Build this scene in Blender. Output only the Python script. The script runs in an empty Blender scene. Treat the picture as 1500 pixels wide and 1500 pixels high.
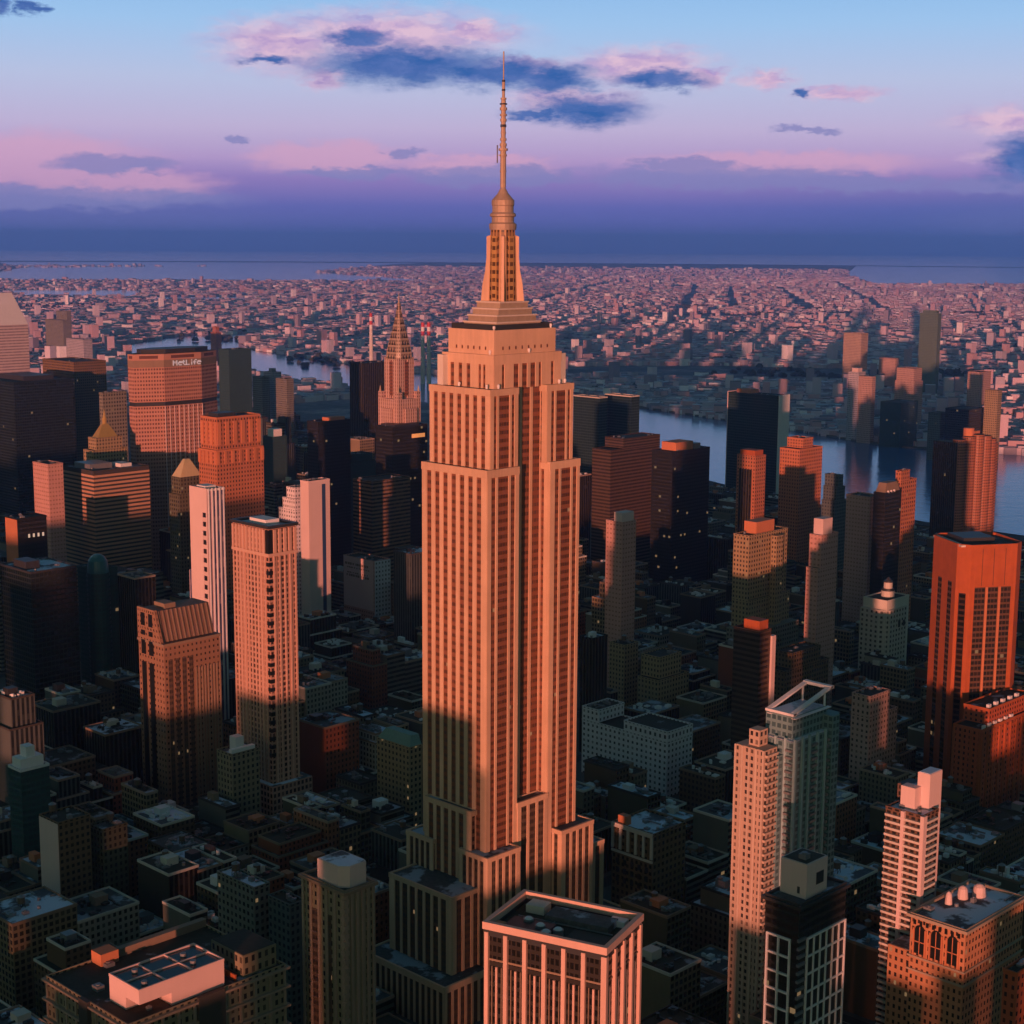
# Manhattan at sunset: a tall stepped limestone skyscraper among towers, river and far city.
# Units: metres. x = along the cross streets (roughly east), y = along the avenues (roughly north).
import bpy, math, random
import numpy as np
R = math.radians
rnd = random.Random(11)
scene = bpy.context.scene

# ------------------------------------------------------------------ camera, sky, sun, exposure
CAM = (-546.4, -539.3, 361.9)
cam_d = bpy.data.cameras.new('camera')
cam = bpy.data.objects.new('camera', cam_d)
scene.collection.objects.link(cam)
cam.location = CAM
cam_d.sensor_width = 36.0
cam_d.lens = 36.0 * 2405.36 / 1500.0
cam_d.clip_start = 1.0
cam_d.clip_end = 200000.0
AZ, PITCH, ROLL = 0.798497, 0.166301, -0.006239
from mathutils import Matrix, Vector
F_ = Vector((math.sin(AZ)*math.cos(PITCH), math.cos(AZ)*math.cos(PITCH), -math.sin(PITCH)))
R_ = Vector((math.cos(AZ), -math.sin(AZ), 0.0))
U_ = R_.cross(F_)
c_, s_ = math.cos(ROLL), math.sin(ROLL)
R2 = R_*c_ + U_*(-s_)*(-1)*(-1)
R2 = R_*c_ - U_*s_
U2 = R_*s_ + U_*c_
cam.rotation_euler = Matrix((R2, U2, -F_)).transposed().to_euler()
scene.camera = cam

SUN_AZ, SUN_EL = R(239.0), R(2.2)          # compass bearing in street-grid coordinates, elevation
sun_d = bpy.data.lights.new('sun', 'SUN')
sun_d.energy = 5.0
sun_d.angle = R(0.5)
sun_d.color = (1.0, 0.34, 0.22)
sun = bpy.data.objects.new('sun', sun_d)
scene.collection.objects.link(sun)
sd = Vector((math.sin(SUN_AZ)*math.cos(SUN_EL), math.cos(SUN_AZ)*math.cos(SUN_EL), math.sin(SUN_EL)))
sun.rotation_euler = sd.to_track_quat('Z', 'Y').to_euler()

scene.cycles.volume_bounces = 2
vs = scene.view_settings
vs.view_transform = 'Standard'
vs.look = 'None'
vs.exposure = 0.0
vs.gamma = 1.0

def lin(r, g, b):
    f = lambda c: (c/255.0)/12.92 if c <= 10 else (((c/255.0)+0.055)/1.055)**2.4
    return (f(r), f(g), f(b), 1.0)

class NT:
    """small helper for building node trees"""
    def __init__(s, tree):
        s.t = tree; s.n = tree.nodes; s.l = tree.links
    def new(s, typ, **kw):
        nd = s.n.new(typ)
        for k, v in kw.items(): setattr(nd, k, v)
        return nd
    def put(s, sock, v):
        if isinstance(v, bpy.types.NodeSocket): s.l.new(v, sock)
        elif v is not None: sock.default_value = v
    def m(s, op, a, b=None, c=None, clamp=False):
        nd = s.new('ShaderNodeMath', operation=op, use_clamp=clamp)
        s.put(nd.inputs[0], a); s.put(nd.inputs[1], b)
        if c is not None: s.put(nd.inputs[2], c)
        return nd.outputs[0]
    def v(s, op, a, b=None, scale=None):
        nd = s.new('ShaderNodeVectorMath', operation=op)
        s.put(nd.inputs[0], a)
        if b is not None: s.put(nd.inputs[1], b)
        if scale is not None: s.put(nd.inputs['Scale'], scale)
        return nd.outputs['Value'] if op in ('LENGTH', 'DOT_PRODUCT') else nd.outputs[0]
    def mix(s, f, a, b, typ='MIX'):
        nd = s.new('ShaderNodeMix', data_type='RGBA', blend_type=typ)
        s.put(nd.inputs[0], f); s.put(nd.inputs[6], a); s.put(nd.inputs[7], b)
        return nd.outputs[2]
    def mapr(s, val, a, b, c=0.0, d=1.0, interp='LINEAR'):
        nd = s.new('ShaderNodeMapRange', interpolation_type=interp)
        s.put(nd.inputs[0], val); s.put(nd.inputs[1], a); s.put(nd.inputs[2], b)
        s.put(nd.inputs[3], c); s.put(nd.inputs[4], d)
        return nd.outputs[0]
    def noise(s, vec, scale, detail=4.0, rough=0.5, out='Fac'):
        nd = s.new('ShaderNodeTexNoise')
        s.put(nd.inputs['Vector'], vec)
        nd.inputs['Scale'].default_value = scale
        nd.inputs['Detail'].default_value = detail
        nd.inputs['Roughness'].default_value = rough
        return nd.outputs[out]

def build_world():
    w = bpy.data.worlds.new('World')
    scene.world = w
    w.use_nodes = True
    w.node_tree.nodes.clear()
    k = NT(w.node_tree)
    out = k.new('ShaderNodeOutputWorld')
    d = k.new('ShaderNodeTexCoord').outputs['Generated']
    sep = k.new('ShaderNodeSeparateXYZ'); k.l.new(d, sep.inputs[0])
    x, y, z = sep.outputs
    deg = 180.0/math.pi
    el = k.m('MULTIPLY', k.m('ARCSINE', z), deg)
    az = k.m('MULTIPLY', k.m('ARCTAN2', x, y), deg)          # bearing in degrees
    # dusk sky: purple earth shadow on the horizon, pink belt, pale blue above, deep blue overhead
    ramp = k.new('ShaderNodeValToRGB')
    cr = ramp.color_ramp
    stops = [(-1.0, lin(78, 92, 164)), (0.2, lin(86, 98, 170)), (1.0, lin(102, 106, 180)), (1.9, lin(146, 126, 190)),
             (2.6, lin(182, 156, 204)), (3.6, lin(194, 180, 216)), (5.2, lin(186, 196, 228)),
             (7.0, lin(160, 198, 238)), (8.6, lin(140, 188, 236)), (14.0, lin(78, 124, 186)),
             (25.0, lin(42, 74, 120)), (60.0, lin(24, 44, 74))]
    lo, hi = -1.0, 60.0
    pos = [((e-lo)/(hi-lo))**0.5 for e, c in stops]
    while len(cr.elements) < len(stops): cr.elements.new(0.5)
    for e, p, (_, c) in zip(cr.elements, pos, stops): e.position = p; e.color = c
    f = k.m('POWER', k.m('MAXIMUM', k.m('DIVIDE', k.m('SUBTRACT', el, lo), hi-lo), 0.0), 0.5)
    k.l.new(f, ramp.inputs[0])
    sky = ramp.outputs[0]
    # slow sideways variation: bluer to the right near the horizon
    side = k.m('MULTIPLY', k.mapr(az, 52.0, 64.0), k.mapr(el, 2.2, 0.6))
    sky = k.mix(k.m('MULTIPLY', side, 0.55), sky, lin(58, 96, 160))
    # ---- clouds, laid out in bearing / elevation degrees
    co = k.new('ShaderNodeCombineXYZ'); k.l.new(az, co.inputs[0]); k.l.new(el, co.inputs[1])
    p = co.outputs[0]
    n1 = k.noise(k.v('MULTIPLY', p, (0.9, 2.2, 1.0)), 1.0, 6.0, 0.62, 'Color')
    n2 = k.noise(k.v('MULTIPLY', p, (4.0, 10.0, 1.0)), 1.0, 7.0, 0.65, 'Color')
    wv = k.v('ADD', k.v('SCALE', k.v('SUBTRACT', n1, (0.5, 0.5, 0.5)), scale=2.2),
                    k.v('SCALE', k.v('SUBTRACT', n2, (0.5, 0.5, 0.5)), scale=0.55))
    wv = k.v('MULTIPLY', wv, (1.0, 0.42, 0.0))
    pw = k.v('ADD', p, wv)
    def blobs(lst):
        acc = None
        for (cx, cy, rx, ry) in lst:
            q = k.v('MULTIPLY', k.v('SUBTRACT', pw, (cx, cy, 0.0)), (1.0/rx, 1.0/ry, 0.0))
            v = k.m('SUBTRACT', 1.0, k.v('LENGTH', q))
            acc = v if acc is None else k.m('MAXIMUM', acc, v)
        return acc
    def cov(lst, soft, amount=1.0):
        return k.m('MULTIPLY', k.mapr(blobs(lst), 0.0, soft, 0.0, 1.0, 'SMOOTHSTEP'), amount)
    fine = k.noise(k.v('MULTIPLY', pw, (0.9, 2.6, 1.0)), 1.0, 4.0, 0.5)
    sky = k.mix(cov(CL_HAZE, 0.8, 0.55), sky, lin(104, 112, 176))
    sky = k.mix(cov(CL_SOFT, 0.55, 0.75), sky, lin(214, 166, 198))
    sky = k.mix(cov(CL_SOFTB, 0.5, 0.8), sky, lin(134, 134, 190))
    pink = k.mix(k.mapr(fine, 0.30, 0.62), lin(176, 150, 204), lin(226, 192, 214))
    sky = k.mix(cov(CL_PINK, 0.8, 0.97), sky, pink)
    blue = k.mix(k.mapr(fine, 0.35, 0.68), lin(52, 98, 168), lin(96, 120, 184))
    sky = k.mix(cov(CL_BLUE, 0.75, 1.0), sky, blue)
    # ---- the rest of the dome: a physical sky with the low sun
    ns = k.new('ShaderNodeTexSky', sky_type='NISHITA')
    ns.sun_disc = False
    ns.sun_elevation = SUN_EL
    ns.sun_rotation = SUN_AZ
    ns.air_density = 1.2; ns.dust_density = 2.0; ns.ozone_density = 1.5
    phys = k.v('MULTIPLY', ns.outputs[0], NISHITA)
    east = k.m('MULTIPLY', k.v('DOT_PRODUCT', d, (math.sin(AZ), math.cos(AZ), 0.0)), 1.0)
    fac = k.m('MULTIPLY', k.mapr(east, 0.2, 0.75, 0.0, 1.0, 'SMOOTHSTEP'), k.mapr(el, 28.0, 12.0, 0.0, 1.0, 'SMOOTHSTEP'))
    col = k.mix(fac, phys, sky)
    bg = k.new('ShaderNodeBackground')
    k.l.new(col, bg.inputs[0]); bg.inputs[1].default_value = 1.0
    k.l.new(bg.outputs[0], out.inputs[0])
NISHITA = (0.058, 0.132, 0.135)
def px(x, y, rx, ry):
    """cloud position: offsets measured as small angles from the view bearing"""
    k = 2405.36*math.pi/180
    return (math.degrees(AZ) + math.degrees(math.atan((x-750)/2405.36/math.cos(PITCH))), (350-y)/k, rx/k, ry/k)
CL_PINK = [px(a[0], a[1], a[2]*1.18, a[3]*1.22) for a in [(425, 88, 125, 46), (570, 72, 225, 46), (690, 66, 80, 24), (480, 130, 40, 18), (925, 112, 130, 32),
           (1015, 124, 44, 20), (830, 158, 110, 18), (1105, 130, 46, 16), (1205, 153, 74, 13), (1470, 190, 120, 24), (1425, 240, 50, 12), (760, 112, 90, 14)]]
CL_BLUE = [px(a[0], a[1], a[2]*1.18, a[3]*1.22) for a in [(600, 112, 170, 34), (720, 122, 140, 26), (800, 130, 80, 26), (530, 76, 60, 16), (955, 132, 80, 16),
           (850, 172, 100, 26), (410, 110, 46, 9), (1485, 242, 76, 40), (28, 46, 30, 16), (76, 50, 20, 10), (1150, 153, 16, 7), (780, 178, 60, 10)]]
CL_SOFT = [px(*a) for a in [(60, 252, 220, 50), (190, 280, 180, 28), (490, 240, 150, 28), (1120, 246, 260, 22), (700, 250, 150, 20)]]
CL_SOFTB = [px(*a) for a in [(180, 254, 110, 18), (90, 300, 330, 22), (1050, 266, 260, 24), (1230, 274, 170, 16), (720, 264, 170, 20), (353, 218, 26, 7), (1160, 198, 60, 7), (590, 234, 34, 9), (990, 246, 90, 12), (520, 262, 120, 12), (1440, 276, 120, 16)]]
CL_HAZE = [px(*a) for a in [(100, 325, 420, 40), (1480, 330, 200, 60)]]
build_world()

# ------------------------------------------------------------------ materials
def new_mat(name):
    m = bpy.data.materials.new(name)
    m.use_nodes = True
    m.node_tree.nodes.clear()
    k = NT(m.node_tree)
    out = k.new('ShaderNodeOutputMaterial')
    b = k.new('ShaderNodeBsdfPrincipled')
    k.l.new(b.outputs[0], out.inputs[0])
    return m, k, b
MATS = {}
def wear(k, col, amount=0.3, scale=0.08):
    """uneven tone of a real surface: blotches and vertical streaks"""
    oc = k.new('ShaderNodeTexCoord').outputs['Object']
    n = k.noise(oc, scale, 5.0, 0.6)
    st = k.noise(k.v('MULTIPLY', oc, (0.6, 0.6, 0.03)), 1.0, 3.0, 0.6)
    oi = k.new('ShaderNodeObjectInfo').outputs['Random']
    f = k.m('ADD', k.m('MULTIPLY', n, amount), k.m('MULTIPLY', st, amount*0.8))
    f = k.m('ADD', f, 1.0 - amount*0.9)
    f = k.m('MULTIPLY', f, k.mapr(oi, 0.0, 1.0, 0.93, 1.07))
    return k.v('SCALE', col, scale=f)
def plain(name, col, rough=0.85, amount=0.3, scale=0.08, metal=0.0):
    if name in MATS: return MATS[name]
    m, k, b = new_mat(name)
    c = k.new('ShaderNodeRGB'); c.outputs[0].default_value = (*col, 1.0)
    k.l.new(wear(k, c.outputs[0], amount, scale), b.inputs['Base Color'])
    b.inputs['Roughness'].default_value = rough
    b.inputs['Metallic'].default_value = metal
    MATS[name] = m
    return m
def glow(name, col, strength):
    if name in MATS: return MATS[name]
    m, k, b = new_mat(name)
    b.inputs['Base Color'].default_value = (*[c*0.3 for c in col], 1)
    b.inputs['Emission Color'].default_value = (*col, 1)
    b.inputs['Emission Strength'].default_value = strength
    MATS[name] = m
    return m
def facade(name, wall, glass=(0.02, 0.025, 0.03), wf=0.5, hf=0.55, spandrel=None, lit=0.0, rough=0.85, grough=0.25, amount=0.3):
    """wall with one window per UV cell; the mesh UVs count bays across and storeys up"""
    if name in MATS: return MATS[name]
    m, k, b = new_mat(name)
    uv = k.new('ShaderNodeUVMap').outputs[0]
    s = k.new('ShaderNodeSeparateXYZ'); k.l.new(uv, s.inputs[0])
    fu = k.m('FRACT', s.outputs[0]); fv = k.m('FRACT', s.outputs[1])
    mu = k.m('LESS_THAN', k.m('ABSOLUTE', k.m('SUBTRACT', fu, 0.5)), wf/2)
    mv = k.m('LESS_THAN', k.m('ABSOLUTE', k.m('SUBTRACT', fv, 0.5)), hf/2)
    up = k.m('LESS_THAN', s.outputs[0], 9000.0)
    mk = k.m('MULTIPLY', k.m('MULTIPLY', mu, mv), up)
    cell = k.v('FLOOR', uv)
    wn = k.new('ShaderNodeTexWhiteNoise', noise_dimensions='4D')
    k.l.new(cell, wn.inputs['Vector'])
    oi = k.new('ShaderNodeObjectInfo').outputs['Random']
    k.l.new(k.m('MULTIPLY', oi, 97.0), wn.inputs['W'])
    r = wn.outputs['Value']
    c = k.new('ShaderNodeRGB'); c.outputs[0].default_value = (*wall, 1.0)
    wc = c.outputs[0]
    if spandrel:
        wc = k.mix(k.m('MULTIPLY', mu, up), wc, (*spandrel, 1.0))
    wc = wear(k, wc, amount)
    gc = k.mix(k.m('MULTIPLY', k.m('POWER', r, 3.0), 0.4), (*glass, 1.0), wc)   # drawn blinds in some windows
    k.l.new(k.mix(mk, wc, gc), b.inputs['Base Color'])
    k.l.new(k.mapr(mk, 0.0, 1.0, rough, grough), b.inputs['Roughness'])
    if lit > 0:
        on = k.m('MULTIPLY', k.m('GREATER_THAN', wn.outputs['Value'], 1.0-lit), mk)
        b.inputs['Emission Color'].default_value = (1.0, 0.62, 0.30, 1.0)
        k.l.new(k.m('MULTIPLY', on, 0.18), b.inputs['Emission Strength'])
    MATS[name] = m
    return m
def roofmat(name, base, snow, amt):
    """roof felt with patches of old snow"""
    m, k, b = new_mat(name)
    oc = k.new('ShaderNodeTexCoord').outputs['Object']
    oi = k.new('ShaderNodeObjectInfo').outputs['Random']
    sh = k.new('ShaderNodeCombineXYZ'); k.l.new(k.m('MULTIPLY', oi, 900.0), sh.inputs[0])
    v = k.v('ADD', oc, sh.outputs[0])
    n = k.noise(v, 0.06, 5.0, 0.6); n2 = k.noise(v, 0.5, 3.0, 0.6)
    f = k.mapr(n, amt-0.03, amt+0.03)
    g = k.v('SCALE', (*base,), scale=k.mapr(n2, 0.2, 0.8, 0.6, 1.5))
    k.l.new(k.mix(f, g, (*snow, 1.0)), b.inputs['Base Color'])
    b.inputs['Roughness'].default_value = 0.9
    MATS[name] = m
    return m
roofmat('roof_tar', (0.032, 0.034, 0.024), (0.24, 0.28, 0.34), 0.62)
roofmat('roof_grey', (0.07, 0.075, 0.08), (0.34, 0.39, 0.48), 0.54)
roofmat('roof_snow', (0.08, 0.09, 0.11), (0.60, 0.68, 0.84), 0.48)
roofmat('roof_pale', (0.30, 0.33, 0.40), (0.60, 0.66, 0.76), 0.50)
LIME = (0.60, 0.40, 0.27)
plain('limestone', LIME, 0.85, 0.4)
plain('limestone_dark', (0.36, 0.28, 0.21), 0.85, 0.25)
plain('pale_stone', (0.60, 0.54, 0.48), 0.85, 0.2)
plain('brown_stone', (0.24, 0.17, 0.12), 0.85, 0.3)
plain('white_paint', (0.72, 0.70, 0.72), 0.7, 0.15)
plain('pink_panel', (0.66, 0.50, 0.48), 0.8, 0.15)
plain('dark_metal', (0.035, 0.037, 0.04), 0.5, 0.3)
plain('grey_metal', (0.22, 0.23, 0.25), 0.45, 0.3, 0.3, 0.3)
plain('bright_metal', (0.42, 0.33, 0.24), 0.6, 0.4, 0.3, 0.25)
plain('pale_gold', (0.52, 0.44, 0.26), 0.6, 0.2, 0.2)
plain('gold', (0.62, 0.40, 0.13), 0.35, 0.2, 0.2, 0.5)
plain('verdigris', (0.16, 0.30, 0.27), 0.7, 0.3, 0.3)
plain('teal_panel', (0.03, 0.13, 0.15), 0.35, 0.3, 0.3)
plain('wood_dark', (0.13, 0.085, 0.055), 0.9, 0.3, 0.5)
plain('red_brick', (0.38, 0.09, 0.026), 0.85, 0.55, 0.15)
plain('orange_brick', (0.52, 0.19, 0.09), 0.85, 0.25)
plain('dark_stone', (0.05, 0.045, 0.04), 0.8, 0.3)
plain('blue_glass', (0.03, 0.07, 0.16), 0.15, 0.2, 0.2)
plain('dark_glass', (0.012, 0.014, 0.014), 0.35, 0.2, 0.2)
plain('teal_glass', (0.03, 0.10, 0.11), 0.18, 0.3, 0.2)
plain('red_paint', (0.50, 0.04, 0.03), 0.6, 0.2)
plain('solar', (0.015, 0.03, 0.05), 0.25, 0.3, 0.3)
M = MATS

# ------------------------------------------------------------------ mesh helper
class MB:
    def __init__(s):
        s.v = []; s.f = []; s.uv = []; s.mi = []
    def face(s, pts, uvs=None, mi=0):
        n = len(s.v); s.v.extend(pts)
        s.f.append(tuple(range(n, n+len(pts))))
        s.uv.extend(uvs if uvs else [(9999.5, 0.0)]*len(pts))
        s.mi.append(mi)
    def wall(s, a, b, z0, z1, px=3.2, pz=3.7, mi=0, a2=None, b2=None):
        """vertical (or battered) face from a to b, outward side to the right of a->b seen from above"""
        L = math.hypot(b[0]-a[0], b[1]-a[1])
        if L < 1e-4: return
        nu = max(1, round(L/px)); nv = max(1, round((z1-z0)/pz))
        a2 = a2 or a; b2 = b2 or b
        s.face([(a[0], a[1], z0), (b[0], b[1], z0), (b2[0], b2[1], z1), (a2[0], a2[1], z1)],
               [(0, 0), (nu, 0), (nu, nv), (0, nv)], mi)
    def prism(s, poly, z0, z1, px=3.2, pz=3.7, top=True, bottom=True, top_poly=None, mi=0):
        """poly counter-clockwise seen from above"""
        n = len(poly); tp = top_poly or poly
        for i in range(n):
            j = (i+1) % n
            s.wall(poly[i], poly[j], z0, z1, px, pz, mi, tp[i], tp[j])
        if top: s.face([(p[0], p[1], z1) for p in tp], None, mi)
        if bottom: s.face([(p[0], p[1], z0) for p in reversed(poly)], None, mi)
    def box(s, x0, x1, y0, y1, z0, z1, px=3.2, pz=3.7, mi=0, bottom=True):
        s.prism([(x0, y0), (x1, y0), (x1, y1), (x0, y1)], z0, z1, px, pz, True, bottom, None, mi)
    def ring(s, x0, x1, y0, y1, z0, z1, t, px=3.2, pz=3.7):
        s.box(x0, x1, y0, y0+t, z0, z1, px, pz); s.box(x0, x1, y1-t, y1, z0, z1, px, pz)
        s.box(x0, x0+t, y0+t, y1-t, z0, z1, px, pz); s.box(x1-t, x1, y0+t, y1-t, z0, z1, px, pz)
    def cyl(s, cx, cy, r, z0, z1, n=12, r2=None, px=3.2, pz=3.7):
        r2 = r if r2 is None else r2
        a = [(cx+r*math.cos(2*math.pi*i/n), cy+r*math.sin(2*math.pi*i/n)) for i in range(n)]
        b = [(cx+r2*math.cos(2*math.pi*i/n), cy+r2*math.sin(2*math.pi*i/n)) for i in range(n)]
        s.prism(a, z0, z1, px, pz, True, True, b)
    def lathe(s, cx, cy, prof, n=16):
        for (r0, z0), (r1, z1) in zip(prof[:-1], prof[1:]):
            for i in range(n):
                t0, t1 = 2*math.pi*i/n, 2*math.pi*(i+1)/n
                P = lambda r, t, z: (cx+r*math.cos(t), cy+r*math.sin(t), z)
                s.face([P(r0, t0, z0), P(r0, t1, z0), P(r1, t1, z1), P(r1, t0, z1)])
    def bar(s, a, b, t):
        """square bar between two 3-D points"""
        a = Vector(a); b = Vector(b); d = (b-a).normalized()
        u = d.cross(Vector((0, 0, 1)))
        if u.length < 1e-3: u = Vector((1, 0, 0))
        u.normalize(); w = d.cross(u)
        c = [(-1, -1), (1, -1), (1, 1), (-1, 1)]
        A = [tuple(a+u*i*t/2+w*j*t/2) for i, j in c]; B = [tuple(b+u*i*t/2+w*j*t/2) for i, j in c]
        for i in range(4):
            j = (i+1) % 4
            s.face([A[i], A[j], B[j], B[i]])
        s.face(A[::-1]); s.face(B)
    def build(s, name, mat, parent=None, mats=None):
        me = bpy.data.meshes.new(name)
        me.from_pydata(s.v, [], s.f)
        uvl = me.uv_layers.new(name='UVMap')
        uvl.data.foreach_set('uv', np.array(s.uv, dtype=np.float32).ravel())
        for mm in (mats or [mat]): me.materials.append(mm if not isinstance(mm, str) else M[mm])
        me.polygons.foreach_set('material_index', s.mi)
        me.update()
        o = bpy.data.objects.new(name, me)
        scene.collection.objects.link(o)
        if parent is not None: o.parent = parent
        return o

def mk(name, mat, parent, fn):
    b = MB(); fn(b)
    return b.build(name, mat, parent)
def root(name, label, cat, x, y, z=0.0, rot=0.0, group=None):
    o = bpy.data.objects.new(name, None)
    o.empty_display_size = 1.0
    scene.collection.objects.link(o)
    o.location = (x, y, z - (x*x+y*y)/2/7.3e6); o.rotation_euler = (0, 0, R(rot))
    o['label'] = label; o['category'] = cat
    if group: o['group'] = group
    return o
def structure(o, label=None):
    o['kind'] = 'structure'
    return o
# ------------------------------------------------------------------ ground, water, streets
RE = 7.3e6                                   # earth radius with refraction
def drop(x, y): return -(x*x+y*y)/2/RE
def build_ground():
    m, k, b = new_mat('ground_mat')
    oc = k.new('ShaderNodeTexCoord').outputs['Object']
    n1 = k.noise(oc, 0.0009, 8.0, 0.65); n2 = k.noise(oc, 0.006, 6.0, 0.7); n3 = k.noise(oc, 0.05, 3.0, 0.6)
    far = k.new('ShaderNodeSeparateXYZ'); k.l.new(oc, far.inputs[0])
    dist = k.m('SQRT', k.m('ADD', k.m('POWER', far.outputs[0], 2.0), k.m('POWER', far.outputs[1], 2.0)))
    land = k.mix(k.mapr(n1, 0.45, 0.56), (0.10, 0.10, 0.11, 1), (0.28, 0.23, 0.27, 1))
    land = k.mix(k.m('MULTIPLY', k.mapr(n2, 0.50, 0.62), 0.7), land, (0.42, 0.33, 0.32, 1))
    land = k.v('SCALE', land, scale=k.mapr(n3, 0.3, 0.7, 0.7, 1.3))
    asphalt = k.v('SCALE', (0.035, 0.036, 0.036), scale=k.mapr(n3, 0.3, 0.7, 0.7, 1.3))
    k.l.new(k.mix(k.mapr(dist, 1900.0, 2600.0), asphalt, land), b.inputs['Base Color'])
    b.inputs['Roughness'].default_value = 0.95
    bd = MB(); rs = [0.0, 300, 700, 1200, 2000, 3000, 4500, 6500, 9000, 12000, 16000, 21000, 27000, 34000, 42000, 52000, 64000, 80000]
    n = 96
    P = lambda r, i: (r*math.cos(2*math.pi*i/n), r*math.sin(2*math.pi*i/n), -r*r/2/RE)
    for r0, r1 in zip(rs[:-1], rs[1:]):
        for i in range(n):
            if r0 == 0: bd.face([P(0, 0), P(r1, i), P(r1, i+1)])
            else: bd.face([P(r0, i), P(r1, i), P(r1, i+1), P(r0, i+1)])
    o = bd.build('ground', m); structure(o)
build_ground()
def water_mat():
    m, k, b = new_mat('water_mat')
    oc = k.new('ShaderNodeTexCoord').outputs['Object']
    n = k.noise(k.v('MULTIPLY', oc, (1.0, 0.35, 1.0)), 0.004, 5.0, 0.6)
    k.l.new(k.mix(k.mapr(n, 0.3, 0.7), (0.02, 0.13, 0.32, 1), (0.03, 0.19, 0.42, 1)), b.inputs['Base Color'])
    b.inputs['Roughness'].default_value = 0.12
    b.inputs['IOR'].default_value = 1.33
    b.inputs['Specular IOR Level'].default_value = 0.5
    b.inputs['Specular Tint'].default_value = (0.45, 0.75, 1.0, 1.0)
    bump = k.new('ShaderNodeBump'); bump.inputs['Strength'].default_value = 0.5; bump.inputs['Distance'].default_value = 1.0
    k.l.new(k.noise(oc, 0.05, 6.0, 0.65), bump.inputs['Height'])
    k.l.new(bump.outputs[0], b.inputs['Normal'])
    MATS['water'] = m
water_mat()
def water(name, strips, lift):
    """strips: pairs (left bank point, right bank point) along the water; subdivided to follow the curved ground"""
    b = MB()
    def pt(p): return (p[0], p[1], drop(*p)+lift)
    for (a0, b0), (a1, b1) in zip(strips[:-1], strips[1:]):
        n = max(1, int(max(math.dist(a0, b0), math.dist(a1, b1), math.dist(a0, a1))/1200))
        n = min(n, 24)
        L = lambda p, q, t: (p[0]+(q[0]-p[0])*t, p[1]+(q[1]-p[1])*t)
        for i in range(n):
            for j in range(n):
                def g(s, t): return pt(L(L(a0, b0, s), L(a1, b1, s), t))
                b.face([g(i/n, j/n), g((i+1)/n, j/n), g((i+1)/n, (j+1)/n), g(i/n, (j+1)/n)])
    o = b.build(name, 'water'); structure(o)
water('river', [((1330, -1500), (2150, -1500)), ((1330, -200), (2080, -200)), ((1330, 540), (2063, 700)), ((1360, 800), (1971, 991)), ((1450, 1050), (2058, 1261)),
                ((1700, 1500), (2162, 1713)), ((1900, 2100), (2330, 2100)), ((2130, 3300), (2480, 3100)), ((2170, 3700), (2620, 3700)), ((2420, 4130), (2900, 4180)), ((2900, 4500), (3500, 4350))], 0.6)
# quay walls of the river
def quay():
    b = MB()
    pts = [(2080, -200), (2066, 700), (1974, 991), (2061, 1261), (2165, 1713), (2333, 2100)]
    for a, c in zip(pts[:-1], pts[1:]):
        b.prism([a, (a[0]+7, a[1]), (c[0]+7, c[1]), c][::1], -1.0, 2.6)
    o = b.build('embankment', plain('quay_stone', (0.12, 0.11, 0.10), 0.9)); structure(o)
quay()
water('bay', [((6100, 11700), (8900, 9500)), ((7300, 14000), (10200, 12800)), ((9000, 16500), (14500, 16500)), ((13000, 25000), (23000, 22000))], 4.0)
water('inlet', [((4450, 8350), (4950, 7950)), ((4900, 9500), (5650, 8900))], 2.0)
water('pond', [((4650, 7450), (5100, 7050)), ((4950, 7800), (5400, 7450))], 2.0)
water('ocean', [((11400, 6900), (13600, 5000)), ((14500, 9200), (18000, 7000)), ((26000, 16300), (38000, 15000)), ((42000, 27000), (58000, 23000))], 6.0)
water('sound', [((24000*math.sin(a), 24000*math.cos(a)), (74000*math.sin(a), 74000*math.cos(a))) for a in [AZ-0.42+0.07*i for i in range(13)]], 14.0)

def streets():
    """raised pavement blocks between avenues and cross streets; the roadway is the ground between them"""
    AV = [-1060, -760, -480, -205, 75, 225, 365, 495, 625, 815, 1040, 1290]
    b = MB()
    for a0, a1 in zip(AV[:-1], AV[1:]):
        for k in range(-12, 30):
            v0 = 40+80.5*k+5; v1 = v0+70.5
            x1 = a1-10
            b.box(a0+10, x1, v0, v1, -1.0, 0.15)
    o = b.build('pavement', plain('pavement_stone', (0.075, 0.075, 0.072), 0.9, 0.4)); structure(o)
    # dashed lane lines down the avenues and a centre line on the cross streets
    b = MB()
    for a in AV[2:]:
        for y in range(-700, 1500, 16):
            for dx in (-3.4, 0.0, 3.4):
                b.box(a+dx-0.12, a+dx+0.12, y, y+7, -0.3, 0.012)
    o = b.build('lane_markings', plain('road_paint', (0.5, 0.5, 0.48), 0.8)); structure(o)
streets()
# ------------------------------------------------------------------ building kit
def tank(parent, x, y, z, s=1.0):
    """wooden water tank on a steel frame: a part with its own sub-parts"""
    b = MB(); b.cyl(x, y, 1.9*s, z+2.6*s, z+6.0*s, 10)
    t = b.build('water_tank', 'wood_dark', parent)
    b = MB(); b.cyl(x, y, 2.1*s, z+6.0*s, z+7.3*s, 10, 0.1)
    b.build('tank_roof', 'grey_metal', t)
    b = MB()
    for i, j in ((-1, -1), (1, -1), (1, 1), (-1, 1)):
        b.bar((x+i*1.3*s, y+j*1.3*s, z), (x+i*1.2*s, y+j*1.2*s, z+2.6*s), 0.28*s)
    b.bar((x-1.3*s, y-1.3*s, z+0.3), (x+1.2*s, y-1.2*s, z+2.4*s), 0.18*s)
    b.bar((x-1.3*s, y+1.3*s, z+0.3), (x-1.2*s, y-1.2*s, z+2.4*s), 0.18*s)
    b.build('tank_frame', 'dark_metal', t)
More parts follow.
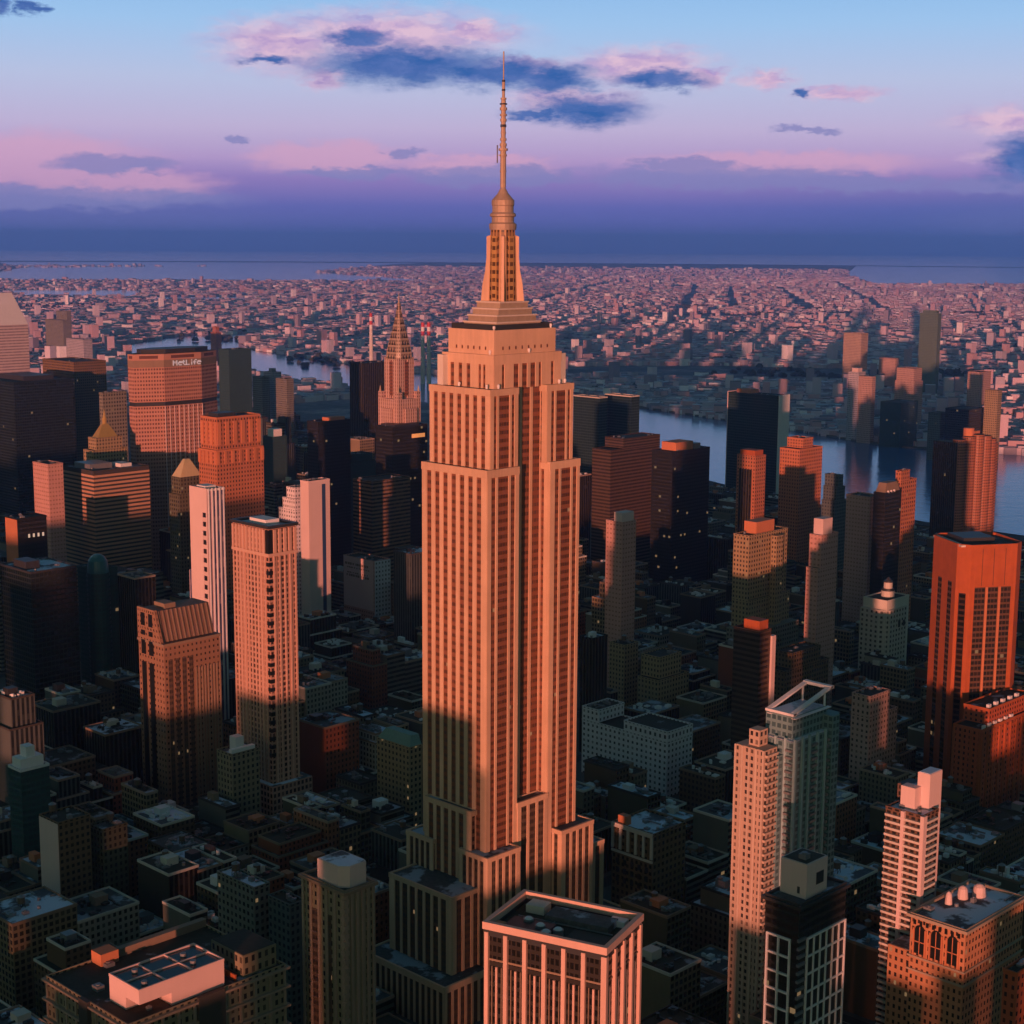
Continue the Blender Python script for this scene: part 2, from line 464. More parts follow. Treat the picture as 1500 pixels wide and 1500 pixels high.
def mech(parent, x0, x1, y0, y1, z0, z1, mat='grey_metal'):
    b = MB(); b.box(x0, x1, y0, y1, z0, z1)
    o = b.build('penthouse', mat, parent)
    return o
def clutter(parent, x0, x1, y0, y1, z, n=5, seed=0, mat='grey_metal'):
    """air handlers, ducts and vents on a roof, each one a part"""
    r = random.Random(seed)
    for i in range(n):
        w, d, h = r.uniform(1.2, 4), r.uniform(1.2, 4), r.uniform(0.8, 2.2)
        x, y = r.uniform(x0+3, max(x0+3.1, x1-3)), r.uniform(y0+3, max(y0+3.1, y1-3))
        b = MB()
        if i % 4 == 3:
            L = r.uniform(3, 9)
            xa, ya = min(x+L, x1-1.2), min(y+L, y1-1.2)
            if r.random() < 0.5: b.box(x, xa, y-0.35, y+0.35, z+0.3, z+0.95)
            else: b.box(x-0.35, x+0.35, y, ya, z+0.3, z+0.95)
            b.build('duct', mat, parent); continue
        if i % 3 == 2: b.cyl(x, y, 0.9, z, z+h+0.4, 10)
        else:
            b.box(x-w/2, x+w/2, y-d/2, y+d/2, z, z+h)
            b.cyl(x, y, min(w, d)*0.3, z+h, z+h+0.35, 8)
        b.build('air_handler' if i % 3 != 2 else 'vent', mat, parent)
def ribs(parent, x0, x1, y0, y1, z0, z1, mat, nw, ns, width, depth, faces='WS', name='pier', ends=True):
    """upright stone piers proud of the west (-x) and south (-y) faces, one mesh each"""
    if 'W' in faces and nw:
        p = (y1-y0-width)/nw
        for i in range(nw+1):
            y = y0+width/2+i*p
            mk(name, mat, parent, lambda b: b.box(x0-depth, x0+0.15, y-width/2, y+width/2, z0, z1))
    if 'S' in faces and ns:
        p = (x1-x0-width)/ns
        for i in range(ns+1):
            x = x0+width/2+i*p
            mk(name, mat, parent, lambda b: b.box(x-width/2, x+width/2, y0-depth, y0+0.15, z0, z1))
def bands(parent, x0, x1, y0, y1, z0, z1, mat, pitch, height, depth, name='floor_band'):
    n = int((z1-z0)/pitch)
    for i in range(n+1):
        z = z0+i*pitch
        if z+height > z1: break
        mk(name, mat, parent, lambda b: b.ring(x0-depth, x1+depth, y0-depth, y1+depth, z, z+height, depth+0.2))
def tower(key, name, label, cat, wall, roof='roof_tar', px=3.2, pz=3.7, tiers=None, parapet=1.2, parmat=None,
          pents=(), tanks=(), junk=3, group=None, rot=0.0, dims=None, seed=0):
    """box tower. tiers are (x0,x1,y0,y1,z0,z1) in fractions of the footprint and of the height"""
    u, v, w, d, h = dims if dims else SITE[key]
    r = root(name, label, cat, u, v, 0.0, rot, group)
    tiers = tiers or [(0, 1, 0, 1, 0, 1)]
    bw = MB(); br = MB(); bp = MB()
    for (a0, a1, b0, b1, c0, c1) in tiers:
        X0, X1, Y0, Y1, Z0, Z1 = -w/2+a0*w, -w/2+a1*w, -d/2+b0*d, -d/2+b1*d, c0*h-(1.5 if c0 == 0 else 0), c1*h
        bw.box(X0, X1, Y0, Y1, Z0, Z1-parapet, px, pz)
        br.box(X0+0.4, X1-0.4, Y0+0.4, Y1-0.4, Z1-parapet, Z1-parapet+0.12)
        bp.ring(X0-0.15, X1+0.15, Y0-0.15, Y1+0.15, Z1-parapet-0.3, Z1, 0.55)
    bw.build('wall', wall, r); br.build('roof', roof, r); bp.build('parapet', parmat or wall, r)
    zt = tiers[-1][5]*h-parapet
    tx0, tx1, ty0, ty1 = [(-w/2+tiers[-1][0]*w), (-w/2+tiers[-1][1]*w), (-d/2+tiers[-1][2]*d), (-d/2+tiers[-1][3]*d)]
    for (a0, a1, b0, b1, hh, pm) in pents:
        mech(r, tx0+(tx1-tx0)*a0, tx0+(tx1-tx0)*a1, ty0+(ty1-ty0)*b0, ty0+(ty1-ty0)*b1, zt, zt+hh, pm)
    for (a, b_) in tanks: tank(r, tx0+(tx1-tx0)*a, ty0+(ty1-ty0)*b_, zt)
    if junk: clutter(r, tx0, tx1, ty0, ty1, zt+0.1, junk, seed or len(label))
    return r, w, d, h

# ------------------------------------------------------------------ plan of the city (metres, street-grid coordinates)
GRP = [('loft_building', 'loft building', 'shaded lofts and apartment houses between the towers'), ('office_building', 'office building', 'mid-rise office buildings in the shade')]
CITY = [(a, b, c, d, e, f, g, h, i+', '+j, GRP[k]) for a, b, c, d, e, f, g, h, i, j, k in [
(-174, 145, 34, 30, 45, 1, 2, 9, 'tan block, water tank, snow-patched roof', 'in front of the small blue-glazed building', 0),
(-180, 99, 22, 25, 44, 0, 0, 14, 'mid-height brown brick block, roof house, dark roof', 'in front of the pink-walled loft', 0),
(103, 258, 28, 29, 55, 9, 1, 10, 'mid-height red brick block, roof house, grey roof', 'right of the slender orange hotel tower', 0),
(96, -145, 15, 30, 36, 0, 2, 10, 'mid-height brown brick block, roof house, snow-patched roof', 'behind the balconied tower', 0),
(-73, 338, 22, 29, 91, 5, 0, 14, 'tall blue-grey block, roof house, dark roof', 'in front of the broad green glass block', 1),
(120, 502, 18, 23, 111, 7, 1, 8, 'tall near-black block, grey roof', 'in front of the horizontally striped block', 1),
(-140, 143, 34, 27, 36, 8, 1, 10, 'mid-height pale stone block, roof house, grey roof', 'in front of the pink-walled loft', 0),
(-96, 144, 18, 28, 45, 7, 0, 11, 'mid-height near-black block, water tank, dark roof', 'in front of the mansard-roofed tower', 0),
(100, -63, 22, 27, 35, 3, 2, 15, 'mid-height old stone block, water tank, snow-patched roof', 'right of the pale pilasters', 0),
(401, 502, 28, 23, 92, 5, 2, 8, 'tall blue-grey block, snow-patched roof', 'in front of the brown banded block', 1),
(-11, 385, 34, 28, 63, 7, 3, 10, 'tall near-black block, roof house, dark roof', 'in front of the broad green glass block', 1),
(-19, 142, 34, 24, 41, 9, 3, 12, 'mid-height red brick block, dark roof', 'in front of the white water structure', 0),
(-4, 340, 28, 25, 55, 7, 2, 11, 'near-black block, water tank, snow-patched roof', 'in front of the teal-domed tower', 0),
(246, 386, 15, 30, 54, 9, 0, 14, 'mid-height red brick block, roof house, dark roof', 'in front of the faded-writing block', 0),
(-116, 100, 10, 23, 41, 2, 3, 10, 'mid-height grey block, roof house, dark roof', 'behind the pink machine room', 0),
(289, -97, 28, 29, 23, 0, 2, 9, 'low brown brick block, water tank, snow-patched roof', 'in front of the stepped red brick block', 0),
(324, -18, 15, 26, 34, 3, 3, 11, 'mid-height old stone block, water tank, dark roof', 'in front of the pale chamfered building', 0),
(320, -99, 34, 25, 25, 0, 0, 13, 'low brown brick block, water tank, dark roof', 'in front of the stepped red brick block', 0),
(244, 63, 10, 28, 33, 0, 3, 9, 'mid-height brown brick block, water tank, dark roof', 'in front of the long white building', 0),
(156, -19, 22, 24, 51, 2, 1, 8, 'mid-height grey block, grey roof', 'in front of the brown red-capped tower', 0),
(179, 64, 12, 31, 37, 4, 2, 14, 'mid-height olive block, roof house, snow-patched roof', 'in front of the long white building', 0),
(22, 99, 18, 25, 43, 5, 0, 9, 'mid-height blue-grey block, water tank, dark roof', 'in front of the green-roofed wedge', 0),
(325, -64, 18, 29, 35, 4, 0, 15, 'mid-height olive block, water tank, dark roof', 'in front of the stepped red brick block', 0),
(148, -98, 34, 28, 40, 4, 2, 9, 'mid-height olive block, water tank, snow-patched roof', 'behind the teal glass tower', 0),
(-63, 306, 22, 30, 46, 5, 1, 12, 'mid-height blue-grey block, grey roof', 'behind the small blue-glazed building', 0),
(-45, 224, 22, 28, 37, 0, 2, 10, 'brown brick block, roof house, snow-patched roof', 'in front of the mansard-roofed tower', 0),
(28, 142, 15, 25, 44, 4, 1, 15, 'mid-height olive block, water tank, grey roof', 'in front of the green-roofed wedge', 0),
(28, -98, 22, 28, 21, 4, 1, 13, 'low olive block, water tank, grey roof', 'in front of the pale pilasters', 0),
(43, -64, 18, 29, 44, 4, 3, 11, 'mid-height olive block, water tank, dark roof', 'in front of the pale pilasters', 0),
(393, 179, 28, 25, 28, 1, 0, 13, 'low tan block, water tank, dark roof', 'left of the brown red-capped tower', 0),
(-29, 98, 28, 26, 40, 2, 1, 10, 'mid-height grey block, roof house, grey roof', 'behind the octagonal roof box', 0),
(330, 142, 41, 25, 28, 0, 1, 8, 'low brown brick block, grey roof', 'behind the long white building', 0),
(6, -99, 22, 26, 39, 1, 0, 10, 'mid-height tan block, roof house, dark roof', 'in front of the pale pilasters', 0),
(650, 383, 22, 24, 34, 7, 0, 9, 'nearest near-black block, water tank, dark roof', 'in front of the broad black tower', 0),
(-72, 225, 15, 29, 34, 6, 1, 11, 'mid-height orange brick block, water tank, grey roof', 'right of the pink-walled loft', 0),
(-38, 259, 8, 26, 43, 1, 1, 15, 'mid-height tan block, water tank, grey roof', 'in front of the mansard-roofed tower', 0),
(149, 338, 22, 29, 55, 8, 0, 9, 'mid-height pale stone block, water tank, dark roof', 'behind the slender orange hotel tower', 0),
(-26, 304, 22, 27, 39, 9, 1, 12, 'mid-height red brick block, grey roof', 'in front of the teal-domed tower', 0),
(292, 502, 34, 23, 52, 7, 2, 14, 'near-black block, roof house, snow-patched roof', 'in front of the pale pair of towers', 0),
(-16, 180, 22, 23, 37, 1, 0, 10, 'mid-height tan block, roof house, dark roof', 'in front of the white water structure', 0),
(193, 98, 12, 26, 42, 0, 3, 8, 'mid-height brown brick block, dark roof', 'in front of the long white building', 0),
(143, 259, 22, 28, 40, 8, 2, 13, 'mid-height pale stone block, water tank, snow-patched roof', 'behind the green-roofed wedge', 0),
(-7, 224, 10, 27, 36, 2, 2, 10, 'mid-height grey block, roof house, snow-patched roof', 'in front of the white water structure', 0),
(-66, 178, 22, 27, 39, 4, 1, 9, 'mid-height olive block, water tank, grey roof', 'in front of the mansard-roofed tower', 0),
(256, -18, 34, 26, 34, 6, 1, 11, 'mid-height orange brick block, water tank, grey roof', 'behind the teal glass tower', 0),
(-45, 338, 34, 30, 45, 0, 3, 8, 'mid-height brown brick block, dark roof', 'behind the small blue-glazed building', 0),
(-114, 142, 18, 25, 19, 0, 2, 14, 'low brown brick block, roof house, snow-patched roof', 'behind the pink machine room', 0),
(534, 100, 12, 23, 40, 1, 2, 11, 'mid-height tan block, water tank, snow-patched roof', 'in front of the pale chamfered building', 0),
(32, 420, 28, 26, 55, 0, 0, 15, 'mid-height brown brick block, water tank, dark roof', 'in front of the teal-domed tower', 0),
(-72, 99, 22, 25, 45, 9, 3, 15, 'mid-height red brick block, water tank, dark roof', 'in front of the white water structure', 0),
(48, 142, 25, 25, 39, 2, 1, 14, 'mid-height grey block, roof house, grey roof', 'in front of the green-roofed wedge', 0),
(14, 143, 15, 26, 40, 1, 1, 11, 'mid-height tan block, water tank, grey roof', 'left of the green-roofed wedge', 0),
(136, -18, 18, 27, 32, 2, 0, 11, 'mid-height grey block, water tank, dark roof', 'behind the pale pilasters', 0),
(2, 145, 8, 30, 46, 6, 1, 12, 'mid-height orange brick block, grey roof', 'right of the white water structure', 0),
(289, 384, 34, 25, 40, 2, 2, 10, 'mid-height grey block, roof house, snow-patched roof', 'behind the tallest tower', 0),
(98, 222, 18, 23, 26, 3, 0, 12, 'low old stone block, dark roof', 'behind the green-roofed wedge', 0),
(50, -98, 22, 28, 23, 3, 1, 12, 'low old stone block, grey roof', 'left of the ladder-fronted tower', 0),
(134, 465, 22, 27, 89, 7, 0, 10, 'tall near-black block, roof house, dark roof', 'behind the slim white blue-striped tower', 1),
(783, 663, 36, 23, 104, 7, 3, 8, 'tall near-black block, dark roof', 'left of the broad brown slab', 1),
(248, -64, 18, 29, 19, 0, 2, 11, 'low brown brick block, water tank, snow-patched roof', 'behind the balconied tower', 0),
(122, -143, 12, 25, 40, 0, 0, 13, 'second nearest mid-height brown brick block, water tank, dark roof', 'behind the balconied tower', 0),
(396, 63, 34, 28, 27, 0, 3, 9, 'low brown brick block, water tank, dark roof', 'in front of the slim pink-grey tower', 0),
(835, 500, 12, 28, 49, 7, 2, 10, 'mid-height near-black block, roof house, snow-patched roof', 'behind the broad black tower', 0),
(279, 466, 28, 28, 37, 7, 0, 12, 'mid-height near-black block, dark roof', 'in front of the faded-writing block', 0),
(-126, 223, 15, 25, 32, 2, 2, 14, 'mid-height grey block, roof house, snow-patched roof', 'behind the pink-walled loft', 0),
(474, 338, 15, 30, 77, 1, 2, 14, 'tall tan block, roof house, snow-patched roof', 'behind the slim blue-grey tower', 1),
(263, 384, 18, 25, 48, 2, 1, 11, 'mid-height grey block, water tank, grey roof', 'in front of the faded-writing block', 0),
(434, 179, 10, 25, 59, 9, 1, 10, 'mid-height red brick block, roof house, grey roof', 'behind the brown red-capped tower', 0),
(-80, 145, 15, 30, 42, 5, 2, 10, 'blue-grey block, roof house, snow-patched roof', 'in front of the white water structure', 0),
(-41, 180, 28, 23, 30, 8, 0, 9, 'mid-height pale stone block, water tank, dark roof', 'in front of the white water structure', 0),
(537, 306, 12, 30, 30, 3, 1, 14, 'low old stone block, roof house, grey roof', 'in front of the broad black tower', 0),
(-167, 64, 28, 29, 33, 1, 2, 11, 'mid-height tan block, water tank, snow-patched roof', 'behind the pink machine room', 0),
(169, 340, 18, 25, 54, 8, 1, 10, 'mid-height pale stone block, roof house, grey roof', 'right of the slender orange hotel tower', 0),
(261, -64, 8, 28, 36, 4, 1, 11, 'mid-height olive block, water tank, grey roof', 'behind the balconied tower', 0),
(-160, 100, 18, 23, 29, 2, 0, 11, 'low grey block, water tank, dark roof', 'behind the pink machine room', 0),
(-142, 225, 15, 30, 25, 0, 3, 11, 'nearest low brown brick block, water tank', 'in front of the small blue-glazed building', 0),
(266, 61, 34, 24, 36, 7, 3, 10, 'near-black block, roof house, dark roof', 'in front of the brown red-capped tower', 0),
(335, 179, 32, 25, 32, 7, 1, 8, 'mid-height near-black block, grey roof', 'behind the long white building', 0),
(642, 225, 7, 30, 30, 1, 0, 8, 'low tan block, dark roof', 'behind the slim pink-grey tower', 0),
(131, 61, 28, 24, 28, 7, 0, 15, 'low near-black block, water tank, dark roof', 'in front of the long white building', 0),
(192, 259, 37, 26, 40, 5, 3, 10, 'mid-height blue-grey block, roof house, dark roof', 'behind the tallest tower', 0),
(106, 466, 34, 28, 38, 4, 2, 11, 'mid-height olive block, water tank, snow-patched roof', 'behind the mansard-roofed tower', 0),
(453, 662, 18, 25, 43, 2, 2, 14, 'mid-height grey block, roof house, snow-patched roof', 'behind the faded-writing block', 0),
(202, -144, 17, 27, 33, 3, 1, 11, 'mid-height old stone block, water tank, grey roof', 'behind the arched orange building', 0),
(761, 1146, 16, 24, 130, 5, 0, 12, 'tall blue-grey block, dark roof', 'right of the orange masonry tower', 1),
(-44, 302, 15, 23, 36, 7, 3, 13, 'mid-height near-black block, water tank, dark roof', 'behind the pink-walled loft', 0),
(661, 420, 12, 27, 37, 5, 3, 9, 'mid-height blue-grey block, water tank, dark roof', 'in front of the broad black tower', 0),
(-37, 63, 22, 27, 39, 6, 1, 8, 'mid-height orange brick block, grey roof', 'behind the octagonal roof box', 0),
(100, 501, 22, 26, 38, 0, 2, 9, 'brown brick block, water tank, snow-patched roof', 'in front of the teal-domed tower', 0),
(246, 340, 15, 26, 25, 4, 0, 12, 'low olive block, dark roof', 'behind the green-roofed wedge', 0),
(437, 225, 28, 29, 32, 7, 2, 13, 'near-black block, water tank, snow-patched roof', 'left of the brown red-capped tower', 0),
(-76, 17, 18, 28, 11, 2, 2, 10, 'low grey block, roof house, snow-patched roof', 'behind the octagonal roof box', 0),
(243, -142, 8, 23, 24, 3, 1, 11, 'low old stone block, water tank, grey roof', 'in front of the stepped red brick block', 0),
(7, 419, 22, 28, 61, 5, 2, 14, 'tall blue-grey block, roof house, snow-patched roof', 'in front of the broad green glass block', 1),
(593, 304, 36, 27, 25, 2, 3, 15, 'nearest low grey block, water tank, dark roof', 'behind the orange-boxed slab', 0),
(169, 580, 34, 28, 94, 2, 1, 10, 'tall grey block, roof house, grey roof', 'in front of the horizontally striped block', 1),
(118, -18, 18, 27, 28, 2, 3, 15, 'low grey block, water tank, dark roof', 'behind the pale pilasters', 0),
(-96, 99, 10, 25, 45, 0, 3, 14, 'mid-height brown brick block, roof house, dark roof', 'in front of the white water structure', 0),
(47, 179, 28, 26, 36, 2, 3, 8, 'mid-height grey block, dark roof', 'left of the green-roofed wedge', 0),
(476, 61, 10, 24, 35, 0, 1, 11, 'mid-height brown brick block, water tank, grey roof', 'in front of the pale chamfered building', 0),
(196, 385, 30, 29, 46, 1, 0, 10, 'mid-height tan block, roof house, dark roof', 'behind the slender orange hotel tower', 0),
(536, 338, 30, 30, 26, 8, 3, 11, 'low pale stone block, water tank, dark roof', 'behind the slim blue-grey tower', 0),
(-68, 143, 8, 28, 43, 4, 3, 10, 'mid-height olive block, roof house, dark roof', 'in front of the white water structure', 0),
(-227, 62, 16, 25, 34, 3, 2, 10, 'old stone block, roof house, snow-patched roof', 'in front of the small blue-glazed building', 0),
(-101, 304, 34, 27, 31, 5, 2, 14, 'mid-height blue-grey block, roof house, snow-patched roof', 'behind the small blue-glazed building', 0),
(386, 17, 15, 27, 34, 3, 0, 12, 'second nearest mid-height old stone block, dark roof', 'in front of the pale chamfered building', 0),
(412, 179, 10, 25, 32, 4, 3, 10, 'mid-height olive block, roof house, dark roof', 'left of the brown red-capped tower', 0),
(19, 179, 8, 26, 40, 4, 0, 15, 'mid-height olive block, water tank, dark roof', 'right of the white water structure', 0),
(443, 18, 18, 25, 28, 3, 3, 9, 'low old stone block, water tank, dark roof', 'left of the stepped red brick block', 0),
(-70, 259, 12, 27, 37, 0, 3, 8, 'mid-height brown brick block, dark roof', 'behind the pink-walled loft', 0),
(143, 420, 28, 27, 46, 5, 1, 8, 'mid-height blue-grey block, grey roof', 'behind the slender orange hotel tower', 0),
(-132, 97, 22, 28, 17, 3, 3, 15, 'low old stone block, water tank, dark roof', 'behind the pink machine room', 0),
(558, 905, 16, 23, 90, 2, 0, 8, 'tall grey block, dark roof', 'right of the orange masonry tower', 1),
(167, 306, 12, 30, 37, 3, 2, 11, 'old stone block, water tank, snow-patched roof', 'in front of the faded-writing block', 0),
(-23, 222, 22, 23, 23, 2, 0, 12, 'low grey block, dark roof', 'in front of the white water structure', 0),
(162, 19, 12, 23, 38, 2, 2, 14, 'mid-height grey block, roof house, snow-patched roof', 'behind the pale pilasters', 0),
(385, 141, 12, 23, 23, 1, 3, 15, 'low tan block, water tank, dark roof', 'behind the brown red-capped tower', 0),
(245, -99, 12, 26, 23, 1, 0, 15, 'nearest low tan block, water tank, dark roof', 'behind the balconied tower', 0),
(567, 384, 12, 26, 45, 0, 0, 15, 'mid-height brown brick block, water tank, dark roof', 'behind the slim blue-grey tower', 0),
(162, 98, 10, 26, 36, 3, 1, 14, 'mid-height old stone block, roof house, grey roof', 'in front of the long white building', 0),
(-106, 97, 10, 28, 35, 2, 0, 14, 'mid-height grey block, roof house, dark roof', 'in front of the white water structure', 0),
(205, 96, 12, 31, 37, 3, 0, 14, 'mid-height old stone block, roof house, dark roof', 'in front of the long white building', 0),
(344, 786, 14, 24, 80, 7, 1, 10, 'tall near-black block, roof house, grey roof', 'behind the pale gold pyramid', 1),
(307, -64, 18, 28, 25, 2, 0, 9, 'low grey block, water tank, dark roof', 'behind the balconied tower', 0),
(16, 63, 28, 27, 44, 2, 0, 8, 'mid-height grey block, dark roof', 'in front of the green-roofed wedge', 0),
(205, -62, 12, 24, 29, 0, 0, 15, 'low brown brick block, water tank, dark roof', 'behind the teal glass tower', 0),
(266, 502, 18, 23, 50, 5, 3, 9, 'mid-height blue-grey block, water tank, dark roof', 'behind the slender orange hotel tower', 0),
(583, 97, 30, 28, 31, 6, 3, 14, 'mid-height orange brick block, roof house, dark roof', 'behind the red cut-corner tower', 0),
(669, 385, 16, 28, 35, 4, 3, 11, 'mid-height olive block, water tank, dark roof', 'left of the orange-boxed slab', 0),
(1065, 661, 22, 28, 35, 3, 1, 12, 'mid-height old stone block, grey roof', 'behind the slender brown tower', 0),
(572, 142, 7, 25, 26, 5, 2, 10, 'low blue-grey block, roof house, snow-patched roof', 'in front of the pale chamfered building', 0),
(420, 16, 28, 31, 16, 2, 1, 9, 'low grey block, water tank, grey roof', 'behind the balconied tower', 0),
(159, 260, 10, 24, 41, 1, 0, 8, 'mid-height tan block, dark roof', 'behind the green-roofed wedge', 0),
(463, 222, 8, 24, 37, 2, 1, 13, 'mid-height grey block, water tank, grey roof', 'left of the brown red-capped tower', 0),
(647, 420, 16, 27, 19, 3, 3, 14, 'low old stone block, roof house, dark roof', 'in front of the broad black tower', 0),
(28, 177, 10, 30, 40, 7, 2, 12, 'mid-height near-black block, snow-patched roof', 'right of the white water structure', 0),
(201, -97, 20, 30, 23, 8, 2, 15, 'low pale stone block, water tank, snow-patched roof', 'behind the balconied tower', 0),
(647, 260, 16, 26, 31, 2, 3, 15, 'mid-height grey block, water tank, dark roof', 'behind the slim pink-grey tower', 0),
(670, 464, 30, 25, 28, 5, 0, 11, 'low blue-grey block, water tank, dark roof', 'behind the slim blue-grey tower', 0),
(596, 385, 29, 27, 20, 4, 0, 13, 'low olive block, water tank, dark roof', 'right of the slim blue-grey tower', 0),
(835, 260, 12, 25, 23, 4, 1, 8, 'low olive block, grey roof', 'behind the pale chamfered building', 0),
(196, 546, 30, 27, 77, 1, 0, 12, 'tall tan block, dark roof', 'in front of the pale gold pyramid', 1),
(255, -100, 8, 23, 24, 0, 3, 13, 'low brown brick block, water tank, dark roof', 'behind the balconied tower', 0),
(336, -17, 8, 28, 31, 3, 0, 8, 'nearest mid-height old stone block, dark roof', 'in front of the pale chamfered building', 0),
(393, 546, 28, 27, 11, 7, 1, 14, 'low near-black block, roof house, grey roof', 'in front of the faded-writing block', 0),
(647, 340, 16, 26, 26, 7, 2, 10, 'low near-black block, roof house, snow-patched roof', 'behind the orange-boxed slab', 0),
(403, 581, 28, 26, 11, 7, 0, 15, 'second nearest low near-black block, water tank', 'in front of the faded-writing block', 0),
(198, 61, 26, 23, 24, 4, 3, 9, 'low olive block, water tank, dark roof', 'in front of the long white building', 0),
(-52, 99, 18, 24, 35, 1, 1, 14, 'mid-height tan block, roof house, grey roof', 'behind the octagonal roof box', 0),
(110, -142, 12, 23, 33, 0, 0, 9, 'nearest mid-height brown brick block, water tank, dark roof', 'behind the balconied tower', 0),
(196, 306, 30, 31, 29, 7, 3, 8, 'low near-black block, dark roof', 'behind the green-roofed wedge', 0),
(278, -17, 10, 28, 24, 3, 3, 8, 'low old stone block, dark roof', 'behind the teal glass tower', 0),
(542, 144, 7, 28, 13, 5, 1, 12, 'low blue-grey block, grey roof', 'in front of the pale chamfered building', 0),
(578, 142, 7, 25, 32, 8, 0, 13, 'mid-height pale stone block, water tank, dark roof', 'in front of the pale chamfered building', 0),
(520, 384, 22, 27, 44, 3, 2, 13, 'mid-height old stone block, water tank, snow-patched roof', 'behind the slim blue-grey tower', 0),
(747, 1146, 12, 24, 124, 2, 3, 14, 'tall grey block, roof house, dark roof', 'right of the orange masonry tower', 1),
(791, 1144, 20, 27, 91, 3, 0, 8, 'tall old stone block, dark roof', 'behind the pale pair of towers', 1),
(-50, 141, 28, 23, 30, 9, 3, 14, 'mid-height red brick block, roof house, dark roof', 'in front of the white water structure', 0),
(316, 419, 15, 29, 39, 2, 1, 14, 'mid-height grey block, roof house, grey roof', 'behind the tallest tower', 0),
(682, 384, 9, 26, 40, 7, 1, 9, 'mid-height near-black block, water tank, grey roof', 'left of the orange-boxed slab', 0),
(-15, -179, 10, 26, 44, 2, 0, 14, 'mid-height grey block, roof house, dark roof', 'behind the ladder-fronted tower', 0),
(181, 97, 12, 28, 28, 3, 2, 15, 'low old stone block, water tank, snow-patched roof', 'in front of the long white building', 0),
(666, 144, 30, 28, 28, 5, 1, 8, 'low blue-grey block, grey roof', 'behind the red cut-corner tower', 0),
(184, 341, 12, 24, 43, 0, 0, 15, 'mid-height brown brick block, water tank, dark roof', 'in front of the faded-writing block', 0),
(460, 62, 22, 26, 23, 0, 2, 15, 'low brown brick block, water tank, snow-patched roof', 'in front of the pale chamfered building', 0),
(553, 384, 16, 26, 36, 6, 1, 15, 'mid-height orange brick block, water tank, grey roof', 'behind the slim blue-grey tower', 0),
(709, 180, 16, 23, 25, 4, 2, 12, 'low olive block, snow-patched roof', 'behind the pale chamfered building', 0),
(654, 501, 12, 25, 47, 7, 3, 8, 'mid-height near-black block, dark roof', 'behind the slim blue-grey tower', 0),
(-1, 99, 28, 25, 24, 1, 0, 9, 'low tan block, water tank, dark roof', 'in front of the green-roofed wedge', 0),
(250, 582, 22, 25, 66, 4, 2, 8, 'tall olive block, snow-patched roof', 'behind the slim white blue-striped tower', 1),
(557, 142, 22, 25, 14, 2, 2, 11, 'low grey block, water tank, snow-patched roof', 'in front of the pale chamfered building', 0),
(596, 341, 30, 23, 19, 9, 2, 11, 'low red brick block, water tank, snow-patched roof', 'in front of the broad black tower', 0),
(95, 340, 12, 26, 36, 6, 1, 14, 'mid-height orange brick block, roof house, grey roof', 'behind the white water structure', 0),
(200, 420, 22, 27, 50, 3, 1, 8, 'mid-height old stone block, grey roof', 'behind the slender orange hotel tower', 0),
(-42, -144, 28, 27, 39, 4, 0, 10, 'mid-height olive block, roof house, dark roof', 'in front of the pale pilasters', 0),
(130, 339, 15, 27, 46, 1, 2, 10, 'mid-height tan block, roof house, snow-patched roof', 'behind the slender orange hotel tower', 0),
(279, -143, 34, 26, 17, 2, 2, 8, 'low grey block, snow-patched roof', 'in front of the stepped red brick block', 0),
(271, -100, 8, 24, 19, 1, 3, 11, 'second nearest low tan block, water tank, dark roof', 'behind the balconied tower', 0),
(289, -65, 18, 31, 28, 2, 1, 12, 'low grey block, grey roof', 'behind the balconied tower', 0),
(652, 224, 12, 27, 21, 2, 1, 11, 'low grey block, water tank, grey roof', 'behind the slim pink-grey tower', 0),
(750, 339, 16, 27, 27, 0, 0, 11, 'low brown brick block, water tank, dark roof', 'behind the slim pink-grey tower', 0),
(-186, 61, 10, 24, 33, 5, 3, 12, 'mid-height blue-grey block, dark roof', 'behind the pink machine room', 0),
(346, -17, 11, 28, 28, 1, 3, 11, 'third nearest low tan block, water tank, dark roof', 'behind the balconied tower', 0),
(110, 303, 22, 24, 38, 1, 2, 11, 'mid-height tan block, water tank, snow-patched roof', 'behind the slender orange hotel tower', 0),
(246, 546, 15, 28, 49, 7, 0, 8, 'mid-height near-black block, dark roof', 'right of the slim white blue-striped tower', 0),
(-98, -20, 34, 23, 11, 0, 0, 14, 'low brown brick block, roof house, dark roof', 'behind the octagonal roof box', 0),
(326, 17, 15, 27, 19, 7, 3, 9, 'low near-black block, water tank, dark roof', 'behind the teal glass tower', 0),
(747, 422, 16, 23, 37, 2, 0, 13, 'mid-height grey block, water tank, dark roof', 'behind the orange-boxed slab', 0),
(650, 547, 22, 29, 58, 1, 0, 13, 'mid-height tan block, water tank, dark roof', 'left of the slim blue-grey tower', 0),
(1011, 547, 30, 29, 46, 7, 3, 14, 'mid-height near-black block, roof house, dark roof', 'behind the orange brick tower', 0),
(344, -100, 14, 24, 25, 8, 1, 14, 'low pale stone block, roof house, grey roof', 'in front of the stepped red brick block', 0),
(472, 97, 18, 28, 23, 2, 3, 10, 'low grey block, roof house, dark roof', 'in front of the pale chamfered building', 0),
(645, 141, 12, 23, 20, 3, 1, 12, 'low old stone block, grey roof', 'right of the pale chamfered building', 0),
(722, 384, 16, 26, 65, 4, 3, 10, 'tall olive block, roof house, dark roof', 'in front of the slender brown tower', 1),
(834, 384, 9, 25, 35, 7, 0, 15, 'mid-height near-black block, water tank, dark roof', 'behind the slim pink-grey tower', 0),
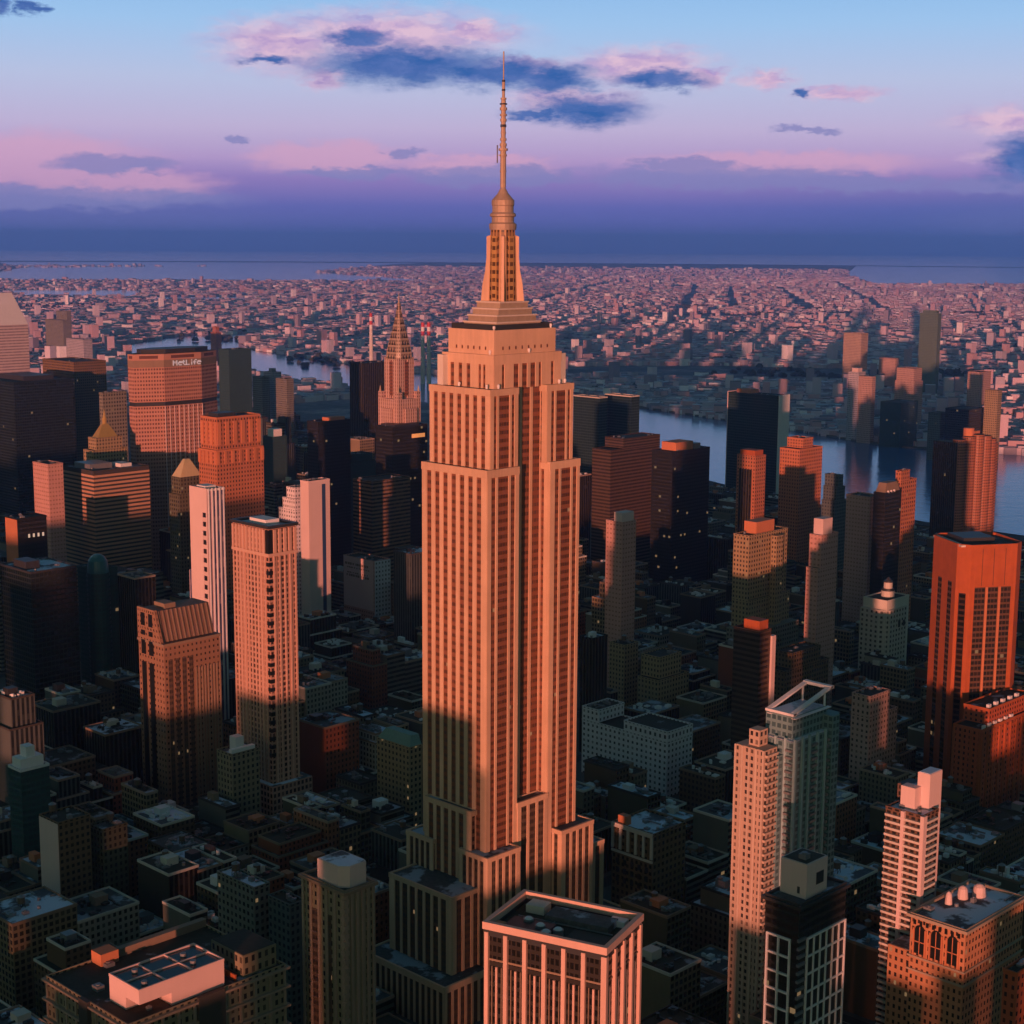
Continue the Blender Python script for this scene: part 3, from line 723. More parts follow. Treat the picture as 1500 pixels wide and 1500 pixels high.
(982, 625, 30, 25, 34, 3, 3, 11, 'mid-height old stone block, water tank, dark roof', 'behind the broad black tower', 0),
(452, 258, 34, 29, 37, 6, 3, 10, 'mid-height orange brick block, roof house, dark roof', 'in front of the broad black tower', 0),
(968, 582, 22, 25, 34, 5, 1, 13, 'mid-height blue-grey block, water tank, grey roof', 'behind the slender brown tower', 0),
(10, 180, 10, 25, 31, 3, 1, 11, 'mid-height old stone block, water tank, grey roof', 'right of the white water structure', 0),
(189, -144, 10, 27, 31, 9, 3, 12, 'mid-height red brick block, dark roof', 'behind the balconied tower', 0),
(578, 178, 16, 28, 15, 9, 1, 11, 'low red brick block, water tank, grey roof', 'behind the slim pink-grey tower', 0),
(551, 303, 16, 24, 21, 2, 2, 9, 'low grey block, water tank, snow-patched roof', 'in front of the broad black tower', 0),
(517, 821, 16, 30, 106, 5, 3, 14, 'tall blue-grey block, roof house, dark roof', 'behind the pale pair of towers', 1),
(701, 500, 16, 27, 31, 0, 1, 12, 'mid-height brown brick block, grey roof', 'behind the slim blue-grey tower', 0),
(122, -62, 22, 24, 40, 7, 1, 14, 'mid-height near-black block, roof house, grey roof', 'behind the teal glass tower', 0),
(195, 465, 32, 26, 53, 7, 1, 12, 'mid-height near-black block, grey roof', 'behind the slender orange hotel tower', 0),
(426, 628, 15, 30, 11, 5, 1, 9, 'low blue-grey block, water tank, grey roof', 'in front of the faded-writing block', 0),
(835, 144, 12, 29, 16, 4, 0, 11, 'low olive block, water tank, dark roof', 'right of the red cut-corner tower', 0),
(844, 338, 30, 30, 35, 0, 0, 15, 'mid-height brown brick block, water tank, dark roof', 'behind the plain pink-grey slab', 0),
(6, 260, 34, 25, 17, 3, 3, 8, 'low old stone block, dark roof', 'behind the white water structure', 0),
(-79, 306, 10, 30, 40, 7, 3, 13, 'mid-height near-black block, water tank, dark roof', 'behind the small blue-glazed building', 0),
(300, -19, 34, 25, 14, 7, 1, 13, 'low near-black block, water tank, grey roof', 'behind the teal glass tower', 0),
(305, 706, 28, 25, 99, 7, 2, 14, 'tall near-black block, roof house, snow-patched roof', 'behind the pale gold pyramid', 1),
(456, 17, 8, 27, 46, 0, 3, 15, 'mid-height brown brick block, water tank, dark roof', 'behind the red cut-corner tower', 0),
(441, 582, 28, 25, 10, 4, 2, 14, 'low olive block, roof house, snow-patched roof', 'in front of the faded-writing block', 0),
(602, 466, 19, 28, 36, 5, 0, 9, 'mid-height blue-grey block, water tank, dark roof', 'behind the slim blue-grey tower', 0),
(171, 99, 8, 25, 29, 0, 0, 11, 'low brown brick block, water tank, dark roof', 'in front of the long white building', 0),
(250, 419, 22, 30, 33, 7, 1, 11, 'mid-height near-black block, water tank, grey roof', 'in front of the faded-writing block', 0),
(422, 62, 18, 26, 30, 1, 1, 13, 'mid-height tan block, water tank, grey roof', 'in front of the pale chamfered building', 0),
(467, 302, 28, 23, 31, 8, 2, 14, 'mid-height pale stone block, roof house, snow-patched roof', 'behind the long white building', 0),
(654, 64, 30, 29, 30, 3, 3, 10, 'low old stone block, roof house, dark roof', 'behind the red cut-corner tower', 0),
(263, -98, 8, 28, 18, 5, 2, 11, 'low blue-grey block, water tank, snow-patched roof', 'behind the balconied tower', 0),
(400, 19, 12, 23, 25, 0, 2, 10, 'low brown brick block, roof house, snow-patched roof', 'in front of the pale chamfered building', 0),
(644, 501, 9, 26, 33, 7, 3, 15, 'mid-height near-black block, water tank, dark roof', 'behind the slim blue-grey tower', 0),
(789, 1030, 24, 29, 111, 1, 3, 8, 'tall tan block, dark roof', 'behind the brown banded block', 1),
(199, -179, 24, 26, 34, 0, 3, 15, 'brown brick block, water tank, dark roof', 'in front of the stepped red brick block', 0),
(243, 466, 8, 28, 40, 4, 1, 12, 'mid-height olive block, grey roof', 'behind the slender orange hotel tower', 0),
(574, 19, 7, 23, 44, 2, 1, 15, 'mid-height grey block, water tank, grey roof', 'behind the red cut-corner tower', 0),
(668, 258, 9, 29, 47, 5, 1, 15, 'mid-height blue-grey block, water tank, grey roof', 'behind the slim pink-grey tower', 0),
(1172, 661, 22, 27, 36, 2, 2, 9, 'mid-height grey block, water tank, snow-patched roof', 'behind the orange brick tower', 0),
(-122, 258, 15, 29, 17, 0, 3, 11, 'second nearest low brown brick block, water tank', 'in front of the small blue-glazed building', 0),
(-53, 261, 22, 23, 24, 4, 1, 9, 'low olive block, water tank, grey roof', 'right of the pink-walled loft', 0),
(302, 16, 34, 30, 21, 3, 2, 9, 'low old stone block, water tank, snow-patched roof', 'behind the teal glass tower', 0),
(384, 580, 10, 28, 11, 7, 3, 9, 'nearest low near-black block, water tank, dark roof', 'in front of the faded-writing block', 0),
(555, 179, 30, 26, 16, 0, 2, 9, 'low brown brick block, water tank, snow-patched roof', 'behind the slim pink-grey tower', 0),
(754, 305, 12, 29, 25, 0, 2, 10, 'low brown brick block, roof house, snow-patched roof', 'behind the slim pink-grey tower', 0),
(1116, 305, 16, 29, 26, 7, 1, 11, 'low near-black block, water tank, grey roof', 'in front of the rounded-bay tower', 0),
(1135, 708, 12, 29, 31, 0, 3, 10, 'mid-height brown brick block, roof house, dark roof', 'behind the slender brown tower', 0),
(330, 222, 8, 24, 38, 7, 2, 8, 'mid-height near-black block, snow-patched roof', 'behind the long white building', 0),
(551, 16, 16, 30, 41, 2, 0, 12, 'mid-height grey block, dark roof', 'behind the stepped red brick block', 0),
(534, 61, 22, 24, 31, 3, 2, 9, 'mid-height old stone block, water tank, snow-patched roof', 'behind the red cut-corner tower', 0),
(968, 339, 9, 27, 29, 2, 0, 10, 'low grey block, roof house, dark roof', 'right of the black round-topped tower', 0),
(1212, 786, 7, 25, 32, 3, 0, 15, 'mid-height old stone block, water tank, dark roof', 'left of the slender brown tower', 0),
(-18, 261, 15, 23, 24, 0, 1, 15, 'low brown brick block, water tank, grey roof', 'in front of the mansard-roofed tower', 0),
(152, 17, 8, 28, 36, 0, 2, 8, 'mid-height brown brick block, snow-patched roof', 'behind the pale pilasters', 0),
(422, 582, 10, 25, 11, 0, 1, 13, 'low brown brick block, water tank, grey roof', 'in front of the faded-writing block', 0),
(580, 869, 22, 30, 103, 4, 1, 12, 'tall olive block, grey roof', 'behind the pale pair of towers', 1),
(780, 1225, 9, 26, 123, 5, 0, 8, 'tall blue-grey block, dark roof', 'behind the orange masonry tower', 1),
(878, 180, 16, 23, 18, 5, 3, 9, 'low blue-grey block, water tank, dark roof', 'behind the red cut-corner tower', 0),
(932, 304, 16, 27, 22, 1, 1, 10, 'low tan block, roof house, grey roof', 'right of the black round-topped tower', 0),
(981, 340, 16, 26, 36, 0, 2, 15, 'brown brick block, water tank, snow-patched roof', 'right of the black round-topped tower', 0),
(1148, 741, 7, 28, 35, 7, 2, 10, 'mid-height near-black block, roof house, snow-patched roof', 'left of the slender brown tower', 0),
(1189, 743, 30, 24, 33, 5, 2, 15, 'mid-height blue-grey block, water tank, snow-patched roof', 'behind the slender brown tower', 0),
(-226, 96, 13, 31, 31, 4, 0, 10, 'mid-height olive block, roof house, dark roof', 'in front of the small blue-glazed building', 0),
(19, 340, 18, 26, 55, 7, 2, 11, 'mid-height near-black block, water tank, snow-patched roof', 'behind the mansard-roofed tower', 0),
(286, 420, 15, 27, 42, 5, 3, 11, 'mid-height blue-grey block, water tank, dark roof', 'in front of the faded-writing block', 0),
(1252, 1752, 9, 25, 50, 4, 3, 11, 'mid-height olive block, water tank, dark roof', 'left of the pale pair of towers', 0),
(315, 383, 18, 23, 53, 4, 0, 9, 'mid-height olive block, water tank, dark roof', 'behind the tallest tower', 0),
(468, 582, 26, 24, 42, 0, 0, 10, 'mid-height brown brick block, roof house, dark roof', 'in front of the brown banded block', 0),
(517, 422, 16, 23, 39, 9, 2, 13, 'red brick block, water tank, snow-patched roof', 'left of the slim blue-grey tower', 0),
(704, 225, 16, 30, 24, 1, 2, 11, 'low tan block, water tank, snow-patched roof', 'behind the pale chamfered building', 0),
(796, 384, 11, 26, 30, 2, 3, 13, 'second nearest low grey block, water tank, dark roof', 'behind the orange-boxed slab', 0),
(750, 627, 9, 28, 42, 4, 2, 11, 'mid-height olive block, water tank, snow-patched roof', 'left of the slim blue-grey tower', 0),
(992, 225, 16, 30, 23, 6, 1, 15, 'low orange brick block, water tank, grey roof', 'right of the red cut-corner tower', 0),
(-4, -178, 12, 29, 46, 2, 2, 14, 'mid-height grey block, roof house, snow-patched roof', 'behind the ladder-fronted tower', 0),
(124, 257, 15, 31, 17, 0, 0, 11, 'low brown brick block, water tank, dark roof', 'left of the green-roofed wedge', 0),
(335, 100, 12, 23, 22, 1, 3, 8, 'low tan block, dark roof', 'behind the brown red-capped tower', 0),
(515, 339, 12, 27, 21, 3, 1, 11, 'low old stone block, water tank, grey roof', 'behind the slim blue-grey tower', 0),
(742, 547, 30, 30, 27, 0, 3, 12, 'low brown brick block, dark roof', 'behind the slim blue-grey tower', 0),
(1086, 383, 7, 24, 31, 0, 3, 11, 'mid-height brown brick block, water tank, dark roof', 'right of the black round-topped tower', 0),
(52, 464, 19, 25, 45, 4, 1, 13, 'mid-height olive block, water tank, grey roof', 'in front of the teal-domed tower', 0),
(179, -97, 8, 30, 21, 0, 1, 9, 'low brown brick block, water tank, grey roof', 'behind the balconied tower', 0),
(185, -63, 28, 27, 28, 8, 0, 10, 'low pale stone block, roof house, dark roof', 'behind the teal glass tower', 0),
(280, 707, 22, 27, 47, 2, 0, 10, 'mid-height grey block, roof house, dark roof', 'behind the pale gold pyramid', 0),
(393, 464, 28, 25, 31, 7, 0, 9, 'mid-height near-black block, water tank, dark roof', 'behind the tallest tower', 0),
(786, 143, 12, 27, 16, 5, 2, 10, 'low blue-grey block, roof house, snow-patched roof', 'behind the red cut-corner tower', 0),
(769, 339, 22, 28, 28, 3, 3, 11, 'low old stone block, water tank, dark roof', 'behind the slim pink-grey tower', 0),
(1016, 258, 21, 29, 27, 8, 1, 14, 'low pale stone block, roof house, grey roof', 'behind the red cut-corner tower', 0),
(1199, 466, 22, 28, 10, 5, 0, 13, 'low blue-grey block, water tank, dark roof', 'right of the black round-topped tower', 0),
(1139, 1591, 30, 24, 34, 2, 1, 8, 'mid-height grey block, grey roof', 'behind the pale pair of towers', 0),
(35, 385, 28, 27, 40, 3, 0, 15, 'mid-height old stone block, water tank, dark roof', 'behind the mansard-roofed tower', 0),
(142, -143, 28, 26, 37, 4, 2, 15, 'mid-height olive block, water tank, snow-patched roof', 'behind the balconied tower', 0),
(162, 466, 34, 29, 40, 5, 0, 14, 'mid-height blue-grey block, roof house, dark roof', 'behind the slim white blue-striped tower', 0),
(256, 466, 18, 28, 27, 0, 2, 10, 'low brown brick block, roof house, snow-patched roof', 'behind the slender orange hotel tower', 0),
(332, 465, 10, 26, 29, 2, 0, 9, 'low grey block, water tank, dark roof', 'in front of the faded-writing block', 0),
(405, 624, 28, 23, 11, 0, 3, 11, 'low brown brick block, water tank, dark roof', 'in front of the faded-writing block', 0),
(384, 708, 10, 29, 109, 2, 1, 8, 'tall grey block, grey roof', 'behind the orange masonry tower', 1),
(754, 222, 22, 23, 15, 1, 3, 8, 'low tan block, dark roof', 'behind the pale chamfered building', 0),
(727, 340, 30, 25, 17, 0, 3, 10, 'low brown brick block, roof house, dark roof', 'behind the orange-boxed slab', 0),
(692, 384, 12, 25, 38, 8, 1, 12, 'mid-height pale stone block, grey roof', 'behind the orange-boxed slab', 0),
(1235, 500, 30, 28, 10, 2, 3, 15, 'low grey block, water tank, dark roof', 'behind the black round-topped tower', 0),
(-153, 225, 8, 29, 25, 8, 0, 13, 'low pale stone block, water tank, dark roof', 'left of the small blue-glazed building', 0),
(-39, 383, 22, 24, 38, 2, 3, 11, 'mid-height grey block, water tank, dark roof', 'behind the small blue-glazed building', 0),
(390, 1189, 22, 25, 10, 2, 3, 13, 'low grey block, water tank, dark roof', 'behind the orange-edged black block', 0),
(540, 419, 30, 29, 38, 2, 0, 14, 'mid-height grey block, roof house, dark roof', 'behind the slim blue-grey tower', 0),
(764, 98, 30, 26, 22, 3, 1, 8, 'low old stone block, grey roof', 'right of the red cut-corner tower', 0),
(682, 420, 7, 26, 35, 7, 0, 15, 'second nearest near-black block, water tank, dark roof', 'in front of the broad black tower', 0),
(664, 544, 7, 24, 37, 7, 3, 14, 'mid-height near-black block, roof house, dark roof', 'left of the slim blue-grey tower', 0),
(863, 261, 30, 23, 23, 0, 3, 11, 'low brown brick block, water tank, dark roof', 'behind the red cut-corner tower', 0),
(1104, 306, 7, 30, 17, 1, 3, 13, 'low tan block, water tank, dark roof', 'in front of the rounded-bay tower', 0),
]]
REST = [(1088,625,30,25,36),(560,99,16,25,15),(566,225,22,31,32),(578,385,9,28,25),(768,303,16,24,28),(793,304,16,28,29),(663,339,16,27,30),(716,1028,16,25,99),(942,225,7,31,21),(950,224,7,29,21),(1089,708,12,30,30),(433,545,12,26,83),(447,708,34,29,125),(396,1225,34,26,11),(604,222,13,23,30),(707,257,12,31,14),(844,177,7,30,21),(906,177,16,29,20),(835,420,12,28,36),(911,545,12,27,35),(1164,340,22,26,25),(1124,421,9,24,21),(1221,464,22,26,10),(1258,502,16,24,11),(1271,501,10,27,11),(1270,1754,11,29,36),(386,-97,15,30,22),(412,545,10,27,10),(524,97,7,28,23),(583,222,12,24,30),(707,97,12,30,22),(688,224,16,27,14),(685,304,16,26,23),(786,338,12,30,39),(673,421,12,25,35),(934,223,9,26,17),(946,341,22,25,29),(982,580,7,30,38),(1102,420,22,27,19),(1236,707,12,29,27),(1212,1673,22,27,31),(-172,179,18,26,34),(-23,339,10,29,35),(187,-97,8,29,19),(95,141,12,24,19),(342,-62,17,26,17),(340,501,22,26,20),(475,257,12,30,33),(424,1269,15,25,11),(474,1350,14,25,11),(520,62,7,27,16),(668,178,7,28,21),(716,258,7,29,14),(728,420,22,27,28),(964,222,22,24,20),(852,421,22,25,28),(1128,305,9,29,27),(1206,340,30,27,20),(1060,384,12,26,23),(143,97,28,29,24),(160,225,15,30,30),(152,385,34,28,54),(205,662,12,25,80),(254,-145,15,29,18),(297,464,8,25,36),(449,96,28,31,17),(443,545,8,27,83),(434,1306,22,26,11),(462,1352,10,29,10),(546,787,30,27,13),(693,100,16,23,29),(743,99,12,26,14),(708,303,30,25,19),(647,466,16,30,24),(715,580,16,29,28),(892,178,12,27,18),(997,258,16,29,25),(888,303,12,25,22),(900,305,12,30,16),(910,302,9,24,17),(1247,464,30,25,11),(1146,628,30,31,32),(1124,742,7,27,30),(1176,1629,7,25,33),(-98,339,28,27,26),(200,340,21,26,21),(113,705,8,25,93),(277,340,22,25,20),(305,466,8,30,34),(344,467,14,31,25),(292,742,15,27,49),(321,1110,34,29,11),(344,1109,13,27,11),(346,1143,10,31,10),(383,502,8,24,15),(422,544,10,23,11),(512,63,7,29,11),(515,99,12,26,24),(520,1349,22,24,10),(776,143,9,26,11),(724,259,7,28,14),(669,304,16,27,27),(866,418,7,30,28),(1090,304,22,28,11),(1180,338,9,30,24),(1123,626,16,27,32),(1162,707,9,28,29),(1250,787,22,27,22),(1130,1548,16,24,33)]
SITE = {
    'lincoln': (315.7, 648.9, 50.8, 26.4, 205.0),
    'gridslab': (272.9, 786.1, 58.6, 52.8, 150.0),
    'pinkslab': (207.5, 776.2, 14.9, 25.9, 160.0),
    'pyramid40': (288.9, 679.5, 27.6, 15.8, 150.0),
    't425': (117.6, 405.2, 14.9, 20.3, 188.0),
    't400': (46.4, 246.4, 20.3, 35.0, 192.0),
    'mansard': (23.6, 305.1, 41.4, 27.5, 115.0),
    'steppedA': (361.4, 617.9, 17.8, 23.6, 140.0),
    'steppedB': (357.0, 583.1, 23.8, 11.4, 150.0),
    'billboard': (451.5, 624.9, 19.5, 44.5, 62.0),
    'hsbc': (51.3, 523.1, 36.6, 43.5, 125.0),
    'domeglass': (105.2, 531.7, 18.7, 25.7, 115.0),
    'litstrip': (137.0, 691.9, 26.9, 19.0, 130.0),
    'backdarkA': (548.0, 1424.4, 86.1, 106.4, 175.0),
    'backdarkB': (663.2, 1489.8, 50.0, 82.3, 190.0),
    'backdarkC': (357.2, 904.9, 27.7, 6.3, 205.0),
    'pyramidorange': (304.4, 836.8, 37.6, 17.0, 165.0),
    'darkR': (874.5, 1405.0, 39.7, 24.7, 200.0),
    'blackchr': (580.2, 717.9, 48.1, 26.3, 170.0),
    'browntall': (855.0, 1086.6, 44.4, 27.1, 200.0),
    'brownbands': (511.4, 670.8, 49.9, 28.5, 127.0),
    'tealglass': (643.8, 869.1, 47.1, 23.7, 120.0),
    'darkorange': (582.5, 838.3, 44.7, 18.5, 165.0),
    'darklow': (578.9, 929.2, 19.1, 18.7, 140.0),
    'clusterA': (1190.5, 1763.0, 16.2, 27.2, 120.0),
    'clusterB': (1229.8, 1782.3, 18.0, 27.4, 125.0),
    'clusterC': (1195.9, 1704.0, 14.7, 30.2, 120.0),
    'unplazaA': (1084.0, 904.9, 16.4, 46.0, 154.0),
    'unplazaB': (1130.2, 889.1, 16.9, 46.8, 154.0),
    'bigbrown': (802.1, 602.2, 81.8, 26.0, 150.0),
    'bigdark': (796.1, 522.4, 62.8, 27.1, 145.0),
    'un': (1280.8, 774.8, 23.6, 83.7, 154.0),
    'brown1080': (778.9, 419.9, 17.1, 22.4, 150.0),
    'orange1143': (897.7, 440.8, 45.3, 24.8, 150.0),
    'dark1205': (888.6, 393.0, 21.5, 16.5, 120.0),
    'pink1240': (748.6, 270.1, 19.6, 25.4, 130.0),
    'domedark': (727.0, 232.5, 27.3, 11.8, 140.0),
    'orange1320': (769.0, 239.5, 27.1, 5.6, 150.0),
    'park3': (425.9, -14.3, 77.5, 18.6, 169.0),
    'h1075': (503.3, 207.1, 54.7, 16.3, 135.0),
    'slim1183': (503.8, 152.0, 25.9, 10.5, 140.0),
    'slim888': (437.3, 297.5, 16.7, 17.1, 140.0),
    'pale1265': (605.0, 155.5, 33.3, 22.3, 75.0),
    'rededge': (386.4, -57.7, 66.3, 19.5, 75.0),
    'grey1248': (353.4, 8.7, 33.4, 13.7, 75.0),
    'glassorange': (8.7, -139.8, 2.5, 17.6, 150.0),
    'glassteal': (30.4, -151.5, 32.3, 16.8, 168.0),
    'brown1078': (316.4, 80.2, 12.8, 20.8, 110.0),
    'stripe': (-67.1, -222.5, 29.5, 14.7, 130.0),
    'balcony': (60.7, -190.3, 13.0, 18.0, 120.0),
    'ornate': (59.4, -219.7, 49.3, 25.2, 85.0),
    'midwhite': (275.0, 142.8, 26.4, 74.4, 45.0),
    'cols': (93.7, -17.6, 26.9, 27.7, 60.0),
    'whitepent': (-141.4, -47.3, 15.4, 26.8, 105.0),
    'tri575': (97.8, 183.2, 10.0, 29.9, 58.0),
    'sm318': (-111.2, 58.7, 9.0, 28.6, 66.0),
    'sm393': (-106.0, 32.8, 8.7, 16.2, 62.0),
    'left15': (-103.5, 267.5, 17.6, 13.4, 70.0),
    'left58': (-125.9, 191.9, 18.6, 18.1, 66.0),
    'left185': (-101.3, 190.3, 14.9, 11.9, 55.0),
    'botright': (34.2, -258.4, 22.7, 5.8, 80.0),
    'leftres': (11.6, 229.5, 19.8, 14.8, 62.0),
    'court': (2841.2, 1421.8, 15.2, 58.0, 201.0),
    'qorange1238': (2857.6, 1629.7, 29.8, 49.4, 140.0),
    'qpair1': (2016.6, 1088.4, 22.5, 21.5, 125.0),
    'qpair2': (1992.3, 1051.4, 11.2, 28.1, 120.0),
    'qorange1312': (2225.5, 1105.3, 32.2, 41.2, 120.0),
    'qpink1290': (2916.9, 1571.4, 18.4, 45.0, 80.0),
    'qslim1443': (1917.7, 765.9, 13.6, 23.0, 120.0),
    'qdark1400': (1894.8, 801.2, 55.9, 43.1, 90.0),
    'qred1425': (2482.7, 1098.0, 44.4, 27.1, 100.0),
    'qtowerL': (1963.5, 3749.2, 26.5, 98.1, 130.0),
    'qpinkL': (1510.4, 2884.4, 23.5, 75.0, 120.0),
    'qorangeL': (2174.1, 3270.3, 18.5, 25.8, 110.0),
    'qd1': (1999.9, 988.7, 56.8, 41.0, 80.0),
    'qslimR': (1883.6, 844.3, 26.4, 22.7, 80.0),
    'brown1000': (461.5, 141.4, 57.9, 15.2, 60.0),
    'tan940': (391.6, 214.4, 36.5, 19.7, 55.0),
    'brown905': (410.1, 269.4, 16.4, 15.4, 50.0),
    'dark880': (302.3, 206.0, 16.0, 11.6, 85.0),
    'metlife': (393, 850, 98, 29, 246),
    'chrysler': (590, 732, 60, 60, 200),
    'citi': (616, 1593, 48, 48, 240),
    'corinthian': (1140, 378, 76, 40, 140),
    'b1250': (-149, -178, 54, 62, 130),
    'botleft': (-222, -50, 84, 60, 80),
    'esb': (0, 0, 106, 57, 62),
    'esb_right': (0, 0, 106, 57, 62),
}
STACKS = [(2444, 2922, 152, 'red and white banded smokestack across the river, leftmost of the three'), (2211, 2458, 152, 'banded smokestack left of the other in the pair behind the needle-topped tower'), (2223, 2449, 152, 'banded smokestack nearest the left shoulder of the tallest tower')]
SHADE_TOWERS = [(-95, -1783, 30.6, 30.6, 122), (-184, -1771, 46.6, 46.6, 118), (-155, -1684, 40.1, 40.1, 132), (-246, -1669, 46.6, 46.6, 125), (-211, -1591, 30.6, 30.6, 121), (-294, -1588, 30.6, 30.6, 114), (-256, -1516, 30.6, 30.6, 129), (-344, -1504, 46.6, 46.6, 131), (-319, -1411, 46.6, 46.6, 122), (-412, -1392, 46.6, 46.6, 124), (-383, -1304, 46.6, 46.6, 136), (-470, -1295, 30.6, 30.6, 115), (-430, -1226, 30.6, 30.6, 132), (-513, -1224, 40.1, 40.1, 115), (-481, -1141, 40.1, 40.1, 124), (-572, -1126, 46.6, 46.6, 112), (-539, -1045, 30.6, 30.6, 132), (-626, -1035, 46.6, 46.6, 137), (-591, -957, 30.6, 30.6, 126), (-675, -955, 30.6, 30.6, 120), (-642, -873, 46.6, 46.6, 122), (-733, -858, 40.1, 40.1, 124), (-701, -775, 40.1, 40.1, 121), (-719, -745, 8.0, 8.0, 112), (-728, -731, 15.3, 15.3, 94), (-737, -715, 8.7, 8.7, 122), (-746, -700, 14.6, 14.6, 100), (-758, -681, 16.8, 16.8, 88), (-767, -665, 9.5, 9.5, 124), (-777, -649, 17.5, 17.5, 208), (-790, -627, 16.0, 16.0, 106), (-800, -610, 10.2, 10.2, 116), (-812, -590, 22.6, 22.6, 116), (-829, -562, 24.1, 24.1, 98), (-847, -532, 24.8, 24.8, 98), (-857, -515, 3.8, 3.8, 154), (-868, -496, 26.2, 26.2, 178), (-882, -473, 10.9, 10.9, 140), (-895, -452, 24.1, 24.1, 107), (-914, -421, 27.0, 27.0, 107), (-931, -392, 20.4, 20.4, 132), (-952, -357, 35.0, 35.0, 130), (-970, -327, 13.1, 13.1, 116), (-985, -302, 30.6, 30.6, 114), (-1012, -257, 43.0, 43.0, 96), (-1034, -221, 16.8, 16.8, 142), (-1052, -191, 31.3, 31.3, 192), (-1074, -154, 30.6, 30.6, 164), (-1153, -159, 18.2, 18.2, 178), (-1116, -84, 46.6, 46.6, 168), (-1201, -78, 30.6, 30.6, 170), (-1166, 0, 40.1, 40.1, 158), (-1251, 5, 30.6, 30.6, 150), (-1211, 74, 30.6, 30.6, 174), (-1293, 74, 30.6, 30.6, 171), (-1258, 151, 40.1, 40.1, 179), (-1348, 166, 46.6, 46.6, 167), (-1319, 253, 40.1, 40.1, 164), (-1404, 259, 30.6, 30.6, 152), (-1367, 333, 40.1, 40.1, 175), (-1453, 341, 30.6, 30.6, 176), (-1416, 415, 40.1, 40.1, 170), (-1503, 423, 40.1, 40.1, 155), (-1469, 503, 30.6, 30.6, 178), (-1551, 503, 30.6, 30.6, 173), (-1514, 578, 30.6, 30.6, 155), (-1597, 580, 30.6, 30.6, 181), (-1559, 652, 30.6, 30.6, 178), (-1645, 661, 40.1, 40.1, 167), (-1615, 746, 40.1, 40.1, 151), (-404, 90, 26, 26, 95)]  # added unseen towers; widths and heights set to place the shadow edges
# ------------------------------------------------------------------ the stepped limestone skyscraper
facade('bay_glass', (0.23, 0.085, 0.045), (0.085, 0.04, 0.025), 0.86, 0.46, grough=0.3, amount=0.35, lit=0.004)
facade('bay_low', (0.11, 0.07, 0.045), (0.035, 0.025, 0.018), 0.78, 0.52, grough=0.3, amount=0.35, lit=0.01)
facade('lime_wall', LIME, (0.03, 0.02, 0.018), 0.55, 0.55, spandrel=(0.18, 0.09, 0.06), amount=0.2)
facade('lime_punched', LIME, (0.03, 0.02, 0.018), 0.42, 0.5, amount=0.2)
def pavilion(r, x0, x1, y0, y1, z0, z1, west=None, south=None, band=3.4, depth=0.9, gap=0.0, bay='bay_glass'):
    """a block of the tower: core wall, stone coping, and on each seen face piers with window bays between.
    west / south: lists of relative widths, alternating pier, bay, pier ..."""
    mk('wall', 'lime_wall', r, lambda b: b.box(x0+0.5, x1-0.5, y0+0.5, y1-0.5, z0, z1-0.6, 3.1, 3.7))
    mk('roof', 'roof_grey', r, lambda b: b.box(x0+1.0, x1-1.0, y0+1.0, y1-1.0, z1-0.6, z1-0.45))
    def cop(b):
        b.ring(x0-0.35, x1+0.35, y0-0.35, y1+0.35, z1-band, z1, 1.1)
    mk('coping', 'limestone', r, cop)
    for side, seq in (('W', west), ('S', south)):
        if not seq: continue
        L = (y1-y0) if side == 'W' else (x1-x0)
        tot = sum(seq); t = 0.0
        for i, s in enumerate(seq):
            a = t/tot*L; t += s; c = t/tot*L
            if side == 'W':
                # runs from the north end (left in the picture) to the south end
                if i % 2 == 0: mk('pier', 'limestone', r, lambda b: b.box(x0-0.25, x0+0.5, y1-c, y1-a, z0, z1-band))
                else: mk('window_bay', bay, r, lambda b: b.box(x0+0.20, x0+0.5, y1-c, y1-a, z0, z1-band, 1.75, 3.7))
            else:
                if i % 2 == 0: mk('pier', 'limestone', r, lambda b: b.box(x0+a, x0+c, y0-0.25, y0+0.5, z0, z1-band))
                else: mk('window_bay', bay, r, lambda b: b.box(x0+a, x0+c, y0+0.20, y0+0.5, z0, z1-band, 1.75, 3.7))
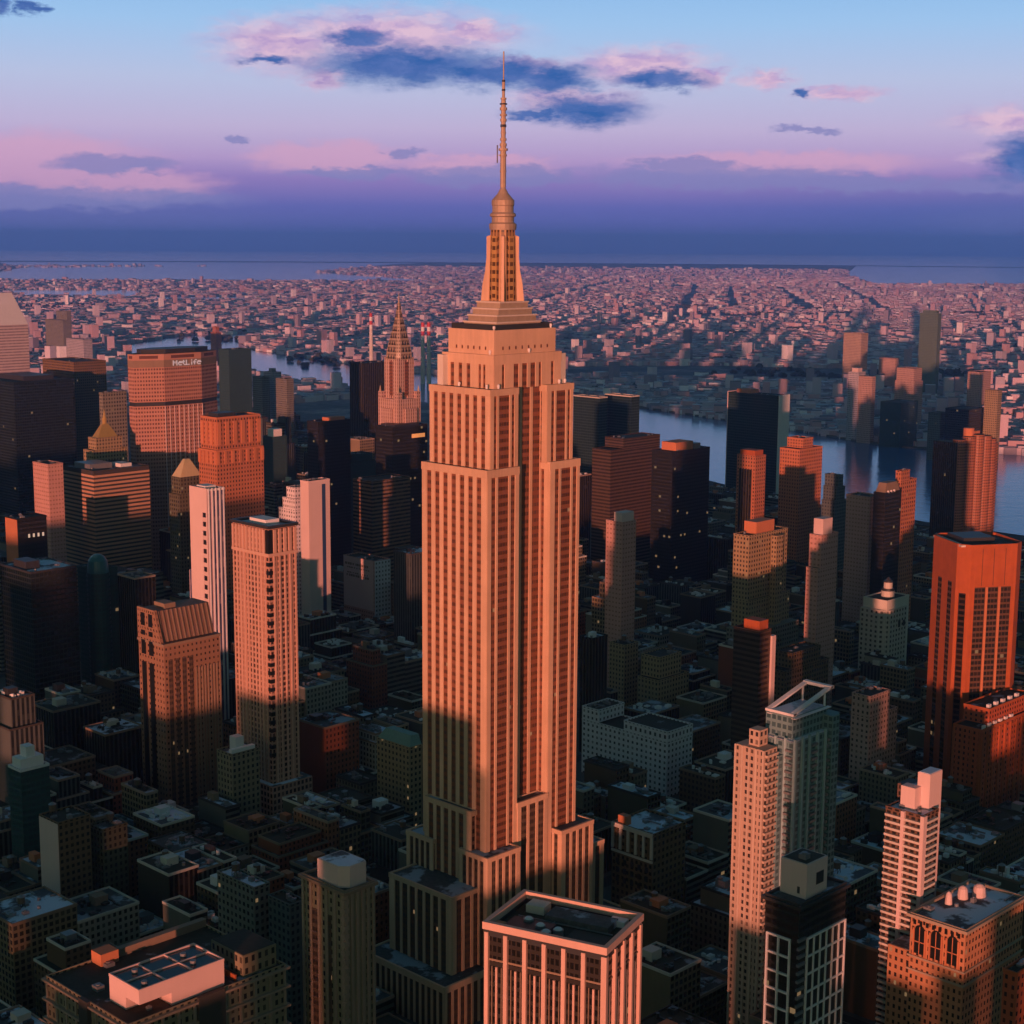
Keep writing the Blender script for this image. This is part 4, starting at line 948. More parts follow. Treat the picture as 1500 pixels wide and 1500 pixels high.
def esb():
    r = root('skyscraper', 'tallest tower in the centre, stepped limestone shaft with an antenna spire, glowing orange', 'skyscraper', 0, 0)
    W7 = [3.5] + [3.2, 2.6]*6 + [3.2, 3.8]
    W7b = [3.0] + [3.0, 2.7]*6 + [3.0, 3.2]
    S3 = [2.7, 3.0, 1.5, 7.2, 1.5, 3.0, 2.6]
    S3r = [3.4, 3.0, 1.5, 7.0, 1.5, 3.0, 2.0]
    C3 = [1.0, 4.4, 1.5, 4.6, 1.5, 4.4, 1.0]
    # base and low blocks
    pavilion(r, -64, 64, -28.5, 28.5, -1.5, 24, [1.2, 2.2]*14+[1.2], [1.2, 2.4]*30+[1.2], 3, bay='bay_low')
    pavilion(r, -53, -29, -21.5, 21.5, 24, 62, [3.6, 3.4, 1.6, 3.4, 1.6, 3.4, 1.6, 3.4, 1.6, 3.4, 1.6, 3.4, 1.6, 3.4, 3.4], [2.6, 3.2, 1.5, 3.6, 1.5, 3.2, 1.5, 3, 1.5], 2.2, bay='bay_low')
    pavilion(r, 29, 53, -21.5, 21.5, 24, 62, None, [1.5, 3, 1.5, 3.6, 1.5, 3.2, 1.5, 3.2, 2.6], 2.2, bay='bay_low')
    # 25th floor shoulders at the corners
    WB = [2.4, 2.6, 1.3, 2.6, 1.3, 2.6, 1.3, 2.6, 2.4]
    for (xa, xb) in ((-36.2, -14.5), (14.5, 37.5)):
        pavilion(r, xa, xb, -27.8, -9.0, 24, 78, WB, WB, 2.2, bay='bay_low')
        pavilion(r, xa, xb, 9.0, 27.8, 24, 77.4, WB, None, 2.2, bay='bay_low')
    # 30th floor bay in the middle of the west front, and the matching south one
    pavilion(r, -34.5, -30.4, -15.2, 16.6, 62, 97, [3.2, 3.4, 2.2, 3.4, 2.2, 3.4, 2.2, 3.4, 2.2, 3.4, 5.4], None, 2.4)
    pavilion(r, -10.4, 10.4, -22.0, -15.4, 24, 97, None, [2.4, 4.0, 1.6, 4.4, 1.6, 4.0, 2.4], 2.6, bay='bay_low')
    # shaft to the 72nd floor: two full-depth pavilions with a recessed centre
    pavilion(r, -31, -10.5, -21.5, 21.5, 24, 258, W7, S3, 3.6)
    pavilion(r, 10.5, 31, -21.5, 21.5, 24, 258, W7, S3r, 3.6)
    pavilion(r, -10.8, 10.8, -15.6, 15.6, 24, 300, None, C3, 1.0)
    # 72nd to 81st
    pavilion(r, -27.6, -9.6, -19.8, 19.8, 257.4, 294, W7b, [2.2, 1.9, 1.3, 6.6, 1.3, 1.9, 2.2], 3.0)
    pavilion(r, 9.6, 27.6, -19.8, 19.8, 257.4, 294, W7b, [3.0, 2.2, 1.3, 6.6, 1.3, 1.9, 1.9], 3.0)
    # crown above the 81st floor, with side bays projecting on the north-west and south-east corners
    pavilion(r, -22.2, 22.2, -16.6, 16.6, 293.4, 309, [5.0, 2.4, 2.8, 2.4, 2.8, 2.4, 5.2, 1.6, 1.2, 1.6, 5.0], [4.4, 1.6, 5.0, 3.0, 1.8, 3.0, 1.8, 3.0, 1.8, 1.6, 5.6, 1.8, 4.0], 4.4)
    pavilion(r, -20.0, 20.0, -14.6, 14.6, 308.4, 320, None, None, 11.5)
    for i in range(6):
        y = 9.5-i*3.8
        mk('window', 'bay_glass', r, lambda b: b.box(-20.42, -20.1, y-0.45, y+0.45, 311, 312.6))
    for i in range(8):
        x = -14.7+i*4.2
        mk('window', 'bay_glass', r, lambda b: b.box(x-0.45, x+0.45, -15.02, -14.8, 311, 312.6))
    for sx, sy in ((-1, 1), (1, -1)):
        mk('corner_fin', 'pale_stone', r, lambda b: b.box(min(sx*22.2, sx*25.6), max(sx*22.2, sx*25.6), min(sy*13.0, sy*16.8), max(sy*13.0, sy*16.8), 294, 308))
    # observation deck: fence, kiosks and floodlights
    def fence(b):
        for sx in (-1, 1):
            b.box(min(sx*19.2, sx*19.4), max(sx*19.2, sx*19.4), -13.9, 13.9, 320, 322.4)
        for sy in (-1, 1):
            b.box(-19.1, 19.1, min(sy*13.7, sy*13.9), max(sy*13.7, sy*13.9), 320, 322.4)
    mk('deck_fence', 'dark_metal', r, fence)
    # stepped drums under the mast, with pale edges
    for (hx, hy, z0, z1) in ((14.6, 10.6, 319.5, 323.4), (12.9, 9.4, 323.4, 326.4), (11.0, 8.4, 326.4, 329.4), (9.2, 7.6, 329.4, 332.4)):
        mk('mast_step', 'bright_metal', r, lambda b: b.box(-hx, hx, -hy, hy, z0, z1-0.7))
        mk('step_edge', 'pale_stone', r, lambda b: b.box(-hx-0.35, hx+0.35, -hy-0.35, hy+0.35, z1-0.7, z1))
    # mast: chamfered shaft
    def oct_(a, c): return [(-a, -c), (-c, -a), (c, -a), (a, -c), (a, c), (c, a), (-c, a), (-a, c)]
    facade('mast_wall', (0.46, 0.27, 0.12), (0.05, 0.03, 0.02), 0.55, 0.45, spandrel=(0.22, 0.12, 0.05), amount=0.3, rough=0.5)
    mast = mk('mast', 'mast_wall', r, lambda b: b.prism(oct_(5.6, 3.4), 332.4, 366.5, 2.2, 3.6, top_poly=oct_(4.9, 3.0)))
    for sx, sy in ((-1, 0), (1, 0), (0, -1), (0, 1)):
        def glassbay(b):
            a = 5.75
            if sx: b.box(min(sx*a, sx*(a-1)), max(sx*a, sx*(a-1)), -1.5, 1.5, 333, 362, 3, 3.6)
            else: b.box(-1.5, 1.5, min(sy*a, sy*(a-1)), max(sy*a, sy*(a-1)), 333, 362, 3, 3.6)
        facade('mast_glass', (0.50, 0.30, 0.10), (0.10, 0.05, 0.02), 0.7, 0.5, amount=0.35, rough=0.4)
        mk('glass_bay', 'mast_glass', mast, glassbay)
    # four winged buttresses on the corners, flaring towards the foot
    for sx, sy in ((-1, -1), (1, -1), (1, 1), (-1, 1)):
        def wing(b):
            prof = [(4.2, 332.4), (10.0, 332.4), (9.3, 340.0), (8.1, 346.0), (7.5, 352.5), (7.5, 361.8), (4.2, 363.0)]
            def P(rad, z, t):
                nx, ny = sx/math.sqrt(2), sy/math.sqrt(2)
                return (nx*rad - ny*t, ny*rad + nx*t, z)
            n = len(prof)
            for t, rev in ((-0.7, False), (0.7, True)):
                pts = [P(a, z, t) for a, z in prof]
                b.face(pts if not rev else pts[::-1])
            for i in range(n):
                j = (i+1) % n
                b.face([P(*prof[i], 0.7), P(*prof[i], -0.7), P(*prof[j], -0.7), P(*prof[j], 0.7)])
        mk('buttress', 'limestone', mast, wing)
    def drum(b):
        b.lathe(0, 0, [(6.2, 364.8), (6.4, 366.5), (6.4, 367.5), (5.2, 368.2), (5.2, 370.6), (6.1, 371.0), (6.1, 372.0), (5.0, 372.8), (5.0, 375.6),
                       (5.3, 376.0), (5.3, 378.2), (4.2, 379.4), (2.6, 381.2), (1.5, 383.2), (0.9, 384.5)], 20)
    mk('dome', 'bright_metal', r, drum)
    # antenna
    def ant(b):
        for (h0, h1, t) in ((384, 404, 1.35), (404, 423, 1.1), (423, 432, 0.7), (432, 444.5, 0.3)):
            b.cyl(0, 0, t, h0, h1, 8)
    a = mk('antenna', 'bright_metal', r, ant)
    rr = random.Random(3)
    for z in [387, 391, 395, 398, 400.5, 402.5, 405, 408, 411, 413.5, 416, 418.5, 421, 423.2, 427, 431]:
        s = 1.9 if 396 < z < 404 else (1.5 if z < 424 else 0.8)
        s *= rr.uniform(0.8, 1.2)
        mk('antenna_ring', 'dark_metal' if rr.random() < 0.4 else 'bright_metal', a, lambda b: b.cyl(0, 0, s, z, z+rr.uniform(0.5, 1.3), 8))
    mk('side_antenna', 'grey_metal', a, lambda b: (b.bar((-1.0, 1.0, 398.5), (-1.9, 1.9, 398.5), 0.3), b.bar((-1.9, 1.9, 395), (-1.9, 1.9, 403), 0.4)))
    # small floodlights and dishes on the setbacks
    for (x, y, z) in ((-25, -15, 294), (-24, 4, 294), (-20.5, -18, 294), (-19, -13.5, 320), (18, -14, 320), (-24, 14, 294), (20, -18, 294), (25, -17, 294), (-18, 8, 320), (2, -15.5, 309.2), (-21, -13, 309.2)):
        mk('floodlight', 'white_paint', r, lambda b: (b.cyl(x, y, 0.5, z, z+0.8, 8), b.cyl(x, y, 0.75, z+0.8, z+1.9, 8, 0.55)))
esb()
# ------------------------------------------------------------------ facades of the neighbours
facade('f_brown', (0.17, 0.105, 0.05), (0.02, 0.02, 0.018), 0.5, 0.5, lit=0.006)
facade('f_brownband', (0.22, 0.13, 0.08), (0.025, 0.02, 0.018), 1.1, 0.5)
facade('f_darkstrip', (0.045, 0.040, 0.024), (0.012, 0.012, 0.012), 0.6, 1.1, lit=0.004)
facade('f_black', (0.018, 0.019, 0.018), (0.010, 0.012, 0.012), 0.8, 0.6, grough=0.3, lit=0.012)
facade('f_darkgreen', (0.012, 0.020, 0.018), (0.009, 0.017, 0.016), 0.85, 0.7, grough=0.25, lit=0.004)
facade('f_teal', (0.035, 0.085, 0.085), (0.02, 0.05, 0.055), 0.8, 0.65, grough=0.3, lit=0.004)
facade('f_grey', (0.20, 0.195, 0.16), (0.02, 0.022, 0.025), 0.5, 0.5, lit=0.01)
facade('f_lilac', (0.42, 0.40, 0.46), (0.04, 0.045, 0.06), 0.5, 0.5)
facade('f_pale', (0.48, 0.42, 0.37), (0.04, 0.035, 0.03), 0.42, 0.5, lit=0.004)
facade('f_tan', (0.34, 0.25, 0.14), (0.03, 0.025, 0.02), 0.45, 0.5, lit=0.006)
facade('f_pink', (0.46, 0.30, 0.26), (0.06, 0.04, 0.035), 0.4, 0.45)
facade('f_pinkplain', (0.50, 0.28, 0.24), (0.30, 0.16, 0.13), 0.5, 0.35)
facade('f_orange', (0.46, 0.17, 0.085), (0.05, 0.025, 0.02), 0.42, 0.5, lit=0.003)
facade('f_redbrick', (0.40, 0.09, 0.035), (0.03, 0.02, 0.018), 0.4, 0.5, lit=0.006)
facade('f_met', (0.46, 0.24, 0.18), (0.13, 0.06, 0.05), 0.62, 0.5, amount=0.15)
facade('f_400', (0.50, 0.28, 0.21), (0.05, 0.025, 0.02), 0.6, 0.62, amount=0.15)
facade('f_white', (0.70, 0.66, 0.70), (0.05, 0.05, 0.06), 0.4, 0.45)
facade('f_slot', (0.66, 0.52, 0.52), (0.02, 0.018, 0.02), 0.5, 0.5)
facade('f_olive', (0.10, 0.095, 0.06), (0.02, 0.02, 0.016), 0.45, 0.55, lit=0.004)
facade('f_citi', (0.52, 0.46, 0.50), (0.25, 0.20, 0.24), 1.1, 0.45, amount=0.12)
facade('f_un', (0.03, 0.06, 0.055), (0.012, 0.03, 0.03), 0.9, 0.75, grough=0.15)
facade('f_chry', (0.58, 0.40, 0.34), (0.22, 0.12, 0.10), 0.45, 0.6, spandrel=(0.36, 0.22, 0.19), amount=0.15)
facade('f_crown', (0.38, 0.28, 0.21), (0.10, 0.07, 0.05), 0.5, 0.5, amount=0.35, rough=0.4)
facade('f_grid', (0.46, 0.26, 0.17), (0.05, 0.03, 0.025), 1.1, 0.48, amount=0.15)
facade('f_425s', (0.55, 0.42, 0.46), (0.05, 0.07, 0.16), 0.55, 1.1, amount=0.12)
facade('f_corinth', (0.34, 0.13, 0.07), (0.06, 0.03, 0.02), 0.6, 0.45, amount=0.2)
facade('f_court', (0.13, 0.19, 0.15), (0.07, 0.11, 0.09), 0.8, 0.6, grough=0.3)
facade('f_glassres', (0.15, 0.26, 0.28), (0.05, 0.10, 0.115), 0.7, 0.6, grough=0.2, lit=0.006)
facade('f_resor', (0.50, 0.36, 0.28), (0.04, 0.03, 0.03), 0.5, 0.55, lit=0.004)
facade('f_stone_old', (0.24, 0.20, 0.13), (0.02, 0.02, 0.02), 0.45, 0.55, lit=0.008)
facade('f_blue', (0.10, 0.125, 0.12), (0.02, 0.03, 0.04), 0.5, 0.5, lit=0.006)
facade('f_bill', (0.52, 0.28, 0.22), (0.20, 0.09, 0.08), 0.5, 0.4)
facade('f_bigbrown', (0.085, 0.055, 0.035), (0.035, 0.025, 0.018), 1.1, 0.5, lit=0.002)

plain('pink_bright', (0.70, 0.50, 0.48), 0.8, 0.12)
# ---- left side, from the far ones to the near ones
def citi():
    u, v, w, d, h = SITE['citi']
    r = root('office_tower', 'pale lilac tower with a steep slanted roof, cut by the left edge of the picture', 'skyscraper', u, v)
    hw = w/2
    mk('wall', 'f_citi', r, lambda b: b.box(-hw, hw, -hw, hw, -1, 236, 3, 4))
    def wedge(b):
        A, B, C, D = (-hw, -hw, 236), (hw, -hw, 236), (hw, hw, 236), (-hw, hw, 236)
        e = 279
        C2, D2 = (hw, hw-6, e), (-hw, hw-6, e)
        b.face([A, B, C2, D2]); b.face([D2, C2, C, D]); b.face([B, C, C2]); b.face([A, D2, D])
    mk('slanted_roof', 'white_paint', r, wedge)
citi()
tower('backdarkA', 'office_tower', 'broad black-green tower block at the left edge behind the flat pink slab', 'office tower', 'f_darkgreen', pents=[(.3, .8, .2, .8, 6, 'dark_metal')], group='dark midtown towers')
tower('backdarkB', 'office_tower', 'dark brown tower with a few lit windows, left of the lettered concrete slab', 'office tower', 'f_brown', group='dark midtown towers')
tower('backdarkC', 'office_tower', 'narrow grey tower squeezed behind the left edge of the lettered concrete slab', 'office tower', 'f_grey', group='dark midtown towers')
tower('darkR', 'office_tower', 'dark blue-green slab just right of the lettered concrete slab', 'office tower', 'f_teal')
tower('browntall', 'office_tower', 'dark brown slab with a paler edge, left of the needle-topped tower', 'office tower', 'f_darkstrip')
tower('clusterA', 'apartment_tower', 'leftmost of three pale slabs standing together near the river', 'apartment tower', 'f_grey', group='three pale slabs by the river')
tower('clusterB', 'apartment_tower', 'middle and tallest of three pale slabs standing together near the river', 'apartment tower', 'f_lilac', pents=[(.3, .7, .3, .7, 7, 'grey_metal')], group='three pale slabs by the river')
tower('clusterC', 'apartment_tower', 'rightmost of three pale slabs standing together near the river', 'apartment tower', 'f_grey', group='three pale slabs by the river')

FONT = {'M': ["10001", "11011", "10101", "10001", "10001"], 'e': ["00000", "01110", "11111", "10000", "01110"], 't': ["01000", "11100", "01000", "01000", "00110"],
        'L': ["10000", "10000", "10000", "10000", "11110"], 'i': ["00100", "00000", "00100", "00100", "00100"], 'f': ["00110", "01000", "11100", "01000", "01000"]}
def metlife():
    u, v, w, d, h = SITE['metlife']
    r = root('office_tower', 'wide orange concrete slab with chamfered ends, a dark louvre belt and white letters', 'skyscraper', u, v)
    a, c = w/2, 17.0
    poly = [(-a, -5), (-a+27, -c), (a-27, -c), (a, -5), (a, 5), (a-27, c), (-a+27, c), (-a, 5)]
    grow = lambda s: [(x*s, y*s) for x, y in poly]
    bw = MB()
    bw.prism(poly, -1, 195, 2.6, 3.9); bw.prism(grow(0.975), 195, 199, 2.6, 3.9); bw.prism(poly, 199, 233, 2.6, 3.9); bw.prism(poly, 240, 246, 40, 60)
    bw.build('wall', 'f_met', r)
    mk('louvre_belt', 'dark_metal', r, lambda b: b.prism(grow(0.985), 194.8, 199.2))
    mk('sign_band', 'brown_stone', r, lambda b: b.prism(grow(1.003), 233, 240))
    mk('roof', 'roof_tar', r, lambda b: b.prism(grow(0.97), 246, 246.3))
    mk('penthouse', 'dark_metal', r, lambda b: b.prism(grow(0.8), 246, 250.5))
    z = 195
    for k in range(11):
        mk('floor_band', 'f_pinkplain', r, lambda b: b.prism(grow(1.006), z-8-k*11.7, z-7.2-k*11.7))
    for s in range(9):
        x = -a+27+s*(w-54)/8
        mk('mullion', 'pink_panel', r, lambda b: b.box(x-.35, x+.35, -c-.5, -c+.1, 20, 194.5))
    sg = root('rooftop_sign', 'white lettering high on the front of the wide orange slab', 'sign', u, v)
    s = 1.05; x0 = -12.0
    for n, ch in enumerate('MetLife'):
        b = MB()
        for j, row in enumerate(FONT[ch]):
            for i, q in enumerate(row):
                if q == '1': b.box(x0+i*s, x0+(i+1)*s-.02, -c-1.0, -c-0.4, 234.0+(4-j)*s, 235.0+(4-j)*s)
        b.build('letter', 'sign_white', sg)
        x0 += (5.9 if ch == 'M' else 4.0 if ch == 'L' else 4.6 if ch == 'e' else 4.2)*s
glow('sign_white', (1.0, 0.8, 0.8), 0.3)
metlife()
def peaked(key, label, wall, roofm, zr, lantern=None, tiers=None, frac=1.0):
    r, w, d, h = tower(key, 'office_tower', label, 'office tower', wall, tiers=tiers, junk=0)
    t = (tiers or [(0, 1, 0, 1, 0, 1)])[-1]
    X0, X1, Y0, Y1 = -w/2+t[0]*w, -w/2+t[1]*w, -d/2+t[2]*d, -d/2+t[3]*d
    cx, cy = (X0+X1)/2, (Y0+Y1)/2
    P = [(X0, Y0), (X1, Y0), (X1, Y1), (X0, Y1)]
    Q = [(cx+(x-cx)*0.22, cy+(y-cy)*0.22) for x, y in P]
    mk('pyramid_roof', roofm, r, lambda b: b.prism(P, h-.8, h+zr, top_poly=Q))
    if lantern:
        mk('lantern', roofm, r, lambda b: (b.cyl(cx, cy, 2.2, h+zr, h+zr+lantern*.4, 8), b.cyl(cx, cy, 1.6, h+zr+lantern*.4, h+zr+lantern, 8, 0.15)))
    return r
peaked('pyramidorange', 'stone tower with a gilded pyramid roof and lantern behind the horizontally striped block', 'f_tan', 'gold', 17, 14, [(0, 1, 0, 1, 0, .96), (.12, .88, .1, .9, .96, 1.03)])
tower('pinkslab', 'office_tower', 'plain flat pink slab left of the horizontally striped block', 'office tower', 'f_pinkplain', junk=2)
def gridslab():
    r, w, d, h = tower('gridslab', 'office_tower', 'office block with orange horizontal stripes, in front of the gilded pyramid', 'office tower', 'dark_stone', roof='roof_grey', pents=[(.1, .5, .3, .8, 5, 'grey_metal'), (.6, .8, .2, .5, 3.5, 'white_paint')])
    bands(r, -w/2, w/2, -d/2, d/2, 20, h-1.5, 3.75, 1.95, 0.35)
plain('stripe_stone', (0.48, 0.27, 0.17), 0.8, 0.15)
_b = bands
def bands(parent, x0, x1, y0, y1, z0, z1, pitch, height, depth, mat='stripe_stone', name='floor_band'):
    _b(parent, x0, x1, y0, y1, z0, z1, mat, pitch, height, depth, name)
gridslab()
r, w, d, h = tower('lincoln', 'office_tower', 'orange masonry tower with tall arched recesses under its cornice, right of lettered slab', 'office tower', 'f_orange',
      tiers=[(0, 1, 0, 1, 0, .86), (.04, .96, .05, .95, .86, 1.0)], pents=[(.1, .5, .2, .8, 4, 'dark_metal')], parmat='orange_brick')
ribs(r, -w/2, w/2, -d/2, d/2, h*.80, h*.86-1.5, 'orange_brick', 4, 6, 3.0, .8)
ribs(r, -w*.46, w*.46, -d*.45, d*.45, h*.88, h*.98, 'orange_brick', 3, 5, 4.0, .8)
def chrysler():
    u, v, w, d, h = SITE['chrysler']
    r = root('skyscraper', 'stepped pink tower with a tall pointed metal crown and needle', 'skyscraper', u, v)
    mk('wall', 'f_chry', r, lambda b: (b.box(-15.5, 15.5, -15.5, 15.5, -1, 196, 3, 3.7), b.box(-18.5, -8, -8, 8, -1, 186, 3, 3.7), b.box(-8, 8, -18.5, -15, -1, 186, 3, 3.7)))
    mk('upper_wall', 'f_chry', r, lambda b: (b.box(-10.8, -2, -10.8, -2, 196, 238, 3, 3.7), b.box(2, 10.8, -10.8, -2, 196, 238, 3, 3.7), b.box(2, 10.8, 2, 10.8, 196, 238, 3, 3.7), b.box(-10.8, -2, 2, 10.8, 196, 238, 3, 3.7), b.box(-9, 9, -9, 9, 196, 236, 3, 3.7)))
    for sx, sy in ((-1, -1), (1, -1), (-1, 1), (1, 1)):
        mk('corner_block', 'f_pink', r, lambda b: b.box(min(sx*15.5, sx*10), max(sx*15.5, sx*10), min(sy*15.5, sy*10), max(sy*15.5, sy*10), 196, 203))
        mk('corner_finial', 'bright_metal', r, lambda b: b.cyl(sx*14, sy*14, 1.2, 203, 209, 6, 0.2))
    # dark windows strip down the middle of each front
    mk('window_bay', 'bay_glass', r, lambda b: (b.box(-2.2, 2.2, -11.2, -10.0, 199, 234, 1.5, 3.6), b.box(-11.2, -10.0, -2.2, 2.2, 199, 234, 1.5, 3.6)))
    # crown of nested arches: each tier a square with curved taper
    z0, s0 = 236.0, 11.0
    prof = [(11.0, 236), (10.7, 243), (9.4, 250), (8.0, 257), (6.4, 264), (4.9, 271), (3.4, 278), (2.1, 286), (1.2, 294)]
    cr = None
    for i, ((a, za), (c, zc)) in enumerate(zip(prof[:-1], prof[1:])):
        P = [(-a, -a*.72), (-a*.72, -a), (a*.72, -a), (a, -a*.72), (a, a*.72), (a*.72, a), (-a*.72, a), (-a, a*.72)]
        Q = [(x*c/a, y*c/a) for x, y in P]
        o = mk('crown_tier', 'f_crown', r, lambda b: b.prism(P, za, zc, 2.2, 3.0, top_poly=Q))
        for sx, sy in ((0, -1), (-1, 0)):
            def tri(b):
                k = a*.42; zz = za+ (zc-za)*.15; zt = zc-(zc-za)*.1
                for m_ in (-1, 0, 1):
                    q = m_*k*.9
                    off = a+.12
                    if sy: b.face([(q-k*.28, -off, zz), (q+k*.28, -off, zz), (q, -off*.97, zt)])
                    else: b.face([(-off, q+k*.28, zz), (-off, q-k*.28, zz), (-off*.97, q, zt)])
            mk('crown_window', 'dark_glass', o, tri)
    mk('spire', 'bright_metal', r, lambda b: b.cyl(0, 0, 1.0, 293, 306, 8, 0.10))
chrysler()
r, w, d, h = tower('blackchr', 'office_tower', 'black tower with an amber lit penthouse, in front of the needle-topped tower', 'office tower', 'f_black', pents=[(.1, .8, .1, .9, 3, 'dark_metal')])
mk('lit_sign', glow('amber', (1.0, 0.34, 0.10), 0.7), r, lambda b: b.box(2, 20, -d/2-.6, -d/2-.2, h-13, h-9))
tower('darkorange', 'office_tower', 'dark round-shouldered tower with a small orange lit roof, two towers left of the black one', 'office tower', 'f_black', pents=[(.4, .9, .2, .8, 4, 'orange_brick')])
tower('darklow', 'office_tower', 'low dark block with a pale rooftop box right of the orange masonry tower', 'office tower', 'f_teal', pents=[(.2, .8, .2, .8, 9, 'white_paint')])
tower('tealglass', 'office_tower', 'teal glass tower with stepped top, behind the dark brown banded block', 'office tower', 'f_teal', tiers=[(0, 1, 0, 1, 0, .93), (.25, .9, .1, .9, .93, 1.0)])
tower('brownbands', 'office_tower', 'dark block with faint brown bands left of the tallest tower', 'office tower', 'f_brownband', junk=4)
peaked('pyramid40', 'old olive stone tower with a pale gold pyramid roof, behind the slotted white tower', 'f_olive', 'pale_gold' if 'pale_gold' in M else 'gold', 15, None,
       [(0, 1, 0, 1, 0, .9), (.08, .92, .06, .94, .9, 1.0)])
r, w, d, h = tower('steppedA', 'office_tower', 'white tower with stepped top, left one of a pale pair', 'office tower', 'f_white', group='pale pair of towers',
      tiers=[(0, 1, 0, 1, 0, .86), (0, 1, .0, .75, .86, .93), (.1, 1, .1, .6, .93, 1.0)])
r, w, d, h = tower('steppedB', 'office_tower', 'plain lilac and pink tower, right one of a pale pair', 'office tower', 'pink_panel', group='pale pair of towers')
mk('window_bay', 'blue_glass', r, lambda b: b.box(w/2-9, w/2-5, -d/2-.1, -d/2+.4, 10, h-4))
r, w, d, h = tower('billboard', 'office_building', 'squat block with a big pink wall of faded writing and a lilac side', 'office building', 'f_bill', dims=None, junk=4)
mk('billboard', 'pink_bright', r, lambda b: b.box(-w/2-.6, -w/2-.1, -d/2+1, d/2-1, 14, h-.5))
rr = random.Random(5)
for j, z in enumerate((h-8, h-11, h-16, h-19)):
    for y in np.arange(-d/2+6+rr.random()*3, d/2-6, 3.4):
        mk('faded_letter', 'brown_stone', r, lambda b: b.box(-w/2-.75, -w/2-.55, y, y+rr.uniform(1.2, 3.0), z, z+(2.2 if j % 3 == 0 else 1.3)))
mk('side_wall', 'f_white', r, lambda b: b.box(-w/2+.3, w/2+.2, -d/2-.6, -d/2-.1, 0, h-.5, 4, 4))
def t425():
    r, w, d, h = tower('t425', 'apartment_tower', 'slim white tower with a dark slotted edge and upright blue stripes', 'apartment tower', 'f_425s', px=3.6, junk=0,
          tiers=[(0, 1, 0, 1, 0, 1)], parmat='white_paint', pents=[(.2, .8, .3, .8, 2.5, 'white_paint')])
    X0, X1, Y0, Y1 = -w/2, w/2, -d/2, d/2
    mk('west_panel', 'pink_panel', r, lambda b: b.box(X0-.5, X0+.1, Y0+5.5, Y1, 0, h+.6))
    mk('corner_panel', 'pink_panel', r, lambda b: b.box(X0-.5, X0+.1, Y0-.2, Y0+1.2, 0, h+.6))
    mk('panel_head', 'pink_panel', r, lambda b: b.box(X0-.5, X0+.1, Y0+1.2, Y0+5.5, h-14, h+.6))
    for k in range(22):
        z = h-20-k*6.4
        mk('window', 'dark_glass', r, lambda b: b.box(X0-.55, X0-.1, Y0+1.6, Y0+4.4, z, z+3.4))
        mk('spandrel', 'pink_panel', r, lambda b: b.box(X0-.45, X0-.05, Y0+1.2, Y0+5.5, z+3.4, z+6.4))
    for i in range(5):
        x = X0+1.2+i*(w-2.4)/4
        mk('pier', 'white_paint', r, lambda b: b.box(x-.45, x+.45, Y0-.55, Y0+.1, 0, h+.5))
    mk('lower_wing', 'f_425s', r, lambda b: b.box(X0+.5, X1+3, Y0+8, Y1+4, 0, 128, 3.6, 3.7))
t425()
def t400():
    r, w, d, h = tower('t400', 'hotel_tower', 'slender orange tower with fine window grid, dark flat cornice and dark corner notch', 'hotel tower', 'f_400', px=2.9, pz=3.4, junk=0, parmat='dark_metal', roof='roof_pale',
          pents=[(.3, .8, .3, .75, 3.2, 'white_paint')])
    X0, X1, Y0, Y1 = -w/2, w/2, -d/2, d/2
    mk('cornice', 'dark_metal', r, lambda b: b.ring(X0-1.3, X1+1.3, Y0-1.3, Y1+1.3, h-1.2, h+.5, 2.2))
    ribs(r, X0, X1, Y0+3.2, Y1, -1, h-16, 'pink_stone', 9, 0, 1.0, .55, 'W')
    ribs(r, X0, X1, Y0+3.2, Y1, h-16, h-2, 'pink_stone', 9, 0, 1.5, 1.0, 'W', 'crown_fin')
    ribs(r, X0+3.2, X1, Y0, Y1, -1, h-16, 'pink_stone', 0, 4, 1.2, .55, 'S')
    ribs(r, X0+3.2, X1, Y0, Y1, h-16, h-2, 'pink_stone', 0, 4, 1.9, 1.0, 'S', 'crown_fin')
    mk('crown_band', 'pink_stone', r, lambda b: b.ring(X0-.8, X1+.8, Y0-.8, Y1+.8, h-18, h-16.2, 1.2))
    mk('corner_notch', 'dark_glass', r, lambda b: b.prism([(X0-.3, Y0-.3), (X0+3.0, Y0-.3), (X0-.3, Y0+3.0)], h-17, h-2))
    for k in range(24):
        z = h-24-k*5.1
        mk('corner_window', 'dark_glass', r, lambda b: (b.box(X0-.25, X0+2.6, Y0-.35, Y0+.1, z, z+2.4), b.box(X0-.35, X0+.1, Y0-.25, Y0+2.4, z, z+2.4)))
    mk('podium', 'f_400', r, lambda b: b.box(X0-4, X1+6, Y0-5, Y1+3, -1, 34, 3, 3.7))
    mk('podium_roof', 'roof_snow', r, lambda b: b.ring(X0-3.6, X1+5.6, Y0-4.6, Y1+2.6, 34, 34.3, 3.0))
plain('pink_stone', (0.56, 0.35, 0.27), 0.85, 0.15)
t400()
